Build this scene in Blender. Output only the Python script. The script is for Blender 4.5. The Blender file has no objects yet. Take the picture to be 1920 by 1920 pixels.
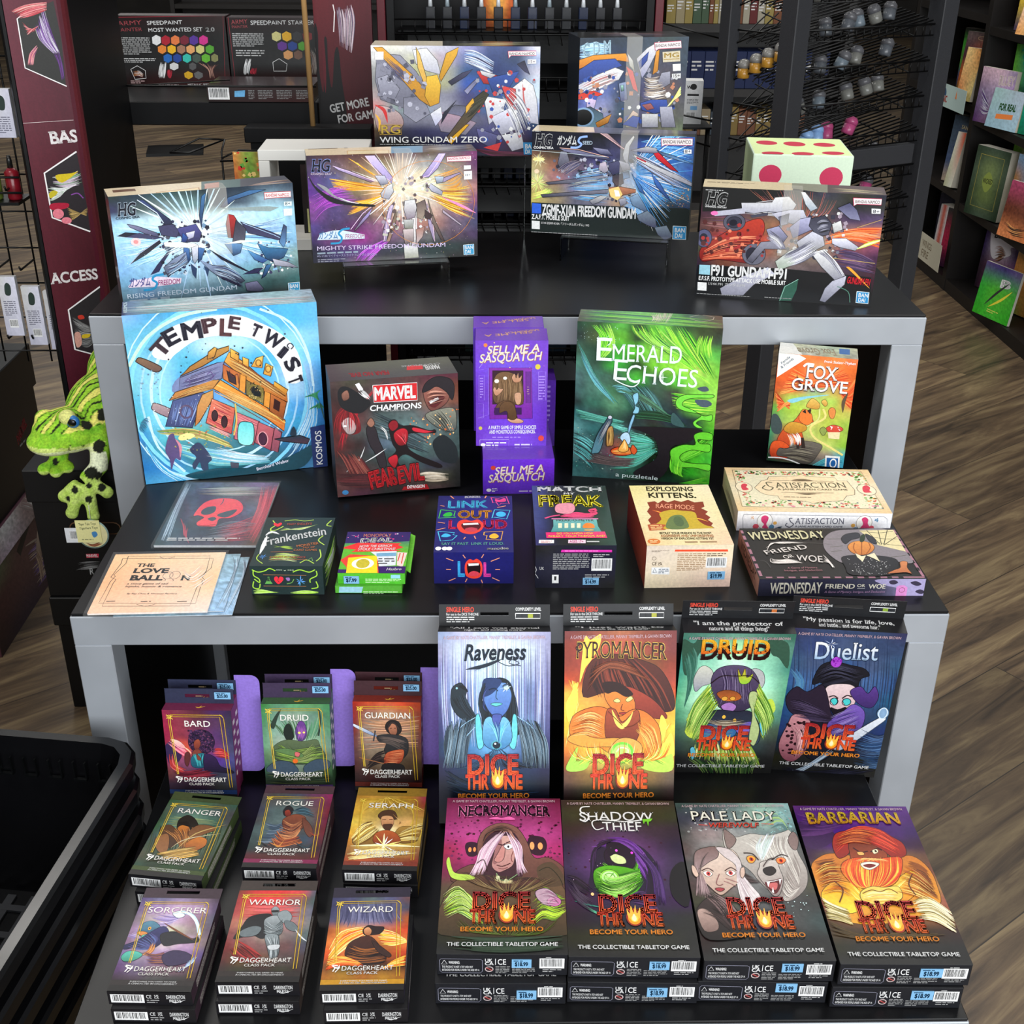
import bpy, bmesh, math, random
from collections import Counter
from mathutils import Vector, Matrix, Euler, noise
C = bpy.context.scene.collection
# ---------------------------------------------------------------- camera, light, exposure
cam_data = bpy.data.cameras.new('camera'); cam = bpy.data.objects.new('camera', cam_data); C.objects.link(cam)
bpy.context.scene.camera = cam
cam_data.sensor_fit = 'HORIZONTAL'; cam_data.sensor_width = 36.0; cam_data.lens = 36.0*2254.38/1920
cam_data.clip_start = 0.05; cam_data.clip_end = 60
cam.matrix_world = Matrix([[0.99982, 0.001447, -0.018905, 0.0], [-0.017468, 0.457943, -0.88881, 0.0], [0.007372, 0.88898, 0.457886, 1.487965], [0.0, 0.0, 0.0, 1.0]])
world = bpy.data.worlds.new('daylight'); bpy.context.scene.world = world; world.use_nodes = True
wb = world.node_tree.nodes['Background']; wb.inputs[0].default_value = (0.93, 0.97, 1.0, 1); wb.inputs[1].default_value = 0.34
def area(name, loc, aim, sx, sy, power, col=(1, 1, 1)):
    d = bpy.data.lights.new(name, 'AREA'); d.shape = 'RECTANGLE'; d.size = sx; d.size_y = sy; d.energy = power; d.color = col
    o = bpy.data.objects.new(name, d); C.objects.link(o); o.location = loc
    o.rotation_euler = (Vector(aim)-Vector(loc)).to_track_quat('-Z', 'Y').to_euler()
    return o
area('storefront_daylight', (1.5, -3.3, 2.2), (0.1, 2.0, 0.7), 6.0, 2.8, 345, (0.95, 0.98, 1.0))
for lx, ly, pw in ((-1.3, 0.9, 26), (1.5, 0.9, 24), (-1.6, 3.6, 36), (1.5, 3.6, 30), (0.1, 5.6, 26), (-2.5, 8.5, 40)):
    area('ceiling_lamp', (lx, ly, 3.3), (lx, ly, 0), 1.2, 0.6, pw, (1.0, 0.97, 0.92))
vs = bpy.context.scene.view_settings
vs.view_transform = 'Standard'; vs.look = 'None'; vs.exposure = 0.0; vs.gamma = 1.0; vs.use_curve_mapping = False

# ---------------------------------------------------------------- materials
def s2l(c): return c/12.92 if c <= 0.04045 else ((c+0.055)/1.055)**2.4
def hexc(h):
    if len(h) == 3: v = [int(x, 16)/15 for x in h]
    else: v = [int(h[i:i+2], 16)/255 for i in (0, 2, 4)]
    return tuple(s2l(x) for x in v)
def mat(name, col='888', rough=0.5, metal=0.0, **k):
    m = bpy.data.materials.new(name); m.use_nodes = True
    b = m.node_tree.nodes['Principled BSDF']; b.inputs['Base Color'].default_value = (*hexc(col), 1)
    b.inputs['Roughness'].default_value = rough; b.inputs['Metallic'].default_value = metal
    for kk, v in k.items(): b.inputs[kk.replace('_', ' ')].default_value = v
    return m
def node(m, t, **k):
    n = m.node_tree.nodes.new(t)
    for a, v in k.items(): setattr(n, a, v)
    return n
def link(m, a, b): m.node_tree.links.new(a, b)
def noisy(m, scale=30, amt=0.25, rough=0.0, bump=0.0, stretch=(1, 1, 1), detail=4):
    """mottle a plain material: colour, roughness and bump from one noise"""
    b = m.node_tree.nodes['Principled BSDF']; col = tuple(b.inputs['Base Color'].default_value); r0 = b.inputs['Roughness'].default_value
    tc = node(m, 'ShaderNodeTexCoord'); mp = node(m, 'ShaderNodeMapping'); mp.inputs['Scale'].default_value = stretch
    nz = node(m, 'ShaderNodeTexNoise'); nz.inputs['Scale'].default_value = scale; nz.inputs['Detail'].default_value = detail
    link(m, tc.outputs['Object'], mp.inputs[0]); link(m, mp.outputs[0], nz.inputs['Vector'])
    cr = node(m, 'ShaderNodeValToRGB'); cr.color_ramp.elements[0].position = 0.3; cr.color_ramp.elements[1].position = 0.7
    cr.color_ramp.elements[0].color = tuple(c*(1-amt) for c in col[:3])+(1,); cr.color_ramp.elements[1].color = tuple(min(1, c*(1+amt)) for c in col[:3])+(1,)
    link(m, nz.outputs[0], cr.inputs[0]); link(m, cr.outputs[0], b.inputs['Base Color'])
    if rough:
        mr = node(m, 'ShaderNodeMapRange'); mr.inputs[3].default_value = max(0.02, r0-rough); mr.inputs[4].default_value = r0+rough
        link(m, nz.outputs[0], mr.inputs[0]); link(m, mr.outputs[0], b.inputs['Roughness'])
    if bump:
        bp = node(m, 'ShaderNodeBump'); bp.inputs['Strength'].default_value = bump; bp.inputs['Distance'].default_value = 0.002
        link(m, nz.outputs[0], bp.inputs['Height']); link(m, bp.outputs[0], b.inputs['Normal'])
    return m
def printed(name, rough, coat=0.0, grain=0.10, bump=0.0):
    m = mat(name, 'fff', rough, Specular_IOR_Level=0.3); b = m.node_tree.nodes['Principled BSDF']
    b.inputs['Coat Weight'].default_value = coat; b.inputs['Coat Roughness'].default_value = 0.12
    at = node(m, 'ShaderNodeVertexColor', layer_name='Col')
    tc = node(m, 'ShaderNodeTexCoord'); nz = node(m, 'ShaderNodeTexNoise'); nz.inputs['Scale'].default_value = 260; nz.inputs['Detail'].default_value = 3
    link(m, tc.outputs['Object'], nz.inputs['Vector'])
    mr = node(m, 'ShaderNodeMapRange'); mr.inputs[1].default_value = 0.3; mr.inputs[2].default_value = 0.7; mr.inputs[3].default_value = 1-grain; mr.inputs[4].default_value = 1+grain
    mx = node(m, 'ShaderNodeMix', data_type='RGBA', blend_type='MULTIPLY'); mx.inputs[0].default_value = 1
    link(m, nz.outputs[0], mr.inputs[0]); link(m, at.outputs[0], mx.inputs[6]); link(m, mr.outputs[0], mx.inputs[7]); link(m, mx.outputs[2], b.inputs['Base Color'])
    if bump:
        bp = node(m, 'ShaderNodeBump'); bp.inputs['Strength'].default_value = bump; bp.inputs['Distance'].default_value = 0.001
        link(m, nz.outputs[0], bp.inputs['Height']); link(m, bp.outputs[0], b.inputs['Normal'])
    return m
CARD = printed('printed_card', 0.42); GLOSS = printed('wrapped_card', 0.3, 0.35); PAPER = printed('printed_paper', 0.6, 0, 0.04)
PLUSH = printed('plush_fabric', 0.9, 0, 0.28, 0.9)
BLACK = noisy(mat('black_laminate', '101012', 0.34, Specular_IOR_Level=0.25), 9, 0.2, 0.05)
SILVER = noisy(mat('silver_powder_coat', 'a9aeb5', 0.42, 0.35), 7, 0.10, 0.06)
WIRE = mat('black_wire', '070708', 0.4, 0.0, Specular_IOR_Level=0.3)
STEEL = noisy(mat('dark_textured_steel', '2b2c30', 0.55, 0.0), 900, 0.35, 0, 0.3)
DARK = noisy(mat('black_board', '08080a', 0.5, Specular_IOR_Level=0.2), 14, 0.25)
NIGHT = noisy(mat('black_plastic', '08090a', 0.25, Specular_IOR_Level=0.35), 12, 0.3, 0.05)
BASKET = noisy(mat('glossy_black_basket', '08080a', 0.25, Specular_IOR_Level=0.4), 5, 0.4, 0.08)
WHITE = mat('white_board', 'dedcd6', 0.5)
WOOD = noisy(mat('pale_wood', 'b9905c', 0.5), 20, 0.2, stretch=(6, 6, 0.6))
ACRYLIC = mat('clear_acrylic', 'f4fbfa', 0.03, 0, Transmission_Weight=1.0, IOR=1.45)
FILM = mat('clear_film', 'ffffff', 0.1, 0, Alpha=0.03)
TAPE = mat('clear_tape', 'f2efe6', 0.25, 0, Alpha=0.14)

# ---------------------------------------------------------------- mesh helpers
class MB:
    """collects coloured faces and turns them into one mesh object"""
    def __init__(s): s.v = []; s.f = []; s.c = []; s.sm = []
    def face(s, pts, cols, smooth=False):
        n = len(s.v); s.v += [tuple(p) for p in pts]; s.f.append(tuple(range(n, n+len(pts)))); s.sm.append(smooth)
        s.c += cols if isinstance(cols, list) else [cols]*len(pts)
    def mesh(s, verts, faces, col, smooth=False):
        n = len(s.v); s.v += [tuple(p) for p in verts]
        for f in faces:
            s.f.append(tuple(i+n for i in f)); s.c += [col]*len(f) if not callable(col) else [col(verts[i]) for i in f]; s.sm.append(smooth)
    def box(s, a, b, col=(0.5, 0.5, 0.5), bev=0.0, M=None):
        """box between corners a and b with bevelled edges"""
        bm = bmesh.new(); bmesh.ops.create_cube(bm, size=1)
        for v in bm.verts: v.co = Vector(((a[i]+b[i])/2+v.co[i]*(b[i]-a[i]) for i in range(3)))
        if bev: bmesh.ops.bevel(bm, geom=bm.edges[:], offset=bev, segments=2 if bev > 0.002 else 1, affect='EDGES', profile=0.6)
        if M: bmesh.ops.transform(bm, matrix=M, verts=bm.verts)
        bm.verts.index_update(); s.mesh([v.co.copy() for v in bm.verts], [[v.index for v in f.verts] for f in bm.faces], col); bm.free()
    def tube(s, pts, r, col=(0.5, 0.5, 0.5), n=6, caps=True):
        """round bar along points; r a number or one per point"""
        pts = [Vector(p) for p in pts]; rs = r if isinstance(r, (list, tuple)) else [r]*len(pts)
        ring = []; up = None
        for i, p in enumerate(pts):
            d = (pts[min(i+1, len(pts)-1)]-pts[max(i-1, 0)]).normalized()
            if up is None: up = d.orthogonal().normalized()
            up = (up-d*up.dot(d)); up = up.normalized() if up.length > 1e-6 else d.orthogonal().normalized()
            w = d.cross(up); ring.append([p+(up*math.cos(t)+w*math.sin(t))*rs[i] for t in [2*math.pi*k/n for k in range(n)]])
        V = [q for r_ in ring for q in r_]; F = []
        for i in range(len(pts)-1):
            for k in range(n): F.append((i*n+k, i*n+(k+1) % n, (i+1)*n+(k+1) % n, (i+1)*n+k))
        if caps: F += [tuple(reversed(range(n))), tuple(range((len(pts)-1)*n, len(pts)*n))]
        s.mesh(V, F, col, True)
    def lathe(s, prof, loc, col, n=12, M=None):
        """profile of (radius, height) spun about z"""
        V = []; F = []
        for r, z in prof: V += [Vector((loc[0]+r*math.cos(2*math.pi*k/n), loc[1]+r*math.sin(2*math.pi*k/n), loc[2]+z)) for k in range(n)]
        for i in range(len(prof)-1):
            for k in range(n): F.append((i*n+k, i*n+(k+1) % n, (i+1)*n+(k+1) % n, (i+1)*n+k))
        F += [tuple(reversed(range(n))), tuple(range((len(prof)-1)*n, len(prof)*n))]
        s.mesh(V, F, col, True)
    def build(s, name, m, parent=None, M=None):
        me = bpy.data.meshes.new(name); me.from_pydata(s.v, [], s.f)
        ca = me.color_attributes.new('Col', 'FLOAT_COLOR', 'CORNER')
        ca.data.foreach_set('color', [x for c in s.c for x in (*c[:3], 1.0)])
        me.polygons.foreach_set('use_smooth', s.sm); me.materials.append(m)
        if M: me.transform(M)
        o = bpy.data.objects.new(name, me); C.objects.link(o)
        if parent: o.parent = parent
        return o
def tag(o, label, cat, group=None):
    o['label'] = label; o['category'] = cat
    if group: o['group'] = group
    return o
def thing(name, label, cat, loc=(0, 0, 0), rot=(0, 0, 0), group=None):
    o = bpy.data.objects.new(name, None); C.objects.link(o); o.location = loc; o.rotation_euler = rot; o.empty_display_size = 0.05
    return tag(o, label, cat, group)
def struct(name, mb, m):
    o = mb.build(name, m); o['kind'] = 'structure'; return o
def dup(root, loc, rz=None, label=None):
    r = root.copy(); C.objects.link(r); r.location = loc
    if rz is not None: r.rotation_euler = (root.rotation_euler[0], root.rotation_euler[1], rz)
    if label: r['label'] = label
    for ch in list(root.children):
        c = ch.copy(); C.objects.link(c); c.parent = r
        for g in ch.children: d = g.copy(); C.objects.link(d); d.parent = c
    return r

# ---------------------------------------------------------------- print: vector artwork laid onto a flat face
_glyph = {}
def glyphs(text, weight, serif, shear):
    key = (text, weight, serif, shear)
    if key in _glyph: return _glyph[key]
    cu = bpy.data.curves.new('lettering', 'FONT'); cu.body = text; cu.shear = shear; cu.resolution_u = 3; cu.fill_mode = 'FRONT'
    ob = bpy.data.objects.new('lettering', cu); C.objects.link(ob)
    ev = ob.evaluated_get(bpy.context.evaluated_depsgraph_get()); me = ev.to_mesh()
    V = [(v.co.x, v.co.y) for v in me.vertices]; F = [tuple(p.vertices) for p in me.polygons]
    if serif:
        ec = Counter(tuple(sorted(e)) for p in me.polygons for e in p.edge_keys)
        for (a, b), n in list(ec.items()):
            if n != 1: continue
            A, B = V[a], V[b]
            if abs(A[1]-B[1]) < 0.004 and 0.03 < abs(A[0]-B[0]) < 0.2:
                y = A[1]
                for yy, sg in ((0, 1), (0.682, -1), (0.505, -1), (0.72, -1)):
                    if abs(y-yy) < 0.03:
                        x0, x1 = min(A[0], B[0]), max(A[0], B[0]); e = serif/1000; t = 0.03; n0 = len(V)
                        V += [(x0-e, y), (x1+e, y), (x1+e*0.8, y+sg*t), (x1, y+sg*t*1.9), (x0, y+sg*t*1.9), (x0-e*0.8, y+sg*t)]; F.append(tuple(range(n0, n0+6))); break
    ev.to_mesh_clear(); bpy.data.objects.remove(ob); bpy.data.curves.remove(cu)
    if weight:       # embolden: a band along every outline edge
        w = weight/1000; ec = Counter(tuple(sorted((f[i-1], f[i]))) for f in F for i in range(len(f)))
        for (a, b), n in ec.items():
            if n != 1: continue
            A, B = V[a], V[b]; l = math.hypot(B[0]-A[0], B[1]-A[1])
            if l < 1e-5: continue
            dx, dy = (B[0]-A[0])/l*w, (B[1]-A[1])/l*w; k = 0.75; n0 = len(V)
            V += [(A[0]-dx*k-dy, A[1]-dy*k+dx), (B[0]+dx*k-dy, B[1]+dy*k+dx), (B[0]+dx*k+dy, B[1]+dy*k-dx), (A[0]-dx*k+dy, A[1]-dy*k-dx)]; F.append((n0, n0+1, n0+2, n0+3))
    xs = [v[0] for v in V] or [0, 1]
    _glyph[key] = (V, F, min(xs), max(xs)); return _glyph[key]
def clip(poly, W, H):
    for ax, lim, sg in ((0, 0, 1), (0, W, -1), (1, 0, 1), (1, H, -1)):
        out = []
        for i in range(len(poly)):
            a, b = poly[i-1], poly[i]; da, db = (a[ax]-lim)*sg, (b[ax]-lim)*sg
            if (da >= 0) != (db >= 0):
                t = da/(da-db); out.append((a[0]+(b[0]-a[0])*t, a[1]+(b[1]-a[1])*t))
            if db >= 0: out.append(b)
        poly = out
        if len(poly) < 3: return []
    return poly
def spline(P, closed, k=4):
    n = len(P); out = []
    if n < 3: return P
    for i in range(n if closed else n-1):
        p0, p1, p2, p3 = (P[(i-1) % n] if closed or i > 0 else P[0]), P[i], P[(i+1) % n], (P[(i+2) % n] if closed or i+2 < n else P[-1])
        for j in range(k):
            t = j/k; t2, t3 = t*t, t*t*t
            out.append(tuple(0.5*(2*p1[a]+(p2[a]-p0[a])*t+(2*p0[a]-5*p1[a]+4*p2[a]-p3[a])*t2+(3*p1[a]-p0[a]-3*p2[a]+p3[a])*t3) for a in (0, 1)))
    if not closed: out.append(P[-1])
    return out
def mixc(a, b, t): return tuple(a[i]+(b[i]-a[i])*t for i in range(3))
class Print:
    """draws lines of artwork code on the face with corner o and edge vectors u (right) and v (down); units are quarter millimetres"""
    def __init__(s, mb, o, u, v, W, H, seed=1):
        s.mb = mb; s.o = Vector(o); s.u = Vector(u).normalized(); s.vv = Vector(v).normalized(); s.n = -s.u.cross(s.vv)
        s.W = W*4000; s.H = H*4000; s.k = 0; s.rnd = random.Random(seed)
    def at(s, p): return s.o+(s.u*p[0]+s.vv*p[1])/4000+s.n*(0.00004+s.k*0.00002)
    def colour(s, spec, pts):
        if '>' in spec or '|' in spec:
            ax = 1 if '>' in spec else 0; a, b = [hexc(x) for x in spec.replace('|', '>').split('>')]
            lo = min(p[ax] for p in pts); hi = max(p[ax] for p in pts)
            return lambda p: mixc(a, b, (p[ax]-lo)/max(hi-lo, 1e-6))
        c = hexc(spec); return lambda p: c
    def poly(s, pts, cf):
        q = clip(pts, s.W, s.H)
        if len(q) >= 3:
            if sum(q[i-1][0]*q[i][1]-q[i][0]*q[i-1][1] for i in range(len(q))) > 0: q = q[::-1]
            s.mb.face([s.at(p) for p in q], [cf(p) for p in q])
    def stroke(s, P, w, cf, taper=0, closed=False):
        n = len(P); L = []; R = []
        for i in range(n):
            a = P[i-1] if (i > 0 or closed) else P[0]; b = P[(i+1) % n] if (i < n-1 or closed) else P[-1]
            dx, dy = b[0]-a[0], b[1]-a[1]; l = math.hypot(dx, dy) or 1
            t = i/max(n-1, 1); h = w/2*((1-t if taper == 1 else math.sin(math.pi*min(max(t, 0.04), 0.96))) if taper else 1)
            L.append((P[i][0]-dy/l*h, P[i][1]+dx/l*h)); R.append((P[i][0]+dy/l*h, P[i][1]-dx/l*h))
        for i in range(n if closed else n-1):
            j = (i+1) % n; s.poly([L[i], L[j], R[j], R[i]], cf)
    def run(s, code):
        for ln in code.strip().split('\n'):
            a = ln.strip().split(' ')
            if not a[0]: continue
            s.k += 1; op = a[0]; num = lambda xs: [float(x) for x in xs]
            prs = lambda xs: [tuple(float(y) for y in x.split(',')) for x in xs]
            if op == 'g':      # soft colour field: columns, rows, colours, mottling
                rows = [[hexc(c) for c in r.split(',')] for r in a[1].split(';')]; ny = len(rows); am = float(a[2]) if len(a) > 2 else 0.05
                def along(r, t):
                    x = t*(len(r)-1); i0 = min(int(x), len(r)-2); t = x-i0; return mixc(r[i0], r[i0+1], t*t*(3-2*t))
                fx = min(64, max(12, int(s.W/16))); fy = min(72, max(12, int(s.H/16))); G = []
                glow = []
                for g in a[3:]:
                    q = g.split(','); glow.append((float(q[0]), float(q[1]), float(q[2]), hexc(q[3]), float(q[4]) if len(q) > 4 else 1.0))
                sd = s.rnd.random()*50
                for j in range(fy+1):
                    for i in range(fx+1):
                        y = j/fy*(ny-1); j0 = min(int(y), ny-2); ty = y-j0; ty = ty*ty*(3-2*ty)
                        c = mixc(along(rows[j0], i/fx), along(rows[j0+1], i/fx), ty)
                        X, Y = i/fx*s.W, j/fy*s.H
                        for gx, gy, gr, gc, st in glow:
                            d = math.hypot(X-gx, Y-gy)/gr
                            if d < 1: c = mixc(c, gc, st*(1-d)**1.4)
                        nz = 1+am*2.2*noise.noise(Vector((X*0.03+sd, Y*0.03, sd)))+am*1.6*noise.noise(Vector((X*0.1+sd, Y*0.1, sd+9)))
                        G.append(tuple(max(0, ch*nz) for ch in c))
                n0 = len(s.mb.v)
                s.mb.v += [tuple(s.at((i/fx*s.W, j/fy*s.H))) for j in range(fy+1) for i in range(fx+1)]
                for j in range(fy):
                    for i in range(fx):
                        q = [j*(fx+1)+i, (j+1)*(fx+1)+i, (j+1)*(fx+1)+i+1, j*(fx+1)+i+1]
                        s.mb.f.append(tuple(n0+x for x in q)); s.mb.sm.append(False); s.mb.c += [G[x] for x in q]
            elif op in 'pPsS':  # polygon / smooth shape; capitals get a dark outline
                P = prs(a[2:]); P = spline(P, True) if op in 'sS' else P
                cf = s.colour(a[1], P); s.poly(P, cf)
                if op in 'PS': s.k += 1; s.stroke(P, max(1.2, min(s.W, s.H)*0.005), lambda p: tuple(x*0.12 for x in cf(p)), 0, True)
            elif op in 'lcwW':   # line / curve / tapered curve
                P = prs(a[3:]); P = spline(P, False) if op != 'l' else P
                s.stroke(P, float(a[2]), s.colour(a[1], P), {'w': 2, 'W': 1}.get(op, 0))
            elif op == 'h':    # n strokes spread between two guide curves
                i = a.index('/'); A = prs(a[4:i]); B = prs(a[i+1:]); n = int(a[2]); cs = a[1].split('+')
                for q in range(n):
                    t = q/max(n-1, 1); t += s.rnd.uniform(-0.4, 0.4)/n
                    P = spline([(x[0]+(y[0]-x[0])*t, x[1]+(y[1]-x[1])*t) for x, y in zip(A, B)], False)
                    m = len(P); u0 = int(s.rnd.uniform(0, 0.42)*m); P = P[u0:max(u0+4, m-int(s.rnd.uniform(0, 0.3)*m))]; f = s.rnd.uniform(0.8, 1.2); cf = s.colour(s.rnd.choice(cs), P)
                    s.k += 0.03; s.stroke(P, float(a[3])*s.rnd.uniform(0.5, 1.3), lambda p: tuple(x*f for x in cf(p)), 2)
            elif op == 'e' or op == 'E':    # ellipse
                x, y, rx, ry = num(a[2:6]); r = math.radians(float(a[6])) if len(a) > 6 else 0
                P = [(x+rx*math.cos(t)*math.cos(r)-ry*math.sin(t)*math.sin(r), y+rx*math.cos(t)*math.sin(r)+ry*math.sin(t)*math.cos(r)) for t in [2*math.pi*k/24 for k in range(24)]]
                cf = s.colour(a[1], P); s.poly(P, cf)
                if op == 'E': s.k += 1; s.stroke(P, max(1.2, min(s.W, s.H)*0.005), lambda p: tuple(x*0.12 for x in cf(p)), 0, True)
            elif op == 'o':    # ring: colour, width, x, y, rx, ry
                w, x, y, rx, ry = num(a[2:7]); c = hexc(a[1])
                s.stroke([(x+rx*math.cos(2*math.pi*k/32), y+ry*math.sin(2*math.pi*k/32)) for k in range(32)], w, lambda p: c, 0, True)
            elif op == 'd':    # scattered specks: colours, count, size, x0, y0, x1, y1
                cs = a[1].split('+'); n = int(a[2]); sz, x0, y0, x1, y1 = num(a[3:8])
                for q in range(n):
                    c = hexc(s.rnd.choice(cs)); x = s.rnd.uniform(x0, x1); y = s.rnd.uniform(y0, y1); r = sz*s.rnd.uniform(0.3, 1); m = s.rnd.choice((4, 5, 6)); f = s.rnd.uniform(0, 3)
                    s.poly([(x+r*math.cos(f+6.283*k/m), y+r*math.sin(f+6.283*k/m)) for k in range(m)], lambda p: c)
            elif op == 'r':    # radiating streaks: colours, count, width, x, y, r0, r1, [a0, a1]
                cs = a[1].split('+'); n = int(a[2]); w, x, y, r0, r1 = num(a[3:8]); a0, a1 = num(a[8:10]) if len(a) > 8 else (0, 360)
                for q in range(n):
                    t = math.radians(a0+(a1-a0)*(q+s.rnd.uniform(-0.4, 0.4))/n); c = hexc(s.rnd.choice(cs)); ra = r0*s.rnd.uniform(0.7, 1.4); rb = r1*s.rnd.uniform(0.5, 1)
                    s.stroke([(x+math.cos(t)*ra, y+math.sin(t)*ra), (x+math.cos(t)*(ra+rb)/2, y+math.sin(t)*(ra+rb)/2), (x+math.cos(t)*rb, y+math.sin(t)*rb)], w*s.rnd.uniform(0.5, 1.2), lambda p: c, 2)
            elif op == 'b':    # bar code: x0, y0, x1, y1 (white label with black bars)
                x0, y0, x1, y1 = num(a[1:5]); s.poly([(x0, y0), (x1, y0), (x1, y1), (x0, y1)], lambda p: (0.85, 0.85, 0.85)); s.k += 1
                x = x0+(x1-x0)*0.06
                while x < x1-(x1-x0)*0.08:
                    w = (x1-x0)*s.rnd.choice((0.012, 0.02, 0.03)); s.poly([(x, y0+(y1-y0)*0.08), (x+w, y0+(y1-y0)*0.08), (x+w, y0+(y1-y0)*0.82), (x, y0+(y1-y0)*0.82)], lambda p: (0.01, 0.01, 0.01)); x += w+(x1-x0)*s.rnd.choice((0.012, 0.02, 0.03))
            elif op == 'm':    # small print: colour, x0, y0, x1, y1, lines - too small to read in the photograph
                x0, y0, x1, y1 = num(a[2:6]); n = int(a[6]); c = hexc(a[1]); lh = (y1-y0)/n
                for q in range(n):
                    x = x0; end = x1-(x1-x0)*(s.rnd.uniform(0.15, 0.5) if q == n-1 else s.rnd.uniform(0, 0.06))
                    while x < end:
                        w = min(lh*s.rnd.uniform(0.8, 3.2), end-x); s.poly([(x, y0+q*lh+lh*0.25), (x+w, y0+q*lh+lh*0.25), (x+w, y0+q*lh+lh*0.68), (x, y0+q*lh+lh*0.68)], lambda p: c); x += w+lh*0.4
            elif op == 't':    # lettering: style, colour, baseline start, baseline end, top of first letter, bend, text
                st = a[1]; b0, b1, tl = prs(a[3:6]); bend = float(a[6]); text = ' '.join(a[7:])
                wt = 0; se = 0; sh = 0
                for part in st.split('_'):
                    if part[0] == 'w': wt = float(part[1:])
                    if part[0] == 's': se = float(part[1:])
                    if part[0] == 'i': sh = float(part[1:])/100
                V, F, xa, xb = glyphs(text, wt, se, sh)
                bx, by = b1[0]-b0[0], b1[1]-b0[1]; ux, uy = tl[0]-b0[0], tl[1]-b0[1]; q = []
                for x, y in V:
                    t = (x-xa)/max(xb-xa, 1e-6); h = y/0.682; k = bend*4*t*(1-t)
                    q.append((b0[0]+bx*t+ux*(h+k), b0[1]+by*t+uy*(h+k)))
                cf = s.colour(a[2], q)
                for f in F: s.poly([q[i] for i in f], cf)
FACES = {'F': lambda W, H, D: ((-W/2, 0, H), (1, 0, 0), (0, 0, -1), W, H), 'T': lambda W, H, D: ((-W/2, D, H), (1, 0, 0), (0, -1, 0), W, D),
         'L': lambda W, H, D: ((-W/2, D, H), (0, -1, 0), (0, 0, -1), D, H), 'R': lambda W, H, D: ((W/2, 0, H), (0, 1, 0), (0, 0, -1), D, H),
         'B': lambda W, H, D: ((W/2, D, H), (-1, 0, 0), (0, 0, -1), W, H)}
def place(W, H, D, x, y, z, yaw, tilt, roll):
    """matrix that leans a box back about its lower back edge and turns it"""
    return Matrix.Translation((x, y, z)) @ Matrix.Rotation(yaw, 4, 'Z') @ Matrix.Rotation(-tilt, 4, 'X') @ Matrix.Rotation(-roll, 4, 'Y') @ Matrix.Translation((0, -D, 0))
def carton_mesh(W, H, D, cols, arts, bev=0.0006, seed=1):
    """body of a printed box: cols per face, arts per face"""
    mb = MB(); base = hexc(cols.get('*', '222')); fc = {k: hexc(v) for k, v in cols.items() if k != '*'}
    mb.box((-W/2, 0, 0), (W/2, D, H), base, bev)
    for k, c in fc.items():
        o, u, v, w, h = FACES[k](W, H, D); pr = Print(mb, o, u, v, w, h); pr.k = -1; e = bev*4000
        pr.poly([(e, e), (pr.W-e, e), (pr.W-e, pr.H-e), (e, pr.H-e)], lambda p: c)
    for k, code in arts.items():
        o, u, v, w, h = FACES[k](W, H, D); Print(mb, o, u, v, w, h, seed+ord(k)).run(code)
    return mb
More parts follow.
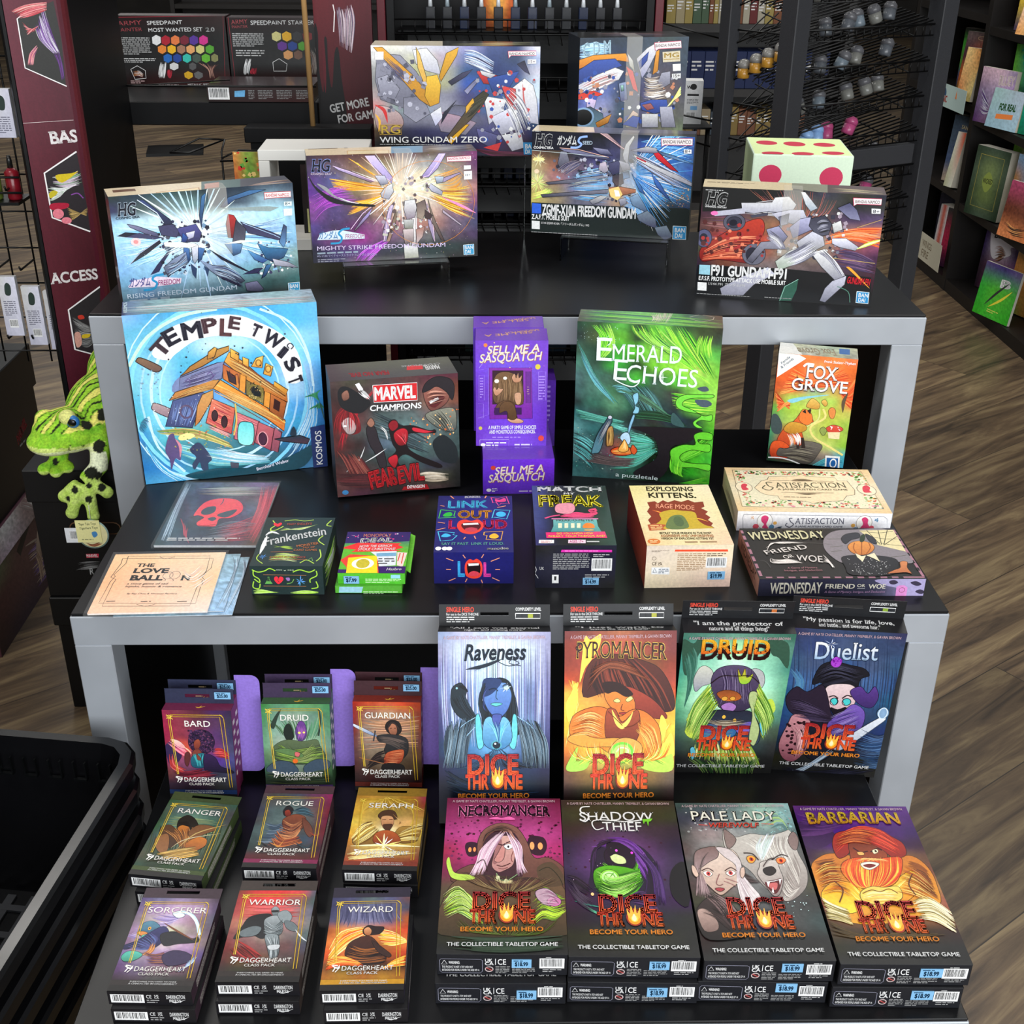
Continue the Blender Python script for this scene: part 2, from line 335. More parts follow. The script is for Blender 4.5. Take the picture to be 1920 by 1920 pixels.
# measured boxes: width, height, depth, x, y, z, turn, lean
BOX = {
    'rising': (0.289, 0.182, 0.060, -0.4760, 1.9936, 0.8836, 0.3758, 0.0000),
    'mighty': (0.289, 0.182, 0.060, -0.1727, 2.1432, 0.9136, 0.1736, 0.0000),
    'wing': (0.310, 0.195, 0.080, -0.0588, 2.4219, 1.0436, -0.0196, 0.0000),
    'x10a': (0.289, 0.182, 0.060, 0.2312, 2.2501, 0.9286, -0.2022, 0.0000),
    'f91': (0.289, 0.182, 0.060, 0.5020, 2.0027, 0.8836, -0.2099, 0.0000),
    'temple': (0.285, 0.274, 0.071, -0.4179, 1.8115, 0.6570, 0.2466, 0.0100),
    'marvel': (0.191, 0.185, 0.086, -0.1558, 1.7575, 0.6570, 0.2002, 0.0523),
    'sasq_low': (0.110, 0.059, 0.173, 0.0404, 1.8484, 0.6570, 0.0288, 0.0000),
    'emerald': (0.217, 0.258, 0.060, 0.2497, 1.7821, 0.6570, -0.1542, 0.0000),
    'fox': (0.122, 0.182, 0.065, 0.5314, 1.8365, 0.6570, -0.2544, 0.0690),
    'satisf': (0.224, 0.032, 0.150, 0.4807, 1.6982, 0.6570, -0.0402, 0.0000),
    'wednes': (0.222, 0.026, 0.143, 0.4683, 1.5102, 0.6570, -0.0008, 0.0000),
    'kitten': (0.116, 0.065, 0.181, 0.2614, 1.5715, 0.6570, 0.0273, 0.0000),
    'freak': (0.107, 0.065, 0.180, 0.1154, 1.5702, 0.6570, -0.0029, 0.0000),
    'lol': (0.107, 0.048, 0.169, -0.0203, 1.5712, 0.6570, -0.0040, 0.0000),
    'frank': (0.096, 0.043, 0.138, -0.2657, 1.5131, 0.6570, -0.0110, 0.0000),
    'sasq_up': (0.110, 0.173, 0.058, 0.0342, 1.7839, 0.7160, 0.0043, 0.0000),
    'dice': (0.187, 0.170, 0.177, 0.6121, 2.4832, 0.8836, -0.1113, 0.0000),
    'necro2': (0.141, 0.031, 0.249, 0.0148, 1.1636, 0.4170, -0.0137, 0.0000),
    'necro': (0.141, 0.031, 0.249, 0.0176, 1.1747, 0.4484, -0.0177, 0.0000),
    'shadow2': (0.141, 0.031, 0.249, 0.1600, 1.1632, 0.4170, -0.0250, 0.0000),
    'shadow': (0.141, 0.031, 0.249, 0.1596, 1.1694, 0.4484, -0.0210, 0.0000),
    'pale2': (0.141, 0.031, 0.249, 0.3005, 1.1626, 0.4170, -0.0267, 0.0000),
    'pale': (0.141, 0.031, 0.249, 0.3017, 1.1630, 0.4484, -0.0127, 0.0000),
    'barb2': (0.141, 0.031, 0.249, 0.4432, 1.1538, 0.4170, -0.0224, 0.0000),
    'barb': (0.141, 0.031, 0.249, 0.4478, 1.1563, 0.4484, -0.0205, 0.0000),
    'raven': (0.141, 0.253, 0.030, 0.0059, 1.2174, 0.4170, -0.0064, 0.3142),
    'pyro': (0.141, 0.253, 0.030, 0.1651, 1.2158, 0.4170, 0.0054, 0.3316),
    'druidD': (0.141, 0.256, 0.030, 0.3154, 1.3275, 0.4170, -0.0263, -0.1396),
    'duel': (0.141, 0.256, 0.030, 0.4595, 1.3267, 0.4170, -0.1058, -0.1222),
    'bard': (0.089, 0.131, 0.019, -0.3776, 1.2688, 0.4170, -0.0297, 0.1222),
    'druidH': (0.089, 0.131, 0.019, -0.2525, 1.2766, 0.4170, -0.0116, 0.1571),
    'guard': (0.089, 0.131, 0.019, -0.1343, 1.2803, 0.4170, -0.0296, 0.1571),
    'ranger': (0.089, 0.019, 0.133, -0.3638, 1.1981, 0.4366, -0.1367, 0.0000),
    'rogue': (0.089, 0.019, 0.133, -0.2457, 1.2134, 0.4366, -0.0380, 0.0000),
    'seraph': (0.089, 0.019, 0.133, -0.1259, 1.2079, 0.4366, -0.0375, 0.0000),
    'sorc': (0.089, 0.019, 0.133, -0.3554, 1.0338, 0.4366, -0.0298, 0.0000),
    'warr': (0.089, 0.019, 0.133, -0.2460, 1.0447, 0.4366, -0.0139, 0.0000),
    'wiz': (0.089, 0.019, 0.133, -0.1366, 1.0329, 0.4366, 0.0066, 0.0000),
    'skull': (0.145, 0.004, 0.205, -0.4027, 1.7081, 0.6570, -0.0062, 0.0000),
    'love': (0.152, 0.003, 0.155, -0.4444, 1.4741, 0.6615, 0.0380, 0.0000),
    'mono': (0.089, 0.016, 0.116, -0.1552, 1.4986, 0.6685, -0.0125, 0.0000),
    'sasq_up2': (0.110, 0.173, 0.058, 0.0302, 1.8434, 0.7160, 0.0043, 0.0000),
    'mgwing': (0.210, 0.366, 0.100, 0.2580, 2.4980, 0.8836, 0.1571, 0.0000),
    'speed1': (0.258, 0.155, 0.060, -0.7480, 3.1100, 1.0710, 0.0000, 0.0000),
    'speed2': (0.225, 0.152, 0.060, -0.5030, 3.1100, 1.0710, 0.0000, 0.0000),
    'speed3': (0.235, 0.035, 0.140, -0.4950, 2.9400, 1.0710, 0.0000, 0.0000),
}
STICKER = {'necro': [('F', '$18.99', 0.0913, 0.013, 0.0211, 0.0118)],
    'necro2': [('F', '$18.99', 0.0985, 0.0166, 0.0213, 0.013)],
    'shadow': [('F', '$18.99', 0.0977, 0.012, 0.0215, 0.0115)],
    'shadow2': [('F', '$18.99', 0.0971, 0.0138, 0.0219, 0.0132)],
    'pale': [('F', '$18.99', 0.0951, 0.0102, 0.0227, 0.0119)],
    'pale2': [('F', '$18.99', 0.0963, 0.0079, 0.0229, 0.0126)],
    'barb': [('F', '$18.99', 0.0983, 0.012, 0.0242, 0.0122)],
    'barb2': [('F', '$18.99', 0.0977, 0.0111, 0.0239, 0.0127)],
    'kitten': [('F', '$19.99', 0.0961, 0.0469, 0.0232, 0.0121)],
    'freak': [('F', '$14.99', 0.0746, 0.0548, 0.0214, 0.0104)],
    'mono': [('F', '$7.99', 0.0179, 0.0098, 0.0203, 0.0112)]}
# printed artwork of each face
ART = {}
ART['DICE_COMMON'] = '''
t w8 c8a8b0 28,39 536,35 28,22 0 A GAME BY NATE CHATELLIER, MANNY TREMBLEY, & GAVAN BROWN
t w46 311 146,749 409,747 146,646 0 DICE
t w36 a23>f63 146,747 406,745 146,646 0 DICE
t w46 311 136,827 258,826 135,751 0 THR
t w46 311 331,825 430,825 330,750 0 NE
t w36 e43>f73 135,825 254,824 135,751 0 THR
t w36 e43>f73 334,823 427,823 334,750 0 NE
e 932 300 779 36.3 47.9 0
e f92 300 783 28.4 35.4 0
s fb4 274,777 269,725 281,756 289,709 299,751 309,703 313,756 329,719 325,777 301,798
e fd5 300 785 15.8 18.7 0
s fff3c0 289,786 299,756 309,785 300,800
t w25 f93 98,875 461,872 98,850 0 BECOME YOUR HERO
t w18 eee 42,958 522,955 42,937 0 THE COLLECTIBLE TABLETOP GAME
'''
ART['DICE_SPINE'] = '''
l 889 2.2 20,28 188,31 197,37 197,101 188,112 23,109 14,100 13,36 20,28
l ddd 2.2 33,36 21,60 46,59 33,36
t w30 eee 52,57 100,58 52,42 0 WARNING:
t w18 ddd 23,81 156,82 23,69 0 THIS PRODUCT IS NOT A TOY AND NOT
t w18 ddd 23,100 184,101 23,88 0 INTENDED FOR PEOPLE UNDER THE AGE OF 14.
t w30 eee 208,46 240,46 208,27 0 UK
t w30 eee 208,65 246,64 207,47 0 CA
l eee 2.7 253,26 253,62
t w12 eee 263,61 299,61 262,29 0 CE
e cbb 226 88 18.4 16.1 0
e 322 226 88 14.6 11.8 0
l c55 3.6 212,79 240,96
m 999 253 68 316 113 5
m 999 325 76 427 112 4
m bbb 469 12 521 22 1
b 442 22 549 81
m aaa 456 84 540 105 2
'''
ART['necro.T'] = '''
g 613,724,724,724,613;825,936,936,936,825;a37,b48,a37,b48,a37;924,b37,a37,b37,a26;724,825,635,724,724;543,553,443,443,543;442,553,442,442,432;221,331,331,221,221;222,222,222,222,222 0.08
d 401+513+725 130 9.2 11 145 558 433
s 312 101,360 104,324 129,312 159,324 165,366 153,407 117,408
s 312 397,334 406,279 444,269 482,291 489,351 467,399 421,393
e f95 124 366 7.6 16.7 0
e f95 146 364 6.7 15.5 0
e fa6 419 337 11 26.4 0
e fa6 458 339 11.9 24 0
s 312 436,370 443,352 449,373
S 8b5a4c>54342c 160,448 159,318 191,226 268,181 346,212 393,304 429,417 496,416 569,491 575,625 357,627 64,585 65,512 126,466
s 41222a 183,448 185,330 222,256 282,225 337,255 367,340 379,435 357,561 210,562
S 6b5038>3a3020 6,716 72,563 195,606 357,616 480,571 567,625 565,888 15,892
s 54402e 441,481 508,445 555,514 565,581 503,604 455,571
c 221 3.9 448,503 494,480 538,537 556,592
h 322+432+5a4030 39 4.2 69,506 111,529 162,584 / 382,594 456,549 521,570
S d9a99c>b9807c 250,293 295,270 340,298 346,358 337,418 326,470 288,502 259,512 229,471 242,377
s a06a68 250,299 274,299 270,389 250,459 233,448 242,377
S c98880 278,335 257,389 240,436 262,450 285,424 291,353
S fff 284,341 312,326 329,347 304,365
e 211 306 346 5.1 8.4 0
c 301 6.1 247,323 278,335 292,323
c 301 6.1 295,323 316,311 335,322
c 411 4.9 252,468 279,476 316,456
c 733 3 329,376 320,418 325,447
c 733 2.9 259,488 283,493 304,482
h e9c6d6+d3a7bd+f6dde6+b98aa4 51 5.8 264,241 181,354 158,448 124,540 / 295,241 249,341 216,436 193,528
h e9c6d6+d3a7bd+f6dde6+b98aa4 39 5.1 316,249 367,340 370,446 395,515 / 295,243 329,353 345,447 345,544
h 855+a76 8 7 256,238 299,212 346,280 / 273,256 307,243 342,316
h dc9+ba7 21 4.8 251,528 276,572 325,561 / 243,561 280,583 333,583
l 8a7 3.9 251,522 268,561 300,572 349,527
e dda 259 550 8.2 13.5 0
e dda 296 570 8.2 13.4 0
h ae3+ce4+9b2+684+dfa 60 4.6 14,705 66,629 132,661 182,757 / 26,790 88,768 136,799 200,850
s bd5 28,507 17,449 28,420 42,484 62,523 128,534 153,557 96,568 47,552
h ae3+ce4+9b2+684 45 4.1 422,627 471,604 518,648 562,669 / 402,869 458,797 513,807 566,765
S b9a 430,637 479,615 526,658 536,712 492,723 445,691
E c7a 513 696 32 30 0
c 413 3.7 492,702 513,682 532,707
h 562+451+673 36 3.4 42,800 123,871 247,890 / 545,796 464,878 356,899
h 232+343 24 10.9 62,891 279,910 542,888 / 50,971 279,989 546,967
c 3a2820 3.9 159,460 191,436 209,505
h 3a2a1e+7a6040+a08858 60 2.4 70,529 162,595 276,639 / 562,548 454,615 341,649
h c8e860+486a28+e8f8a0 60 2.3 11,662 81,607 166,726 / 34,800 111,758 192,840
h a06a8a+e8c8d8 24 2.3 438,648 486,626 534,669 / 452,713 492,723 532,712
h 2a1a14+6a4a3a 30 2.5 187,257 273,206 359,255 / 181,342 196,269 239,231
t w57 f8b 59,141 512,137 58,70 0.12 NECROMANCER
t w28 312 61,139 510,135 61,72 0.12 NECROMANCER
s e6a 211,156 246,143 272,151 312,140 338,162 272,163
'''
ART['shadow.T'] = '''
g 322,332,322;332,332,332;322,434,323;213,535,213;324,536,324;213,435,324;313,324,314;212,223,222;221,332,222;222,222,222 0.08 258,420,257,84a,0.5
d 302+413 60 7.8 14 255 493 696
s 201530 130,625 121,491 136,362 192,290 269,277 367,324 426,418 439,532 403,643
h 4a1a6a+6a2f96+30104a+8a4fb0 60 10.1 210,265 303,276 380,372 435,566 / 129,339 265,337 333,431 411,643
S 1c0a26 195,362 240,325 298,349 335,407 321,466 254,478 199,432
S d8e8a0 220,379 249,373 285,402 290,437 253,443 225,420
s 150820 207,308 267,301 330,360 335,402 293,402 245,379 215,391
e f6e 251 355 5.9 8.4 -1
e f4e 323 370 5.9 8.3 -1
h 3c8a14+58b81c+2a6410+78d428 69 9.1 183,432 238,478 320,477 342,419 / 132,592 217,645 307,634 363,556
S 58b01c>1c3a0c 138,490 206,455 320,477 356,533 291,634 193,646 140,591
h 3c8a14+2a6410+78d428+1a400a 60 7.2 145,502 235,518 353,477 / 138,624 225,645 353,567
E 8ad83c 207 533 45.9 51.9 -1
e cfa 207 533 36.1 40.6 -1
o 6a3 4.8 207 533 24.6 27.1
c 6a3 4.8 186,513 205,535 232,552
c 6a3 4.8 227,503 207,535 191,563
h 221030+32184a+180a22 24 9.7 365,442 379,556 351,676 / 442,418 450,577 452,707
h 324+536 30 5.8 290,645 356,622 418,729 / 302,688 364,708 420,781
w 5a8 13 51,669 108,732 200,783
w 387 9.3 39,680 94,700 172,721
s 0c0812 492,498 550,428 584,485 548,706 483,642
h 1a1020+2a1a30 18 5.9 11,560 50,603 105,647 / 5,515 61,537 131,614
e fc8 122 638 7.3 9.8 -1
d fcf 20 2.9 21 304 481 588
h 1a0a20+4a2a60+0a0510 45 3.1 150,421 174,302 269,277 / 127,536 144,374 216,302
h 9ae85a+2a5a10+caf88a 60 2.4 146,490 225,535 352,488 / 154,624 233,656 327,589
h 3a1a5a+5a3a7a+1a0a2a 60 3.1 380,372 441,510 453,697 / 331,348 402,488 399,676
h 2a2030+4a3a50 30 2.4 21,526 65,625 127,679 / 2,593 54,690 123,753
t w8_s55 eee 87,157 453,153 86,94 0.05 SHADOW
t w8_s55 eee 196,226 385,224 195,162 0 THIEF
c eee 7.5 141,51 101,58 95,91 132,122 113,161 88,142
c eee 6.2 201,204 162,216 146,167 183,147 313,158 392,145
p 7c3 393,141 444,135 435,153 424,158 418,191 414,156 405,158 398,176
'''
ART['pale.T'] = '''
g 344,455,677,9ba,8aa;334,556,788,acb,8aa;444,988,999,788,566;544,888,997,787,555;444,777,777,565,444;433,766,777,555,443;332,554,555,444,333;222,333,334,444,344;211,222,222,222,222;222,222,222,222,222 0.12
d 666+999+bbb 90 7.4 36 30 559 231
d 7aa+9cc 60 8.4 390 29 561 219
h 8aa+688+ac8 15 17 411,106 486,80 535,182 / 428,194 505,157 523,280
S cfc8c0>8a7e7a 208,195 256,244 338,219 421,231 495,207 532,194 541,256 541,352 557,468 524,580 435,657 377,625 321,537 292,469 238,400 199,329
S 8a7470 210,201 225,195 262,257 227,317 207,305
S 8a7470 547,204 562,256 538,328 515,316 511,256
h e6e2da+cfc9c2+a89e98+d8d2ca 75 7.6 262,257 337,317 353,411 / 524,231 490,316 510,457
h d8e4dc+bcd0c8+eef 30 5.8 389,219 348,305 349,388 / 458,219 416,304 363,399
h 8a7f7a+cfc8c0+a79c96 75 6.8 518,340 524,468 479,603 / 398,603 427,657 523,547
S d0c6c0>8f7f7c 353,411 422,399 431,457 434,525 400,614 369,625 347,570 321,492 338,446
S 2a2022 354,457 397,440 412,469 386,497 358,492
s 5a1a1e 346,542 397,525 428,520 406,581 379,614 356,586
s c66 359,553 401,545 389,586 366,581
p eee 354,537 355,572 370,539
p eee 414,521 411,559 425,523
p eee 365,603 377,570 375,609
l fff 2.9 352,539 391,534 427,521
S f9a53a 290,382 314,370 332,388 314,417 294,414
e c31 310 394 10.1 13.1 0
e 300 310 394 4.2 8.3 0
S f98a4a 427,393 455,382 472,399 451,422 430,420
e d31 448 403 10 13.1 0
e 300 448 403 4.2 8.3 0
c 322 6 280,353 321,358 343,400
c 322 5.9 405,399 454,364 486,376
h 322+544 21 2.4 323,525 272,492 228,458 / 327,548 278,548 241,526
S e5d0c2>bfa090 36,412 63,336 151,311 232,335 257,411 249,480 231,537 183,581 140,620 116,614 80,560 44,498
S 7a5f5c>9f8688 36,424 53,347 108,317 151,314 162,353 148,388 111,412 58,458 36,470
S cfc0c0>efe6e6 155,317 216,329 255,400 255,469 264,537 310,636 264,711 212,690 231,537 228,435 183,377
h f4eeee+cfbfc2+dfd3d6+b9a8ae 45 4.3 232,388 247,492 312,625 / 228,458 217,570 217,711
h 9a7f82+7a6266+b49a9c 36 4.3 44,412 38,515 14,626 / 66,492 82,604 90,658
S fff3ea 69,483 93,472 113,492 88,510
e c44 93 490 9.9 13.8 0
e 200 93 490 4.1 5.7 0
S fff3ea 174,486 201,469 222,486 194,506
e c44 197 486 9.9 13.8 0
e 200 197 486 4.1 5.8 0
c 422 4.9 64,472 96,456 119,476
c 422 4.9 172,472 203,451 227,471
c 855 3.9 144,492 121,548 132,565 150,557
S a33a42 109,587 130,579 153,587 130,603
c a77 3.8 157,537 187,554 209,570
c a77 3.8 168,520 199,535 221,546
S d8b8a8 22,441 37,447 47,498 34,513 21,487
S d8b8a8 249,458 266,452 262,492 246,520 239,498
S 3a2c2c>1f1a1a 4,722 59,647 133,636 185,711 226,835 172,875 39,885 3,815
S b89a90>7a625c 7,732 34,706 70,732 92,794 78,835 23,835
h 2a2020+544040+8a7070 27 5.2 46,625 93,690 125,784 / 90,604 160,668 193,753
d dff 16 3.7 409 625 526 752
c 4a3a38 4.9 355,446 389,399 424,388
h 5a4a4a+8a7474+2a2022 36 2.4 69,412 44,526 20,636 / 121,341 79,400 49,492
h 2a2222+4a3a3a 30 2.8 15,732 81,763 145,855 / 115,647 181,732 222,855
t w24_s40 211 67,137 488,135 67,71 0 PALE LADY
t w7_s40 f4efe0 64,134 486,133 63,68 0 PALE LADY
t w15_i20 200 145,185 391,184 145,154 0 WEREWOLF
t w12_i20 e43 144,182 390,181 144,150 0 WEREWOLF
l d43 4.2 94,164 139,168
l d43 4.2 401,157 461,159
'''
ART['barb.T'] = '''
g 526,527,417,417,527;416,527,628,527,416;417,417,416,416,315;314,416,314,314,313;313,653,764,753,643;653,a63,c84,a63,743;853,fb4,fc4,fc3,a74;843,da4,fd6,ca4,954;532,853,963,853,742;432,432,432,321,322;221,222,222,222,222;222,222,222,222,222 0.08
s 3a1a4a -31,164 52,100 131,137 162,224 77,298 3,287
h 5a2f6a+4a2560 21 13.3 13,37 142,87 331,33 / -24,214 99,200 212,162
S c8742a>e8a030 -2,428 55,357 128,333 249,355 400,354 495,347 547,422 554,535 521,666 345,752 142,774 39,713 -4,585
h 8a4a1a+a85f22+6a3614 39 9.2 14,393 67,381 120,368 / 17,563 79,540 126,517
h 8a4a1a+a85f22+6a3614 45 9.8 461,377 504,399 540,445 / 433,559 491,580 535,623
S f6a020>f8e040 12,585 85,518 164,528 185,605 145,702 49,703 11,661
S f6c030>e89028 352,526 457,446 487,514 428,602 359,646 326,593
h fff08a+f6d040+f8b428 33 7.2 197,494 256,582 359,504 / 118,551 222,680 456,480
S b83020>8a2018 137,261 168,199 235,174 289,148 368,160 437,221 475,269 467,341 405,365 373,330 305,301 222,260 200,332 145,368 131,321
h e0402c+c83424+f05a3a+8a1c14+d4482e 69 8.3 185,199 293,148 390,172 448,245 / 137,333 245,235 338,271 442,353
S 6a2a1a>a84a22 218,260 276,247 349,295 378,342 342,413 281,425 201,414 201,344
c 301 7.1 226,296 256,326 292,319
c 301 7 303,325 339,301 361,313
S ffe8c0 314,313 338,305 339,325 317,337
e 211 329 319 5.1 8.6 -1
S eab060 239,326 265,326 269,343 243,346
s 411 254,367 289,361 306,378 278,388
S d84a20>f88828 176,380 239,361 293,378 373,360 439,365 405,469 349,537 262,560 183,550 137,472 142,415
h f86028+e04820+f8a838+f8c848+c83818 90 6.8 187,368 150,449 169,539 221,561 / 434,353 409,458 333,537 262,560
S f4ead8 237,402 282,390 324,404 276,442 242,431
s 722 244,414 278,404 305,413 271,431
h f0a060+f8c070 18 4.9 206,391 263,367 292,384 / 292,384 337,372 397,395
S f2d060 191,583 248,549 304,554 371,548 372,614 319,647 236,658 185,637
h fff4b0+f4dc70+e0a838 39 5.2 196,594 267,571 361,581 / 192,643 256,642 347,630
h e8d8a0+c8b878+fff4d0+8a7a40+a09050 69 7 5,618 43,660 108,691 / 0,745 53,755 108,785
h e8d8a0+c8b878+fff4d0+8a7a40+f4e8c8 69 6.9 410,635 489,613 571,708 / 411,741 484,761 547,831
h 3a2c14+4a3818+5a4420 45 7.8 5,755 126,836 366,813 / 2,837 196,865 500,832
h 6a2010+a83820+f88a40 60 2.6 174,212 278,173 375,197 / 137,297 239,260 335,283
h c05818+f8c860+7a3410 60 2.4 10,451 70,404 156,391 / 7,607 93,584 147,627
h c05818+f8d878+8a4818 60 2.4 437,400 491,446 539,557 / 353,581 420,602 496,645
c 5a2a10 5.7 85,518 112,573 78,649
c 5a2a10 5.8 459,469 423,536 436,602
c 7a4a10 3.8 196,594 242,572 280,582 325,565 358,592
t w39 411 51,138 503,133 50,62 0.08 BARBARIAN
t w28 fd4>e92 51,136 502,131 50,59 0.08 BARBARIAN
'''
ART['raven.F'] = '''
g 89b,bbd,bce,bbd,99b;99b,cde,eff,cde,99b;77a,bce,dff,bce,88a;67a,8ad,9cf,8ad,77a;447,68a,8be,8ad,558;336,58a,8ad,7ac,447;235,47a,6ad,57a,336;224,235,346,235,224;112,123,124,123,112;112,112,112,112,112;222,222,222,222,222 0.06
h bcf+ddf+88b+446+669 135 3.4 15,33 14,319 30,601 / 553,33 556,320 554,601
s 14202a 229,507 224,357 255,264 309,236 363,264 390,357 395,469 409,535 355,535
h 0a1018+182430+203040 45 6.8 309,238 246,319 229,460 247,535 / 309,238 381,320 399,460 373,563
S 6a98d8>4a6ab8 220,319 229,357 255,413 300,450 345,413 368,347 363,301 336,264 255,273
s 243a6a 229,245 300,241 318,264 273,319 229,338 220,319
S bff0ff 325,290 347,278 358,293 341,301
r def+fff 8 3.6 343 290 3.6 36.5
S 6cc 264,375 291,368 323,374 291,387
c 245 3.7 296,301 290,338 300,352
h 0e1820+1c2a36 24 5.1 220,264 202,375 238,497 / 246,264 220,357 273,469
S 1a2832 63,319 76,282 112,264 130,282 143,310 130,357 157,413 211,469 175,478 103,441 67,385
s 0a0e14 103,282 130,278 150,310 130,301
e 9cd 93 292 5.4 5.6 0
h 101820+263644+0a1016 39 6.2 67,338 103,394 175,460 / 130,319 157,385 220,488
h 2a3a4a+16222c+4a6070+0c141c 84 6.3 49,469 30,582 38,714 / 193,431 156,563 138,714
h 2a3a4a+16222c+4a6070+0c141c 84 6.3 507,469 544,582 545,715 / 381,432 418,563 428,715
c adf 2.8 193,441 103,506 48,638
c adf 2.8 211,469 129,563 93,686
c adf 2.8 399,441 481,507 527,639
S 6ad0e0 188,441 206,431 220,507 228,591 201,610 188,525
S 6ad0e0 395,441 377,432 368,507 359,591 387,610 400,526
S 7ac0e8>3a7ab0 229,469 264,441 292,488 327,441 363,478 368,573 301,620 228,582
S 4a5aa8 273,432 318,432 309,478 296,507 278,478
e 5ab 293 591 27.1 24.6 0
e 123 293 591 19.9 18.9 0
e def 287 584 5.4 5.7 0
h 123+0a1420+1c3050 45 10.3 29,714 138,790 283,800 / 47,848 228,877 547,848
h 0a0e14+28405a 30 4.6 301,601 409,686 545,715 / 283,610 174,695 47,724
h 5ac0d8+2a5a98+9fe0f0 45 2.3 229,460 274,507 301,582 / 372,460 337,507 310,582
h 0a1018+4a6a80+88a0b0 90 1.7 49,478 48,582 20,714 / 175,441 138,563 120,714
h 0a1018+4a6a80+88a0b0 90 1.7 508,479 553,582 559,715 / 390,441 418,563 446,715
c 182838 4.6 255,301 282,293 300,305
c 182838 4.6 323,282 345,271 372,284
h 2a3a6a+4a5aa0 15 1.7 220,338 229,394 255,422 / 255,282 229,319 224,357
t w20_i25 123 131,148 443,142 129,67 0.03 Raveness
w 123 18.2 139,194 229,176 318,142
h 123 18 3.9 157,185 220,180 300,153 / 193,203 246,167 300,143
c 123 3.6 300,153 354,176 407,162 371,143 358,162 416,176
'''
ART['pyro.F'] = '''
g 733,843,a64,843,733;832,a43,b54,943,733;832,a43,832,742,832;b42,942,732,942,a43;fb4,e94,a52,a42,c52;fc4,fa4,b62,e83,fa3;fb3,fb4,c72,d82,fc4;e83,fc4,ca4,e93,fa4;a52,db5,bb5,ba4,b73;643,863,752,863,654;322,332,322,332,322;211,111,111,111,211;222,222,222,222,222 0.08
s fd5 102,28 129,46 156,28 183,19 174,83 130,157 104,193 77,267 86,156
S 5a2418>3a1410 96,341 113,193 175,129 273,121 381,149 481,196 546,308 557,410 476,419 403,381 330,325 222,314
h 6a2a1c+3a120c+8a3a26+2a0c08 69 9 148,138 131,230 168,342 / 345,140 473,270 548,419
S a8402a>7a2a20 240,315 311,287 402,325 475,381 522,457 404,446 349,418 313,380
S e88a38>c86a28 204,324 257,287 321,306 358,371 350,436 305,464 259,417 222,379
s 2a0c08 194,268 275,268 348,325 312,343 258,315 213,324
S fff08a 249,363 269,350 285,366 267,372
S fff08a 311,357 335,339 347,353 323,369
c 511 3.7 295,380 288,408 304,413
S a33 277,427 304,423 322,429 303,436
h fff08a+f8d848+f8a828+f07818 75 8.5 14,248 69,378 25,509 / 77,267 43,415 8,602
h fff08a+f8d848+f8a828+f07818 75 8.6 558,466 497,569 553,682 / 406,587 471,644 454,719
s fd5 8,378 33,322 59,267 69,360 43,434 20,471
s fd5 434,606 477,512 494,438 522,494 506,588 541,532 561,588 553,664
S d8702a>e89a38 43,443 132,397 205,398 277,445 349,408 422,428 487,512 489,663 444,700 352,605 280,652 207,623 134,566 34,546
S a84a2a>6a2a1c 214,417 259,408 296,473 367,409 386,474 370,568 307,605 215,566
s fd6 241,408 268,454 296,483 332,446 349,418 332,474 296,511 260,482
h c05020+e88030 45 3.4 70,415 133,472 215,510 / 25,537 107,584 198,613
h fa4+e72 30 3.4 404,446 451,531 489,663 / 368,474 406,587 444,700
S f0a040 16,565 70,528 161,557 279,558 343,586 316,605 207,604 98,603
S f0a850 225,632 270,567 333,558 388,587 398,634 353,652 316,614 262,642
e 7d4 296 633 59.9 54.7 1
e bf7 296 633 45.4 41.5 1
c efc 7.4 266,633 288,609 325,619 316,652 280,652
s ad5 10,715 44,640 71,603 62,678 108,660 135,641 117,716 45,734
s bd5 390,709 444,663 497,606 507,663 552,645 554,730 463,738
h fd5+bd5+7a3 39 8 17,696 80,659 135,698 / 399,700 471,663 554,701
h 3a1208+7a3a20+a85a38 75 2.3 131,193 238,157 346,177 / 114,323 220,194 455,270
h f8c060+a85a20+f8e090 45 2.3 43,453 133,416 205,445 / 34,546 116,537 188,566
h c87028+f8d070 36 2.3 386,465 459,512 489,644 / 351,511 406,568 453,682
c 6a2a10 3.7 223,417 259,454 296,492
c 6a2a10 3.7 386,465 350,493 305,502
h fff0a0+f8b838+d86020 60 3.4 12,583 44,650 117,678 / 551,569 516,654 444,681
t w18_s35 fd6 57,140 516,150 59,56 0.08 PYROMANCER
t w2_s35 311 59,140 514,149 60,57 0.08 PYROMANCER
c 311 5.4 80,64 58,87 76,110
'''
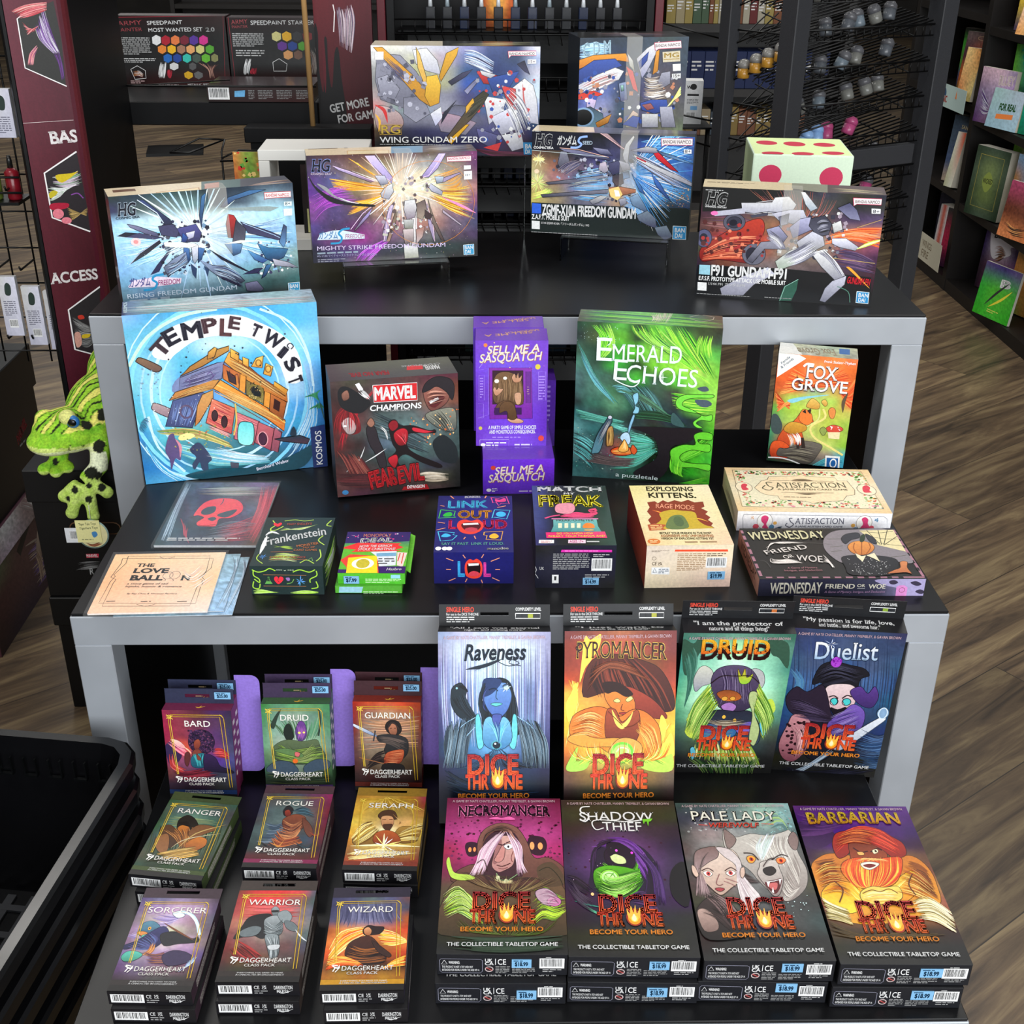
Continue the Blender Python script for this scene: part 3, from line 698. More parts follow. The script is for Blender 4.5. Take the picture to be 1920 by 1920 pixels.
ART['druidD.F'] = '''
g 476,587,698,476,365;487,7ba,bfb,8ca,587;498,9db,dfe,9db,487;5a8,bfc,eff,bfd,6a8;6b8,cfd,dfe,cfc,6a8;597,9da,bdb,8c9,587;465,686,797,676,454;344,454,444,344,333;222,333,333,222,222;222,222,222,222,222 0.07
s 354 -1,47 55,70 86,22 119,81 89,142 71,239 39,289 16,240
s 354 425,29 498,40 540,87 551,232 496,160 457,136
h 476+587+365 39 10.4 10,167 52,339 43,543 / 57,94 84,190 68,414
S d8d8c8>9898a8 78,319 98,239 132,220 173,262 171,337 128,362 95,401
S b8b8b8 349,284 379,234 428,258 446,332 425,383 394,358
S 5a4a6a>3a3048 169,312 198,237 277,212 361,235 419,333 425,459 351,538 247,526 191,437
h 4a3a5a+6a5a7a+322844+8a7a9a 60 6.5 198,237 237,348 224,488 / 370,235 376,359 410,485
S d8b838>98d040 298,236 321,285 334,235 350,297 379,271 364,334 318,334
S 8a4a2a>c86a30 207,412 250,386 307,397 339,435 314,461 249,462
E ea4 252 447 16.7 15.4 -1
E ea4 294 446 14.8 14.1 -1
S b07ac0 239,501 278,474 318,499 304,538 267,539
h a8c838+c8e050+6a9a28+4a7a20+e0e868 105 10.6 162,337 110,464 67,607 / 224,488 162,619 118,753
h a8c838+c8e050+6a9a28+4a7a20+e0e868 90 9.9 419,333 471,458 525,587 / 391,485 452,601 480,747
s e0e060 73,568 116,528 149,580 115,620
s d0e050 65,687 106,620 149,672 108,740
s c8e050 456,484 498,445 526,522 494,561
S 2a2a3a>3a4a5a 167,567 228,527 323,538 397,537 457,641 464,774 353,803 238,805 162,712
h 3a5a8a+2a3a5a+4a7a9a 45 8.3 164,632 240,644 328,669 / 185,752 271,751 369,776
S 6a5ab0>8a6ac8 327,656 379,616 426,615 441,667 408,708 361,709
S 3a6aa0 138,659 211,631 328,669 325,723 223,751 155,739
h 6a4a8a+4a8aa0 30 6.9 149,672 226,684 320,683 / 165,739 231,738 323,709
e f9c44a 262 578 9.4 13.1 -1
e f9c44a 321 603 9.4 13.2 -1
S b8c888 380,396 419,408 416,537 460,667 447,788 412,735 410,563 379,460
h b8d060+8aa838+e0e8a0+6a8a30 60 8.4 404,748 453,843 507,967 / 117,740 116,835 102,890
S 6ac8e0 455,628 476,601 498,667 486,720
S 6ac8e0 106,821 125,807 138,862 123,903
h 4a6a38+2a4a28+7a9a50 45 8.6 93,890 156,944 201,1014 / 497,883 465,939 459,1052
h 121+232 21 13.1 86,1030 279,1013 596,1050 / 93,1115 290,1112 586,1121
h 8ac050+d8f080+3a6a20 90 2.7 156,362 94,490 64,674 / 233,488 174,645 130,780
h 8ac050+d8f080+3a6a20 75 2.7 420,345 493,484 538,613 / 400,485 465,627 489,747
c 2a1a10 4.3 171,337 221,286 294,285 367,284 419,333
h c8b8a0+6a5a48 30 2.7 167,567 255,604 357,590 / 165,645 262,670 429,641
t w39 311 100,172 448,172 101,73 0.06 DRUID
t w27 fc3>e62 97,132 441,133 97,41 0.06 DRUID
d 311 40 6.2 91 70 444 173
'''
ART['duel.F'] = '''
g 335,346,346,346,335;346,347,457,346,346;357,457,358,457,357;358,469,468,469,358;257,358,347,358,257;247,357,236,346,246;236,245,223,235,236;123,223,222,223,123;221,222,222,222,221;222,222,222,222,222 0.08
h 235+457+346 39 6.3 6,57 39,319 43,570 / 542,43 578,302 598,576
h 58a+47a 21 5.2 6,273 63,367 21,470 / 51,269 99,364 79,491
S 1a1a22 147,311 172,236 231,207 315,225 389,244 423,290 383,317 376,392 344,419 216,417 189,357 146,373
h 0a0a10+2a2a38+1a1a24 45 7.8 156,310 224,220 336,248 / 175,383 261,351 397,292
S e8d0d0>c8a0a8 214,405 245,365 335,358 378,404 375,505 334,598 285,576 240,490
S 1a141c 259,527 297,537 341,520 336,611 298,601
S 4ac8c8 251,471 272,456 289,480 275,507
S 4ac8c8 314,466 340,455 358,481 334,506
o 223 4.3 271 482 20 25.2
o 223 4.3 335 480 21.8 25.2
c 322 7.5 239,453 265,441 288,459
c 322 7.5 309,457 332,433 357,443
S 2a2030 52,569 21,470 66,391 125,424 191,369 227,429 263,552 290,614 211,647 132,614
S 5a3a8a>3a2860 342,407 390,366 434,412 462,360 492,433 468,510 401,490
S 7a5ab8>4a3a80 264,629 327,547 374,492 436,538 443,641 400,723 320,756 266,708
h 3a2a5a+2a2040+5a4a8a 45 9.5 274,629 342,649 413,630 / 320,823 380,777 444,706
S c88a90>8a4a58 54,660 73,593 129,589 174,650 171,769 165,863 117,935 56,913 24,808
d 2a1218 50 13.4 50 634 170 903
S 1a1a26 157,664 207,621 272,681 318,809 285,907 189,902 156,797
S e8ecf4>a8b0c0 307,797 388,711 484,611 533,569 554,586 509,648 431,747 350,833
h cde+9ab+678 18 5.7 69,1022 179,971 302,824 / 38,1081 165,1014 324,849
E 8ac 533 543 30.9 38.3 -5
o def 5.4 533 543 21.8 38.3
h 3a4a6a+2a3a55+4a6a9a 45 8.1 438,667 538,711 602,653 / 452,879 543,857 610,811
h 1a1a26+2a2a3c 45 9.9 63,967 203,1010 389,966 / 76,1077 268,1060 579,963
S 223 423,814 497,807 559,842 526,872 450,865
h 345+234 15 7 429,854 508,874 603,933 / 452,879 524,913 600,975
h 1a1420+5a4a6a+3a3048 60 2.7 39,468 115,488 235,554 / 75,606 171,624 292,627
h 8a6ac0+4a3a80+b0a0d8 45 2.7 268,590 327,547 396,516 / 300,744 368,699 432,629
h e8b0b0+8a4858 30 2.7 65,672 112,747 113,908 / 157,664 179,755 166,876
h 0a0a10+4a4a60 30 2.6 160,273 244,230 373,257 / 171,358 254,303 369,343
h 2a4a78+5a80b0 45 2.7 413,748 509,766 616,731 / 441,934 558,951 626,904
t w24_s45 235 129,197 446,183 124,84 0 Duelist
t w9_s45 fff>9bd 129,194 443,181 124,82 0 Duelist
r fff+cdf 8 4.1 201 90 4.1 40.7
S a4c 214,209 235,171 269,192 262,235 232,241
d 82a 12 8.3 219 184 266 229
'''
ART['HEART_COMMON'] = '''
l c9a227 3.3 43,27 308,26 317,48 334,458
l c9a227 3.3 38,38 297,37 321,460
l c9a227 3.3 38,38 30,63 49,381
l e6c84a 3.3 43,27 40,79 56,381
l e6c84a 3.8 21,49 53,31
l e6c84a 3.8 21,27 53,53
o e6c84a 2.9 35 39 9.8 10.1
l e6c84a 2.9 297,23 316,41
t w15_s45 f4f0ea 83,426 305,425 83,400 0 DAGGERHEART
c f4f0ea 5.2 46,430 53,410 42,395 66,400
w f4f0ea 8.7 37,398 65,412 73,395
c f4f0ea 4.3 56,434 66,420 74,408
t w24 f4f0ea 106,447 240,446 106,433 0 CLASS PACK
'''
ART['HEART_SPINE'] = '''
b 11 16 153 65
t w12 ddd 163,37 186,37 163,18 0 CE
t w30 ddd 198,26 217,26 198,16 0 UK
t w30 ddd 197,38 217,38 197,28 0 CA
m aaa 163 43 221 67 2
t w12_s60 e4e4e4 248,39 328,38 248,17 0 DARRINGTON
t w12_s60 e4e4e4 258,59 309,59 258,43 0 PRESS
w e4e4e4 4.5 262,50 284,61 328,43
'''
ART['bard.F'] = '''
g 824,734,523,425,324;924,834,634,535,334;924,834,735,536,335;824,d53,945,636,446;835,846,735,538,447;633,534,435,334,335;323,323,323,333,334;212,222,212,222,222 0.09
s 312048 1,207 78,185 79,280 18,335
h d57+f9a 21 4.3 32,175 77,195 120,237 / 12,196 63,249 107,280
S f8d0c0>e890a0 30,173 69,179 99,208 102,227 66,217
h b33+822+d55 27 5.6 241,225 288,224 332,255 / 246,278 293,277 330,287
S 2a1838 122,184 137,136 185,114 231,124 256,161 257,203 230,246 193,252 147,242 126,216
d 4a2a50+1a0c24+5a3660+6a3a5a 200 6.9 128 118 254 244
S 9a4a34>6a2a28 154,183 176,170 186,193 174,226 157,236 149,215
S 7a3a30 148,235 176,231 191,268 162,290 135,269
S 2a6a7a>1a4a60 130,280 164,258 202,257 210,321 176,343 130,333
h 3a9aa0+1a4a5a+5ac0c0 30 3.7 136,258 152,290 158,333 / 202,252 190,289 186,338
S 7a3a30 160,258 177,279 180,295 161,292
S 34204a>1a1428 202,257 256,278 280,331 334,352 342,373 240,364 194,354
S 5a2a2a 99,259 119,248 125,280 107,334 94,312
h 6a1a28+3a0c1c+8a2a3a 39 7.5 25,357 99,366 176,343 / 49,411 143,409 276,385
h a33+d66 15 5 15,260 18,335 70,378 / 34,260 47,324 100,355
w f8c0a0 8 85,206 120,237 132,258
'''
ART['druidH.F'] = '''
g 373,586,596,585,485;485,798,898,687,475;586,8a9,9aa,798,586;697,9a9,aba,8a8,687;575,786,897,676,676;354,565,676,454,353;232,343,454,343,232;222,332,332,222,222 0.1
h 586+8a8+464 36 7.3 18,82 79,144 113,217 / 334,61 302,144 262,217
s 2a3a30 104,30 83,82 61,144 43,123 75,61
c 2a3a30 9.8 298,30 305,92 291,185
S 1c2420 117,134 137,113 154,139 160,196 131,217 110,175
S 6a3a8a>4a3a6a 172,154 193,102 220,107 232,165 218,206 187,217 175,186
h 9a5aaa+7a4a8a 15 4.3 183,123 190,165 183,207 / 220,118 222,165 206,212
e fe6 192 167 7.4 6.3 0
e fe6 216 165 5.6 5.2 0
S 5a6a4a>2a3a2a 75,228 132,207 206,217 281,206 298,248 323,322 199,354 69,333 45,270
h 6a8a3a+3a4a2a+8aa84a+2a2a24 75 6.7 84,228 147,270 298,238 / 51,323 181,344 332,333
h 8a9a5a+4a5a30 30 3.7 130,238 193,291 261,227 / 108,312 190,344 286,312
S 5a7a4a 54,270 129,259 202,291 192,312 109,291
S 3a4a5a 10,376 69,333 144,344 178,397 121,418 27,408
S 3a4a5a 341,333 276,322 208,365 216,408 291,397 339,375
e d62 163 333 14.1 13.8 0
S c66 165,280 189,285 183,307 164,303
h 3a4a34+1a2420+55603c 60 6.2 9,397 159,418 339,375 / 5,462 175,472 345,461
'''
ART['guard.F'] = '''
g 921,b42,c53,c42,931;822,865,a86,964,832;722,987,ba8,986,732;633,987,a98,765,633;533,765,765,543,532;422,543,654,432,321;322,422,322,322,211;411,222,222,222,411 0.1
h a75+c97+865 45 8.5 34,65 183,94 351,71 / 18,285 179,262 338,259
S 1e1a1c 167,146 180,115 210,104 243,119 254,161 241,187 218,198 181,178
S b8785a>7a4a38 183,141 205,125 226,140 229,177 213,198 192,183
c 311 3 192,154 204,152
c 311 3 214,152 224,152
h 1a1618+3a2a28 18 3.7 172,146 201,109 247,145 / 176,178 210,120 251,182
S d8e0f0>6a80a8 4,130 8,149 105,200 115,189
l 3a3a40 7.9 115,168 104,231
S 2a2a2e>1a1a1c 124,199 180,188 255,198 287,229 281,303 233,346 177,325 159,283 170,241 132,231
h 4a4240+6a5a54+2a2626 36 4.9 133,199 199,209 283,229 / 132,236 198,251 281,303
S c05a34>7a2a1c 168,304 216,282 263,282 252,346 214,368 157,363
h e08a5a+a04a2a+8a3020 27 3.1 173,304 216,293 263,287 / 162,358 205,362 247,356
S 1c1818 157,363 252,367 256,410 152,411
h 3a2c2a+1a1414 24 6.2 73,359 121,305 169,283 / 52,413 110,369 167,358
l 8a5a3a 5 26,328 157,363
'''
ART['ranger.T'] = '''
g 353,464,464,454,354;454,566,576,455,444;343,576,687,465,444;353,577,687,465,454;344,576,576,565,454;343,454,565,454,343;443,343,443,343,333;243,232,242,232,242;222,222,222,222,222 0.1
h 8a9a6a+6a7a5a 24 10.7 32,123 125,124 310,126 / 50,262 132,239 318,253
h 1a2414+2c3a1c 30 6.6 -13,194 17,317 30,437 / 327,150 343,275 349,444
S 221e18 99,153 127,104 169,118 209,165 236,226 193,257 136,251
S c87830>8a4a1e 116,196 135,175 166,184 182,233 163,250 136,239
s 1a1410 104,166 143,148 174,183 136,177
S 5a3a22>3a2414 31,214 74,183 145,250 154,299 125,340 69,310
h a86a34+6a3c20+3c2414+c88a4a 69 6.5 31,214 124,265 176,333 / 270,170 240,238 210,329
S 7a5030 179,220 214,165 288,168 305,191 249,237 219,278
S 8a5a34 37,276 80,246 112,304 122,377 83,370 48,325
S c8762e>8a4a20 197,293 236,251 283,258 292,306 245,349 202,330
h d8a850+8a6a34+5a4020+e8c87a 60 5 79,382 155,348 249,312 / 114,426 194,404 287,368
w c8a868 7.1 164,347 218,228 345,148
w d8c8a0 5.1 134,339 188,270 340,212
h 3a3a20+222414 24 5 18,450 110,415 203,427 / 203,427 266,407 350,396
'''
ART['rogue.T'] = '''
g 544,444,445,635,825;444,555,566,645,724;445,566,677,655,723;444,566,677,555,613;455,566,555,444,612;344,455,444,345,512;233,333,333,333,312;512,522,522,522,512;222,222,222,222,222 0.1
h 456+678+345 45 9.3 48,211 115,235 176,182 / 35,363 105,361 182,309
s 2a2428 122,131 141,90 173,116 171,156 138,170
S a04030>602020 132,137 152,123 167,156 148,176
h 4a6a7a+2a3a44 21 5.4 166,130 215,102 274,126 / 171,156 225,154 292,178
S 8a4a34>4a241e 134,196 189,155 247,180 243,257 197,296 157,272
h b06a44+7a3c2c+4a2420+c88858 60 6 134,196 194,233 238,180 / 123,324 204,334 236,270
S 6a3a2c 229,180 271,218 300,281 289,319 254,270
h a84a2e+d07a3a+6a2a1c 54 5.2 122,273 169,335 234,308 / 90,374 164,397 260,357
s c8883a 108,336 144,385 169,335 146,397
h 3a2c2c+1c1a1e+544 45 7.8 62,325 146,397 243,357 / 34,437 153,433 301,393
w 8a3a2a 10.5 282,281 313,306 337,292
w 2a3a44 12.4 226,358 284,393 312,355
'''
ART['seraph.T'] = '''
g a72,b83,a83,a72,934;c93,ca4,a84,973,832;da3,b94,983,a84,a73;db4,ca5,b96,da6,b94;da3,eb5,ffc,eb5,ca4;b72,db5,eb5,db5,a83;963,b95,a85,b84,853;942,b53,942,842,832;222,222,222,222,222 0.1
h c9a040+a88028+e8c860+8a6820 60 8.1 18,116 76,74 142,18 / 359,106 273,55 158,4
o d8b84a 5.4 172 164 133.6 143.9
S 4a3020 126,152 140,119 174,105 207,117 225,163 213,176 151,178
S d8a070>a86a40 143,165 170,148 203,161 209,215 188,254 159,232
c 411 4.3 150,180 169,177
c 411 4.3 185,177 203,176
s 4a2c1c 157,216 181,209 207,212 196,256 173,252
h d8b070+8a6030 18 4 200,137 231,175 252,201 / 211,150 241,188 235,214
S a88038>7a5420 37,258 115,243 135,268 136,343 78,369 23,346
S a88038>7a5420 344,237 254,226 224,278 248,340 318,338 341,312
h e8c868+b08830+6a4818+f8e8a0 60 5.2 9,309 50,219 100,192 / 44,370 106,319 143,255
h e8c868+b08830+6a4818+f8e8a0 60 5.3 367,197 307,225 242,277 / 343,325 290,326 230,328
S b85a28>7a3018 128,281 178,254 233,278 257,339 190,366 127,343
w fff6c0 16.5 18,371 181,360 355,367
w fff6c0 12.6 172,279 179,366 179,415
r fff+fe8 12 8.2 179 363 4.1 92.7
h e8d080+c89840+fff0b0 39 6.3 7,420 99,393 183,378 / 23,467 156,440 350,410
'''
ART['sorc.T'] = '''
g 547,668,879,767,434;657,a8b,cac,b9b,546;767,baa,cac,978,556;979,bad,cca,988,656;868,a9a,cbb,b9b,766;769,989,a8b,97a,547;536,768,867,756,434;323,434,444,333,322;222,333,222,222,222 0.1
h cbd+a9c+87a 36 8.1 105,87 191,106 247,73 / -16,225 69,244 136,202
S 5a8aa0>2a4a6a 43,183 50,151 87,140 128,171 131,212 108,243 66,234 36,214
S d88a4a 35,209 57,201 83,211 65,229
e f6b040 84 184 7.1 9.7 -1
e 200 84 184 3.2 4.3 -1
S 6ac0a8 63,224 101,218 94,248 66,249
S 3a3a6a>24244a 97,202 144,170 178,211 156,273 117,303 52,295 8,306 -5,286 48,254
h 4a4a80+2a2a50+5a6aa0 45 6.2 105,202 140,243 122,293 / 2,286 63,304 117,303
S 2a2a30 142,222 184,201 234,210 289,240 310,229 317,259 234,271 174,282
h b8703a+d89a5a 15 4.4 114,263 112,313 79,334 / 140,273 135,313 113,343
w 7a4a34 9.1 138,150 215,200 299,250
c cef 14.8 169,101 201,85 255,105 292,157 315,219
w fff 9.2 175,107 227,89 292,157 320,239
S e8f8ff 164,96 192,79 223,106 195,122
S 5ac0b0>3a8a70 6,350 21,320 58,315 95,334 72,364 29,374
h 7a4a6a+4a3050+a0683a 39 4.9 89,314 149,333 210,302 / 132,382 201,381 267,370
S 3a3050 182,342 213,312 260,311 303,330 318,359 264,389 211,390
h 9ad+cef 18 3.3 342,329 323,378 279,418 / 303,359 297,398 274,427
'''
ART['warr.T'] = '''
g 732,c33,d33,d44,556;933,d44,d44,855,455;a44,c65,b77,977,667;a65,b87,a88,a77,777;844,866,a98,766,566;722,855,755,644,445;522,642,643,544,433;322,332,322,332,322;222,222,222,222,222 0.1
h d66+a33 30 7 33,69 141,79 302,68 / 22,176 142,176 300,165
S 9aa4a8>5a6468 168,117 185,98 204,117 205,149 182,154
s 222 171,124 201,122 201,133 175,135
S 1e1e20>2a2a2e 178,154 136,144 76,165 54,218 29,290 74,280 111,270 162,290 183,228
S a0a8ac>4a5458 150,176 186,154 220,165 239,228 230,269 174,269 153,218
S 8a9498 200,144 237,122 267,154 264,186 233,197
S 6a7478 240,186 281,196 312,238 290,248 254,228
h c8d0d4+5a6468+889296+30383c 60 4 150,176 197,218 230,175 / 157,259 206,269 242,249
S 6a7478 52,249 102,218 143,228 127,270 66,280
S 8a9498>3c4448 167,269 222,269 240,330 242,390 213,400 187,340
h b8c0c4+4a5256+7a8488 39 3.9 168,280 201,330 207,410 / 230,269 232,330 242,390
S c8ccd0 189,330 239,325 236,350 201,355
h 7a1c1c+a83030+4a1010 45 6.6 82,321 127,351 176,410 / 25,351 76,410 157,429
w d8dce0 8.2 296,238 326,279 362,310
w a33 10.7 46,300 109,341 173,390
'''
ART['wiz.T'] = '''
g 335,446,566,557,644;335,557,668,557,445;446,668,779,557,a52;a52,d84,c86,b64,c42;d73,e94,c73,a63,d73;d52,c63,a42,a52,c42;742,652,421,532,421;a62,a72,a62,a72,a62;222,222,222,222,222 0.1
h 557+779+446 36 9.4 42,23 58,99 43,183 / 304,27 308,103 343,157
h f8d048+f07818+e84a18+fff0a0 90 6 17,305 61,204 169,175 / 18,384 100,287 196,207
h f8d048+f07818+e84a18+fff0a0 75 6.2 202,186 283,208 349,250 / 249,289 304,290 358,271
S 2a1c1e 155,196 177,170 209,176 249,182 236,218 197,227 166,227
S e0a070>a05a34 159,196 178,180 195,201 189,227 169,225
S 4a2a22>2a181a 99,276 151,237 198,238 250,309 270,369 211,397 140,376 91,346
h 7a4a2a+3a2220+1a1214+a8622e 75 5 107,277 173,308 242,299 / 88,395 173,406 279,389
S 3a2420 200,258 250,299 291,340 277,354 228,319
h f8a030+e85018+c83018+f8d868 60 6.4 14,423 80,395 189,406 / 16,364 75,346 139,367
h f8a030+e85018+f8d868 45 5.3 265,408 309,370 361,341 / 236,426 296,408 357,400
'''
ART['rising.F'] = '''
g 233,234,355,344,123,234,456,345;335,455,788,688,345,456,9bc,678;adf,cef,dff,fff,dff,cef,bef,ade;adf,bdf,dff,fff,eff,cef,ace,9ce;9cf,adf,cef,eff,dff,bdf,9ce,8bd;8be,9ce,ade,bdf,ace,9ce,8bc,8aa;7ac,8bd,8bd,9bc,8ab,7ab,799,688;689,79b,79a,79a,689,577,355,366;123,234,233,234,123,112,111,122 0.12
h 9df+cef+eff+7bd 90 4.2 2,182 201,213 541,272 / 30,468 244,417 538,300
h 9df+cef+eff+69c 75 4.5 1126,207 902,246 576,275 / 1134,581 884,450 606,321
r eff+cef+bdf 40 11.3 513 269 42.5 495.4
p 223 20,246 73,226 264,258 260,286 72,258
p 446 74,258 157,237 302,279 246,288
p 223 69,435 140,364 273,290 284,313 179,382
l cdf 3.5 69,435 143,367 273,292
p 335 190,513 239,453 327,360 340,368 282,442 248,497
d cde+556+223+79b+335 120 18.4 274 177 585 524
d fff+9cf+446 60 13.4 877 361 1112 578
h eff+acd+335 45 3.9 294,350 395,316 538,300 / 304,496 424,435 528,386
P 3a4a7a>223 164,29 210,36 357,170 378,229 313,195 285,136
l def 5.4 170,31 280,122 313,188
P 47a>224 539,158 566,40 596,21 559,173 544,243
P 47a>335 677,119 733,60 872,25 979,30 774,78 705,122
p 9aa 677,126 984,137 1056,150 996,171 739,142
P 335>446 796,222 971,296 1042,332 1104,386 1010,355 839,299
l bdf 3.6 809,231 1012,329 1097,381
P 446 277,206 367,199 404,245 385,286 290,264
P 88a>446 90,175 155,195 265,247 275,276 196,248 107,198
P 559>335 391,230 512,212 541,272 521,328 423,319
P eef>99b 443,263 501,254 489,296 452,307
P 36b>225 423,261 454,293 436,327 409,317
P b33>622 722,166 757,176 787,236 757,328 707,316 702,229
P 334>556 768,206 827,269 813,340 782,367 733,347
P 69c>346 681,357 747,356 796,368 776,425 731,439
p ffe 298,311 395,316 574,362 545,366 391,352 302,336
p ffe 667,356 784,341 929,358 782,359
P 47b>235 419,354 453,365 452,437 435,458 410,433
P eef>89a 468,359 511,349 518,415 476,469 466,439
P 47b>235 510,363 551,374 522,444 498,464
P 9ac>334 279,471 348,420 429,384 435,458 361,487 299,539
h cde+446+223+8ac 39 5.3 309,452 366,443 429,391 / 292,531 359,501 435,458
P 9ac>334 508,443 589,488 667,496 729,539 788,613 749,631 651,591 571,523
h cde+446+223+8ac 45 5.4 589,488 674,504 763,565 / 603,556 685,609 775,664
P 88a>334 786,628 868,621 908,679 884,699 796,682
p 223 572,376 665,444 830,557 794,546 650,457
p 346 449,459 487,500 473,565 455,533
p 346 532,482 564,515 549,561
P 6ad>348 822,407 898,452 954,487 916,506 866,478
P 335>69c 1077,261 1094,278 1082,380 1064,415 1038,376
P 48b>235 891,369 961,406 1094,426 1059,482 983,505 940,478
P ccd>778 984,482 1087,515 1151,559 1054,542 995,529
P 335 777,567 861,538 920,536 873,569
P 47a>224 936,523 974,519 931,590 899,609
e fdd 129 291 31.1 25.4 5
e e99 129 291 14.9 12.7 5
d eff+fff 30 2.8 6 252 312 424
t w42_s40_i20 cde 39,123 160,125 40,43 0 HG
t w21_s40_i20 112 41,121 158,123 42,44 0 HG
t w20 234 28,142 172,143 28,128 0 COSMIC ERA
p ede 44,571 83,535 174,530 210,522 382,551 374,584 222,590 49,580
t w24_i25 66a 50,573 182,578 52,529 0 ガンダム
t w18_i20 a58 230,583 372,585 230,551 0 FREEDOM
c 39c 14.2 273,514 217,520 200,543 225,568 200,602 136,606
t w9 cde 30,650 731,663 30,621 0 RISING FREEDOM GUNDAM
m 9ab 40 651 337 695 1
p f8e8e8 965,46 1138,52 1138,88 975,83 964,85
l c33 2.9 965,46 1138,52 1138,88 989,84 966,94 965,46
t w10 c44 974,76 1127,81 974,57 0 BANDAI NAMCO
p eff 1089,115 1140,117 1139,144 1088,142
t w6 234 1096,138 1131,138 1096,119 0 8+
p eef 1082,161 1139,163 1137,208 1081,207
p 3a9ccb 1074,658 1150,659 1149,744 1075,743
l e8f4f8 3.8 1074,658 1150,659 1149,744 1075,743 1074,658
t w24 f4f8fa 1082,694 1138,696 1083,668 0 BAN
t w24 f4f8fa 1081,727 1115,728 1082,701 0 DAI
'''
ART['rising.T'] = '''
p ead8b8 43,-586 678,-350 462,919 -85,711
p 466 634,-137 881,-45 673,999 456,916
p 334 888,-118 1268,24 1000,1123 667,997
m 754 44 18 303 183 1
p c96 293,213 570,163 557,279 286,310
p f6e0b0 297,231 560,177 552,266 295,291
m 654 33 248 265 269 2
p c87 620,76 716,58 688,207 594,224
h a87+668+cba 21 9.4 834,262 974,173 1166,136 / 808,322 953,272 1127,302
'''
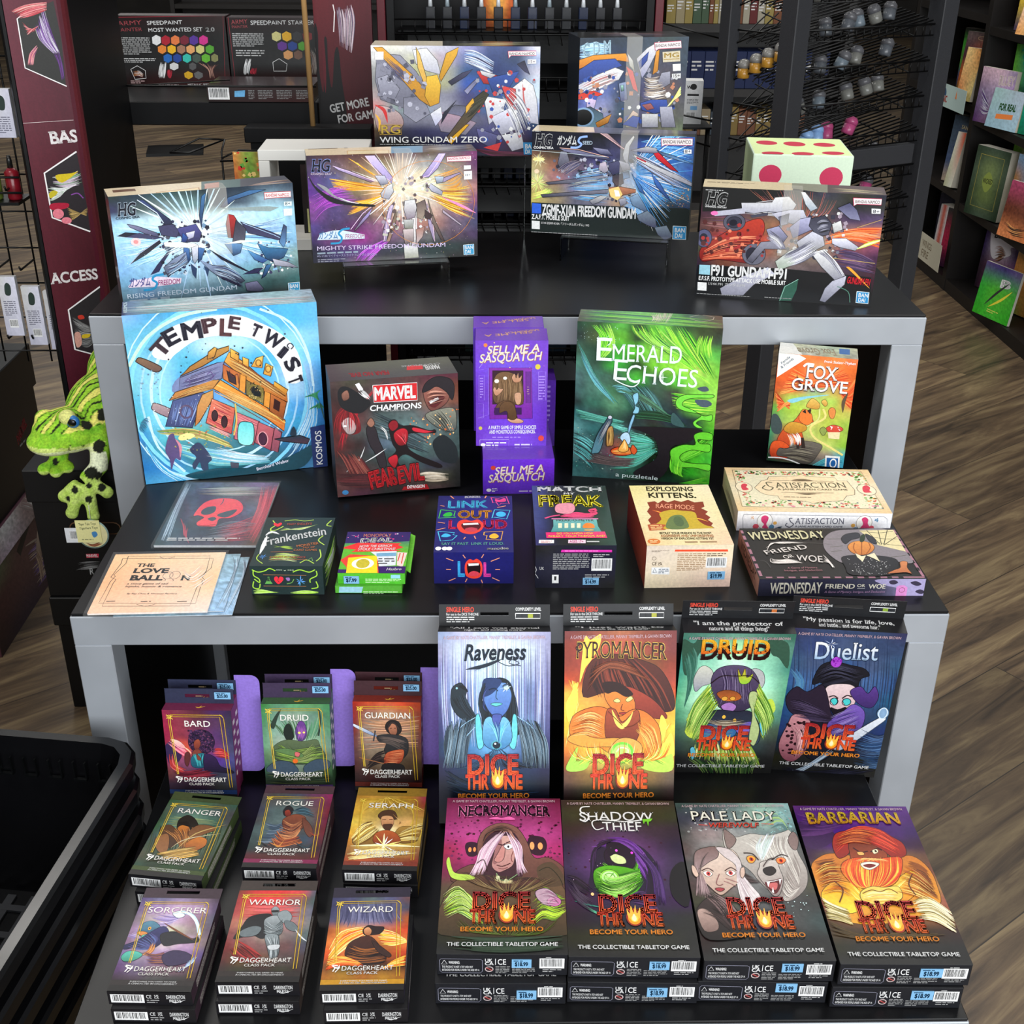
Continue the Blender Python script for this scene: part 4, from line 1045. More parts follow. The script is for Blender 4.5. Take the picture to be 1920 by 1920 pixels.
ART['mighty.F'] = '''
g 323,533,533,643,645,654,656,736;435,656,865,986,cba,aaa,987,636;537,558,986,ca8,fec,ddb,a98,756;639,557,875,eb7,ffd,eec,ba8,a77;849,547,756,c96,fec,dcb,a87,857;748,547,545,a87,dba,ca9,867,547;548,435,636,968,a77,a76,656,446;436,747,938,757,767,666,545,435;223,436,648,334,344,233,233,222;223,335,535,333,434,233,222,222 0.16
d fff+fe8+dac+faf 260 2.4 -7 -16 1156 774
h fc3+e92+fd6+c71 75 6.7 177,227 311,238 515,238 / 141,146 314,184 516,225
h fc3+e92+fd6 45 6.6 269,18 373,87 517,184 / 347,59 425,128 531,185
h fc3+e92+fd6 45 5.5 247,412 359,369 513,292 / 307,312 403,302 514,265
h fc3+e92+fe8+a51 60 3.8 816,303 954,391 1136,481 / 852,250 970,254 1110,231
h fb5+e92 30 3.4 792,166 917,143 1042,100 / 901,251 1026,256 1054,202
h b4c+83a+d6e 36 3.7 12,275 136,225 272,203 / 22,438 129,346 334,327
h b4c+83a+e8f 36 4.4 285,728 345,659 501,582 / 383,739 456,664 528,597
r fff+fed+fdb 60 8.2 625 242 27.3 354.3
P dcf>a9c 390,11 457,10 573,159 565,199 518,158 441,75
l fdf 4 393,13 479,130 558,186
P dcf>98b 892,9 940,11 883,109 819,167 764,166 814,107
l fdf 4 926,13 820,154 778,166
P cbe>867 173,71 278,104 449,182 422,188 211,101
l fdf 3.3 173,71 317,125 449,182
P a9b 888,183 1041,137 1041,147 922,204
P bae>655 297,504 356,430 428,357 398,418 296,518
l fdf 4.1 270,503 358,396 421,350
P cbd>98a 489,539 538,361 580,322 557,403 514,596 494,595
l fde 3.5 494,595 536,403 573,329
P 765>a87 514,596 577,404 599,391 574,501 535,597
P cbd>98a 788,316 813,413 852,547 844,610 811,496
l fde 3.4 795,330 840,484 851,610
P 987>433 809,310 854,456 922,613 894,598 840,484
P bab 912,389 1044,499 1037,505 911,410
w fff 9.7 934,321 1039,366 1144,422
w f9c 18 913,306 1039,366 1144,422
d eee+a9a+655+ccb 120 16.5 491 157 831 553
h fff+dcc+877 36 3.4 650,297 659,449 636,715 / 733,300 729,451 728,719
P eee>99a 487,264 516,225 565,199 576,254 540,307 492,292
P dde>889 832,208 914,265 907,292 838,263 818,235
P dde>778 451,142 519,144 544,199 489,210
P cde>778 861,162 923,164 915,204 874,210
s 1a1a1e 9,128 45,196 134,266 266,318 429,337 428,354 279,338 151,313 68,243 25,182
s 9a9aa0 59,183 109,231 173,280 266,318 174,267 124,212
w fff 6.7 200,281 267,311 334,327
P eee>878 650,318 719,313 731,369 715,437 659,449 641,379
P ccc>776 638,448 708,451 699,520 643,511
P dcc>766 629,517 706,513 703,604 640,616
P eee>998 632,622 730,641 735,719 636,722
P 655>a98 732,341 788,316 800,385 770,453 729,437
P 433 786,384 841,428 819,455 785,440
P a76>cbb 720,521 783,502 767,572 724,619
o e93 2.1 815 344 320.1 288.5
t w42_s40_i20 9ae 25,104 160,107 27,25 0 HG
t w21_s40_i20 112 28,102 157,105 29,27 0 HG
t w9 dcd 23,125 159,129 23,113 0 COSMIC ERA
p def 37,566 60,522 146,505 201,503 364,541 363,569 197,569
t w24_i25 69c 48,557 177,560 48,516 0 ガンダム
t w18_i20 b79 229,563 363,566 229,534 0 FREEDOM
c 39c 13.8 263,495 215,500 186,527 205,555 189,590 127,594
t w9 dce 32,639 925,649 32,611 0 MIGHTY STRIKE FREEDOM GUNDAM
m 9ab 31 647 400 673 1
t w6 aac 29,685 441,689 29,671 0 HG 1/144 マイティーストライクフリーダムガンダム
m 99a 31 698 223 725 2
p f6ecec 945,34 1113,30 1113,64 956,63 946,67
l c46 2.7 945,34 1113,30 1113,64 966,65 949,75 945,34
t w10 c46 956,55 1105,51 956,39 0 BANDAI NAMCO
p eee 1063,94 1111,94 1111,120 1062,121
p f6f6f6 1062,133 1118,131 1119,188 1062,189
t w6 445 1072,165 1107,164 1072,153 0 18+
p 3a9ccb 1053,644 1128,640 1129,712 1056,713
l e8f4f8 3.6 1053,644 1128,640 1129,712 1056,713 1053,644
t w24 f4f8fa 1063,675 1122,672 1062,651 0 BAN
t w24 f4f8fa 1064,705 1106,704 1064,681 0 DAI
'''
ART['mighty.T'] = '''
p ead8b8 -18,-614 653,-514 541,576 -56,484
p 69b 646,-515 880,-480 743,608 534,575
p 445 873,-481 1278,-421 1096,662 736,607
m 654 24 -60 392 51 1
p d9b070 279,106 565,114 554,255 274,237
p f2e2b8 285,125 559,131 550,244 279,224
h aaa+667+544 24 9.7 810,133 949,80 1173,39 / 799,221 929,223 1149,184
'''
ART['x10a.F'] = '''
g 111,111,111,111,223,123,247,359;111,111,112,223,446,35a,36b,359;754,543,334,336,446,368,47b,358;ba7,965,656,558,789,69c,58b,35a;bb8,a77,668,68b,9ac,6ad,48c,369;ba6,986,779,8ac,cba,6bd,48b,37a;cb6,986,667,778,b97,48b,345,346;332,334,336,446,568,36a,235,223;111,112,124,135,357,358,224,111;111,111,111,111,123,235,223,111 0.14
p 112 -15,-15 434,-18 440,120 -12,138
p 1a2422 4,509 782,507 1176,495 1195,740 -7,738
h 48d+6bf+37b+9df 75 7 716,212 879,317 1125,376 / 719,268 797,392 919,500
h 48d+6bf+37b+9df 60 5.2 778,44 930,10 1103,-10 / 867,123 1010,144 1167,186
h 7bf+48d+adf 60 4 669,412 781,478 895,581 / 674,512 769,536 810,621
d db8+a76+864+433 160 6.4 824 348 1147 489
e fe9 51 199 43.9 14.1 -2
r fe9+df8+ffb 40 5.1 46 363 4.4 94.5
r fe9+ffc 24 3.6 51 199 4.3 64.6
e fdb 38 284 17.6 15.6 -3
h ef8+fd8+cf6 30 3.6 3,444 70,426 128,395 / 4,487 85,462 173,421
r 9cf+fff+5ae+26b 70 6.4 705 269 85.1 538.7 -60 70
d bbc+667+334+9bd+223 70 17.2 152 180 564 332
h 9df+fff+6bf 36 3.6 247,461 380,469 600,487 / 301,287 445,252 587,211
P 889>445 209,136 253,134 277,203 264,260 213,262 190,221
h 446+668+a99+335 45 4 177,278 241,219 341,186 / 243,304 315,258 371,213
P 88a>335 202,115 339,124 571,170 564,184 369,164 238,135
l eba 4.3 202,112 339,118 556,163
P 99b>335 439,99 547,108 584,148 498,145
d ccd+556+223+8ad 60 18.5 557 177 759 479
h eef+8ad+556 30 3.9 725,115 907,190 1155,305 / 721,170 876,261 1097,378
P caa>435 463,-12 520,-18 675,103 654,111 565,45
l fcc 3.5 478,-10 580,52 668,103
P ddd>99a 655,138 673,69 726,5 734,18 702,81 698,150 694,206 664,173
P 557>335 558,205 629,181 666,207 661,257 591,288 560,247
P bbc>556 629,181 701,199 717,240 661,257
P dcd>889 494,208 536,192 560,254 532,277 488,250
P 346>69c 654,264 704,255 713,297 664,313
P 334>655 591,288 662,271 672,341 623,364 593,330
P eee>99a 733,135 872,199 1060,267 1163,318 1158,340 1005,283 844,214 756,169
P ccc>668 711,108 829,76 893,87 909,121 796,119
p b23 748,148 828,180 821,187 756,162
P d23>a12 874,122 909,114 976,173 1059,246 1001,228 897,156
P 346>7ad 894,101 1009,130 1167,186 1053,163 938,133
P 47c>248 868,262 922,315 1024,459 979,426 902,344
P 6ae>248 726,268 795,349 835,418 790,392
P 889>334 70,448 349,413 566,388 560,417 306,444 85,469
P 99a>445 105,360 288,330 519,291 541,304 405,346 128,373
h 9bd+446+bba 36 3.6 288,330 404,311 519,305 / 246,404 376,369 478,350
P c86>743 566,374 637,364 761,379 762,401 669,426 642,449 576,438
p fd8 566,388 637,364 669,419 635,464 583,438
p fff 606,390 639,392 652,434 619,436
P ccc>667 431,474 510,434 561,439 498,485 454,502
P bbc>667 642,456 692,440 701,482 659,506
P 9bd>457 721,438 777,407 831,483 864,546 805,520 745,494
P 89a>446 778,565 856,525 917,580 928,652 862,633 795,600
P 89a>335 913,645 999,626 1048,704 992,736 938,695
l eff 2.1 -9,135 549,160
t w42_s40_i20 ccc 20,105 151,104 19,22 0 HG
t w20_s34_i20 112 24,104 149,102 23,26 0 HG
t w24 fff 13,123 158,121 13,109 0 COSMIC ERA
t w36_i25 eee 183,88 323,84 181,38 0 ガンダム
c 9bf 14 400,24 351,33 337,61 359,81 331,103 281,105
t w18 bcd 367,81 438,79 366,57 0 SEED
p 36d 8,513 75,514 78,586 9,586
t w36 fff 84,593 772,586 83,521 0 ZGMF-X10A FREEDOM GUNDAM
t w26 fff 7,628 288,628 7,595 0 Z.A.F.T. MOBILE SUIT
p eee 8,641 68,642 69,703 9,702
t w12 ddd 80,661 434,662 80,646 0 1/144 ZGMF-X10A「フリーダムガンダム」HG
m aaa 7 719 853 729 1
m ccc 0 -3 87 7 1
p f4eaea 921,16 1140,10 1142,55 948,59 927,72
l c46 3.5 921,16 1140,10 1142,55 948,60 929,75 921,16
t w10 544 934,50 1131,45 934,27 0 BANDAI NAMCO
p eee 1084,85 1138,84 1140,113 1086,113
t w8 334 1093,108 1133,107 1092,88 0 8+
p 2a90cc 1046,627 1140,626 1144,720 1049,721
l e8f4f8 4.3 1046,627 1140,626 1144,720 1049,721 1046,627
t w24 f4f8fa 1060,671 1132,670 1060,640 0 BAN
t w24 f4f8fa 1063,710 1116,710 1063,680 0 DAI
'''
ART['x10a.T'] = '''
p e2cfa8 -91,-138 379,-203 446,211 -12,317
p 445 379,-203 1188,-216 1203,117 446,211
m 755 3 -31 372 -21 2
m 667 1018 -133 1160 -38 1
'''
ART['f91.F'] = '''
g 111,111,222,221,334,332,223;211,111,333,544,444,222,333;423,434,644,764,544,435,546;533,754,864,a65,755,866,b76;433,b33,b43,976,987,955,846;443,a33,943,876,876,745,424;323,743,766,766,655,434,423;112,122,234,345,223,322,312;111,122,222,122,111,211,111;111,111,111,111,111,111,111 0.14
p 111 1,1 550,-3 519,123 8,161
p 0c0e12 6,518 561,508 1134,532 1161,723 -1,726
h c65+e97+966+c8a 39 2.8 291,-2 425,94 595,200 / 880,-31 812,131 686,206
h 7a4a5a+a06a6a+5a3a5a 36 8.6 11,196 229,185 393,222 / 10,338 248,395 402,315
S c03a28>7a1a1a 16,409 125,319 267,229 389,188 420,268 361,365 250,419 350,485 138,473 34,492
h e06a4a+a02a20+f0906a+5a1014 60 10.3 40,419 196,327 401,304 / 33,480 207,457 370,460
E 556 221 220 71.1 55.9 -3
E 334 221 220 48.2 37.3 -3
e 112 215 223 25.3 21 -3
E 557 33 336 51.3 59.2 -3
e 223 31 336 28 33.2 -3
E 667 367 424 76.1 71.4 -3
e 223 355 425 41.6 47.6 -3
h f84+e63+fa7+c42 60 11.3 860,243 991,224 1155,204 / 793,340 978,294 1175,341
h 546+757+435 30 8.5 874,359 1023,374 1166,435 / 830,456 1003,481 1153,507
d ddd+778+334+a9a 90 19.4 519 123 939 425
d a33+522+e86 60 18.7 24 219 439 455
h ddd+889+433 45 4.3 267,102 423,71 579,52 / 272,159 432,162 593,177
P eee>aab 255,91 447,81 466,46 554,36 605,85 578,143 430,139 341,156 266,148
p bbc 77,158 280,124 284,159 91,186
p 445 319,168 431,145 432,162 332,185
e f7b 87 167 23 13.9 -3
P eee>9ab 624,4 651,3 741,100 699,125 661,82
P dde>889 454,150 564,121 653,116 682,172 597,211 504,193
P 445>99a 501,170 566,144 563,213 519,227
P bbd>557 577,236 638,175 703,160 724,239 607,304
P 334>556 705,171 791,143 843,198 829,268 763,283 699,217
h 99a+222 8 7.7 742,203 773,179 818,176 / 760,260 793,247 836,233
P eee>aaa 843,198 895,172 914,229 861,255
P eef>99a 854,290 943,285 1029,338 1010,363 906,345 859,325
P dde>888 632,326 725,251 797,282 815,339 731,391 661,383
P eee>9a9 510,463 593,387 680,347 711,415 627,480 539,521
P eee>889 731,391 818,362 885,441 964,531 912,570 810,481
h fff+889+bbc+556 60 5.1 552,425 637,373 742,296 / 605,493 692,452 776,388
h fff+889+bbc+445 45 5 776,388 849,431 929,521 / 807,363 896,440 977,542
P ccd>778 890,571 976,530 972,590 862,718 826,709 850,622
P aac>556 431,255 508,228 572,294 543,343 459,312
P 99a>445 324,462 405,339 540,319 569,377 432,384 361,484
h ddd+667+aab 36 5 453,254 515,297 568,365 / 437,313 497,345 535,378
P ccd>889 167,666 289,585 467,502 518,547 387,628 324,705 183,714
w df6 22.8 1019,350 1092,311 1177,277
w ffc 9.1 1019,348 1092,311 1177,281
p 2a5a4a 561,726 585,627 672,573 668,646 642,721
l 9cb 3.6 567,726 591,627 672,573
c 587 4.7 928,605 1001,636 1022,708
w fa3 16.2 968,471 1005,492 1133,604
l ca6 3.5 870,418 1144,437
l ca6 3.4 1001,212 1148,153
P 446>88a 863,94 936,56 986,99 1017,166 949,158
t w42_s40_i20 ccc 25,112 165,114 26,31 0 HG
t w20_s34_i20 111 28,111 163,112 29,35 0 HG
t w24 eee 24,129 164,132 24,119 0 UNIVERSAL CENTURY
p 9cd 18,514 89,513 91,579 19,578
t w36 fff 98,579 593,576 97,513 0 F91 GUNDAM-F91
t w26 fff 20,617 593,617 20,590 0 E.F.S.F. PROTOTYPE ATTACK USE MOBILE SUIT
t w6 ccc 88,647 330,646 88,630 0 1/144 F91 ガンダムF91
p eee 15,633 75,633 78,689 18,688
m 999 15 706 442 716 1
m 999 465 703 699 713 1
m ccc 19 13 202 23 1
t w30_s30 d23 984,577 1131,587 987,535 0 GUNDAM F91
p f4eaea 953,24 1129,22 1130,60 980,61 962,73
l c46 3.9 953,24 1129,22 1130,60 980,61 963,75 953,24
t w10 544 969,55 1120,53 968,36 0 BANDAI NAMCO
p eee 1074,85 1131,85 1134,116 1079,117
t w8 334 1085,112 1126,112 1085,92 0 8+
p 2a90cc 1057,630 1135,632 1138,707 1060,705
l e8f4f8 4.7 1057,630 1135,632 1138,707 1060,705 1057,630
t w24 f4f8fa 1070,666 1132,666 1070,641 0 BAN
t w24 f4f8fa 1072,697 1117,699 1073,672 0 DAI
'''
ART['f91.T'] = '''
p e8d6b0 -31,-31 577,-57 573,218 -10,353
p 998 571,-56 805,2 794,273 568,166
p 655 800,-25 1180,-30 1150,345 789,274
m 654 21 71 346 108 2
h cb9+887 15 7.7 812,110 946,106 1144,140 / 808,218 942,187 1138,220
'''
ART['wing.F'] = '''
g eee,eed,dde,ccd,99c,458,347,eef;ddd,bbb,cca,bab,67a,347,346,abd;999,aaa,bb8,aa9,358,236,347,ccd;888,889,998,aa8,35a,259,358,cde;a99,889,889,889,447,358,469,cde;c88,899,89a,99a,446,469,458,9ad;ba9,778,778,889,667,557,447,357;432,334,335,446,446,447,435,236;222,222,223,224,224,325,313,113;222,222,222,223,223,223,213,213 0.06
P 99a>667 44,55 212,66 326,176 428,325 399,401 265,453 56,378 22,241
P aab>778 36,228 116,202 204,302 162,378 57,353
P 778>99a 228,364 321,351 399,414 424,477 316,542 224,479
P eee>bbc 305,29 409,16 485,101 509,199 405,175 328,127
P 556>88a 504,477 611,412 717,424 690,501 556,553
P b9a>778 451,452 637,489 769,539 688,630 501,605
P e9a93a>b8801e 19,12 84,12 299,201 453,375 425,426 347,376 169,177
P f0c868>d8a040 331,10 356,53 404,225 453,375 414,350 340,151
P e8b030>c08820 551,51 643,8 629,63 508,249 496,212
P f2c440>c89020 404,213 483,200 508,274 492,400 425,426 387,351
S c8b0b0>8a6a6a 20,429 107,429 198,479 222,556 153,608 46,609 9,532
w c33 26 14,417 79,454 102,544
w e9b040 18.3 11,481 43,532 33,609
h 446+557 15 4.7 42,92 168,202 258,276 / 96,55 209,152 297,263
P eee>bbd 424,477 505,426 517,502 462,567
p 223 517,477 625,374 502,554
h cde+8ad+eef+335 75 5.5 682,26 773,37 903,110 / 681,112 772,148 890,197
P 446>223 561,249 667,186 746,160 693,210 587,274
P 446>99b 679,311 745,247 811,197 771,260 705,336
P 223>446 1072,121 1124,96 1165,194 1125,170
P eee>bbc 995,321 1126,220 1192,269 1220,370 1237,548 1170,536
p e77 1100,257 1141,370 1169,472 1141,370
w c66 12.8 1113,257 1128,396 1170,523
P d33>822 772,173 955,208 929,271 824,259
P 35a>236 850,222 1086,170 995,321 903,347
P eee>99a 798,166 916,196 876,222 811,197
P d44>922 955,271 1061,295 1076,447 1009,409
P eee>bbc 823,347 995,371 956,473 863,551
P eef>99a 876,499 1035,422 1090,575 957,628
P 669>335 769,577 930,628 903,733 795,681
P eee>aab 957,628 1104,601 1132,718 1038,745
p c33 822,720 957,680 930,746
d eee+99a+35a+c44 70 19.5 772 173 1199 678
d 889+556+bbc 40 25.7 42 80 397 478
h eee+aab+556 36 4.8 995,271 1114,370 1196,523 / 956,372 1036,524 1091,679
P 332>654 677,475 744,373 824,310 863,334 810,423 716,526 553,683 527,670
P e0a830 691,424 744,361 757,398 690,475
P e0a830 554,670 689,552 716,552 580,696
h 221+443 15 8.1 717,424 784,373 837,347 / 663,527 743,475 810,411
h 624+412 21 13.2 687,721 890,746 1213,757 / 795,747 930,785 1214,789
t w24 221 52,624 199,623 51,562 0 RG
t w16 c9a94a 53,622 198,621 53,565 0 RG
l b99440 5.2 48,560 211,559 203,628 42,630 48,560
t w10 eee 40,690 849,681 39,648 0 WING GUNDAM ZERO
m bbb 39 697 849 707 1
p f6f0f0 1004,33 1209,29 1210,61 1026,62 1009,80
l c46 3.8 1004,33 1209,29 1210,61 1026,62 1010,82 1004,33
t w10 433 1015,59 1199,56 1014,42 0 BANDAI NAMCO
p eee 1148,88 1210,87 1211,117 1148,118
t w6 656 1156,113 1203,113 1156,94 0 15+
p eee 31,43 94,42 91,99 29,99
p 2a90cc 1121,679 1250,678 1247,767 1127,768
t w24 f4f8fa 1137,723 1186,723 1137,692 0 BA
t w24 f4f8fa 1138,762 1178,762 1138,731 0 DA
'''
ART['wing.T'] = '''
p dcd2be -26,6 523,14 530,400 19,437
p 333 507,-34 1261,-90 1252,349 530,400
h cc9+777 15 12.3 581,106 886,84 1192,37 / 589,282 889,260 1190,180
'''
ART['mgwing.F'] = '''
g 234,123,234,345,344,345;335,346,235,456,445,345;45a,67b,346,446,655,445;56a,99b,456,557,665,555;667,888,346,666,776,786;556,467,456,566,788,aa7;345,357,457,457,568,887;234,347,446,447,446,556;223,224,336,447,334,334 0.14
h adf+cef+8bd 45 6.4 -3,58 105,35 214,48 / -14,145 109,147 246,149
t w48_i10 bde 27,133 245,111 18,46 0.02 C D M
P f0a030>c87018 -13,158 108,122 354,112 392,176 302,162 138,172 -11,221
P 3a58b0>24387a -11,233 110,159 274,149 331,200 223,237 87,285 -8,322
P eee>bbc -7,335 141,261 277,212 347,238 309,302 199,325 91,388 -7,360
h c66+999+fff 24 6.6 7,348 142,286 306,238 / 23,412 159,363 282,314
P d83a2a -5,399 118,375 189,402 93,439 -4,438
P ece>aac 65,439 147,414 124,518 68,504
d eee+99a+35a+445+c86 110 22.9 3 233 780 636
P 345>79a -1,515 95,491 195,545 213,651 3,646
e 111 42 568 69.7 57.6 1
o 8ac 13.5 42 568 78.1 65.4
P e0a050>a86828 141,610 265,547 240,612 157,649
P eee>99b 439,151 518,77 612,27 590,115 528,241 489,292
P 3a58b0>24387a 455,176 533,102 523,165 471,227
P f0a030>b87820 589,102 616,90 612,242 571,267
P d33 359,201 417,239 467,394 424,368
P eee>998 368,112 412,163 430,240 387,201
P aab>667 641,255 710,244 716,334 648,371 617,319
h fff+dcb+987+556 54 6.6 502,266 559,293 628,281 / 512,447 597,448 708,424
P 3a58b0>223a80 486,472 569,448 696,450 716,529 604,553 503,525
P a66>844 501,486 570,474 601,514 545,526
P ddd>99a 504,551 632,554 639,655 510,652
P bbc>778 643,502 742,503 782,658 667,655
P ecb>998 380,601 432,524 476,551 453,651 383,649
P 3a58b0 353,627 434,563 492,577 468,656
P 9ac>557 310,327 365,315 386,445 330,457
P adc>355 325,340 347,338 352,379 332,385
h ff8+dfa+fff 36 10.2 700,503 753,451 807,413 / 727,490 765,425 802,348
p d8cdb0 639,106 776,98 782,174 647,179
t w18 a82 654,147 770,143 653,115 0 MG
l a82 5.3 651,160 774,155
p f4eaea 571,40 778,29 785,77 608,84 581,95
l c46 3.9 571,40 778,29 785,77 608,84 582,97 571,40
t w10 544 580,72 774,64 579,51 0 BANDAI NAMCO
p eee 723,193 787,191 791,242 730,244
p ddd 722,263 793,260 795,296 728,298
t w6 433 736,290 786,288 735,267 0 15+
'''
ART['mgwing.T'] = '''
p 222 168,-424 1020,-343 601,1012 -140,933
h a88+667 15 15.6 142,123 432,86 757,184 / 97,311 365,338 701,371
'''
ART['temple.F'] = '''
g 8bf,5ad,4ad,4ae,4ad,4ae,5be,6be;6bd,6bd,8ce,ade,9de,6be,5be,6be;7ce,6bd,7ce,cef,bef,7ce,9df,8ce;7ce,9df,5bd,5bf,5bf,5be,8df,6be;7cd,9df,4ae,5be,5bf,5bf,bdf,5ae;5bd,8df,6be,6ae,6be,6be,adf,49d;4bc,8df,7be,8cc,7bb,7cd,5ae,38c;38c,6cd,6bb,5aa,5ab,6be,4ad,37b;37a,4ab,489,489,378,38b,37a,269;27b,38c,389,278,267,367,369,48b;49c,5ad,4ac,267,256,367,48b,6ad 0.04
o cef 18.4 515 535 411.2 448.8
o adf 12.3 513 551 470.4 513.9
o bef 9.2 515 535 359.8 384.6
o 8df 23 513 551 529.3 578.3
o cef 7.7 515 535 572.9 633.5
c cfd 19.1 0,314 128,141 332,29 548,0
c cef 14.8 798,19 973,117 1063,313 1085,540
c aef 10.8 31,843 129,1005 328,1096 402,1113
c cef 15.2 71,644 104,851 245,1035
h 6be+cef+3ad 36 9.5 22,801 87,983 207,1107 / 79,932 184,1045 371,1118
h cef+7be+4ae 39 7.7 1023,453 1036,700 911,923 / 1093,541 1091,790 982,1016
s fff 142,249 237,112 399,57 615,39 756,85 909,182 1003,307 1020,485 928,501 880,360 780,226 660,177 530,166 399,186 276,261 229,295
S 8a6a50>6a5048 47,279 77,266 182,330 171,360 136,357 52,295
S b8a0a0>8a7080 102,575 125,561 219,618 199,665 105,607
s 7a8ab8 288,402 557,332 532,440 247,509
P 8a90b8>6a74a0 287,410 513,336 557,332 532,440 270,495
P 5a5a7a 353,408 435,384 421,446 331,469
p 334 375,406 393,400 379,462 361,464
p 334 409,393 424,391 412,453 395,455
P 4a5a90>3a4470 227,555 406,516 455,545 382,602 323,743 164,718
h 6a84c0+2a3a6a+8aa0d0 39 3.8 240,564 217,642 194,713 / 402,556 363,641 316,734
o 5a4a6a 12.3 298 634 36.4 40.3
P c8944a>a06a34 288,402 352,345 522,251 596,234 593,264 424,351
P d89a50>b8743a 205,553 248,501 473,443 516,447 474,499 228,547
P d8a058>c07a40 405,532 473,507 467,562 371,707 338,736 368,601
P f0a848>e07a38 474,499 523,447 640,539 780,650 893,752 880,826 774,724 598,591
c f8d070 9.1 498,477 637,571 778,674 892,769
c 7a3a20 4.6 480,515 596,611 772,748 872,834
P f2b050>c06a30 557,332 592,272 680,351 795,481 916,557 918,631 788,561 650,435
P b85a38>e09040 548,347 651,419 634,522 539,441
P 3a2a34 566,388 613,432 615,488 574,460
P 7a6a3a>9a8a50 677,462 776,527 774,633 668,557
s 1a2024 710,505 746,524 757,574 719,570 700,536
P e89a40 644,419 679,438 662,549 627,521
P e89a40 782,544 818,564 802,660 766,640
P c8743a>8a4a2a 818,564 911,630 878,751 800,677
p 3a2020 837,598 873,626 860,691 824,663
P f8c858>d8903a 602,250 650,285 644,340 596,304
P f8c858>d8903a 669,310 704,329 698,392 665,357
P f8d068>d89038 749,325 794,313 780,391 715,377
o a06a28 7.6 761 358 16.2 20.5
P f8d068>d89038 805,362 847,389 827,451 784,431
o a06a28 7.7 816 402 16.4 20.7
P f0b848>c87a30 847,485 925,549 906,589 836,525
P e8b050>b87a38 470,262 509,234 523,243 503,296 458,307
P e88060>c04a50 460,562 593,640 554,809 407,719
h f8a080+a03040+d86060 39 3.8 466,578 521,616 584,655 / 415,711 477,759 548,800
E 3a2028 465 676 17.7 35.8 6
E 3a2028 519 722 17.8 39.3 6
P d87a80>b85a70 598,665 734,744 682,898 566,843
h f8b0a8+a84a60+e08a88 36 3.9 605,673 661,712 726,752 / 574,836 617,865 675,897
S 6adbe0>9af0e8 605,748 652,736 694,765 675,889 593,871
P c86a70>a04a60 726,744 828,804 793,952 691,882
E 4a2a40 743 862 27.4 43.5 6
o e8a0a8 6.4 743 862 30.5 48.5
P b06070>8a4a5a 821,795 864,833 830,965 786,943
c e8c060 9.3 596,607 593,722 568,818
h c8c060+7a9a40+e8d890+9a6a50 60 5.7 103,736 322,751 534,865 / 129,764 359,813 559,910
h a8d8c8+6ac0c8+5ab0d8 60 10.6 209,830 453,915 751,990 / 202,895 444,1007 786,1029
s fe9 236,791 290,772 332,793 300,815 240,817
s 5a4a7a 179,777 206,768 212,805 237,841 229,949 197,937 166,1009 163,941 144,881 158,824
w d88a9a 17 212,805 236,858 227,932
s 2a3a5a 292,880 341,844 375,873 418,961 392,992 387,1043 351,1030 341,978 306,1025 295,990 323,942 297,906
s 4a4a5a 540,958 570,953 581,1005 568,1055 538,1052 527,1008
s 2a3a4a 927,814 943,799 956,834 951,859 916,855
P 2a3a4a>5a3a4a 815,870 977,862 1037,894 1019,926 867,892
s 1a4a5a 242,1060 441,1032 707,1054 905,999 1050,938 1027,1039 897,1102 433,1108
h 3a8a5a+2a6a48+4aa878 27 7.9 1117,642 1073,605 1019,608 / 1116,650 1105,591 1137,561
h 3a8a5a+2a6a48 15 6.9 1116,650 1084,672 1044,693 / 1116,650 1130,676 1144,694
w 3a5a5a 9.6 1116,650 1128,709 1139,778
h 3a7a9a+2a6a8a 18 5.6 23,679 56,650 83,669 / 22,687 11,719 27,761
h f8d080+a85a28+e8a050 45 2.4 479,523 633,619 883,785 / 498,477 652,572 893,752
h 7a3a1c+f8c870 36 2.3 245,525 351,487 470,466 / 228,547 348,519 481,499
h 8a4a28+f8d888 30 1.9 589,303 693,375 908,572 / 570,349 687,431 904,613
h 504a7a+a8a8d0 30 2.3 301,419 406,389 540,354 / 279,480 398,460 526,424
c 6a5a90 6 313,436 337,422 340,454 317,468
c 6a5a90 6 448,401 471,387 482,420 459,434 498,405
c 6a3030 3.8 581,389 599,430 629,417 631,481
o 8a7a3a 7.8 726 543 44.7 45.1
d 4a3a2a+c8b070 40 6.2 683 478 768 616
h e8a0a0+8a2a3a+f0c0b0 36 2.4 413,728 483,768 547,808 / 418,753 481,793 544,833
d 6a8a3a+a8b050+c87858 60 7 163 726 569 894
h c8e8f8+7ac8e0+fff 36 3.4 457,882 602,940 790,986 / 375,948 558,1003 748,1024
d 5a7a9a+8ab 24 6.7 28 316 175 502
d dff+fff 40 3.8 58 523 473 726
p 24366f 1044,814 1137,803 1138,1099 1046,1110
t w14 fff 1107,1078 1111,842 1069,1077 0 KOSMOS
t w36 4a3a44 188,280 269,202 128,218 0 T
t w36 2c2c3c 243,208 322,172 205,124 0 E
t w36 2c2c3c 333,173 452,164 325,75 0 M
t w36 5a4048 454,141 545,133 447,58 0 P
t w36 6a4448 546,160 617,170 559,61 0 L
t w36 5a4048 600,118 667,135 618,48 0 E
t w36 3a3444 723,167 772,194 758,103 0 T
t w36 2c2c3c 788,211 886,282 838,143 0 W
t w36 2c2c3c 876,312 904,339 923,262 0 I
t w36 2c2c3c 909,363 948,438 983,325 0 S
t w36 2c2c3c 930,477 942,519 1010,454 0 T
c 2c2c3c 6.1 953,279 944,259 963,245 980,266 964,284
d 234 24 6.7 154 -7 1013 388
t w24 eef 688,1074 896,1034 684,1054 0 Bernhard Weber
'''
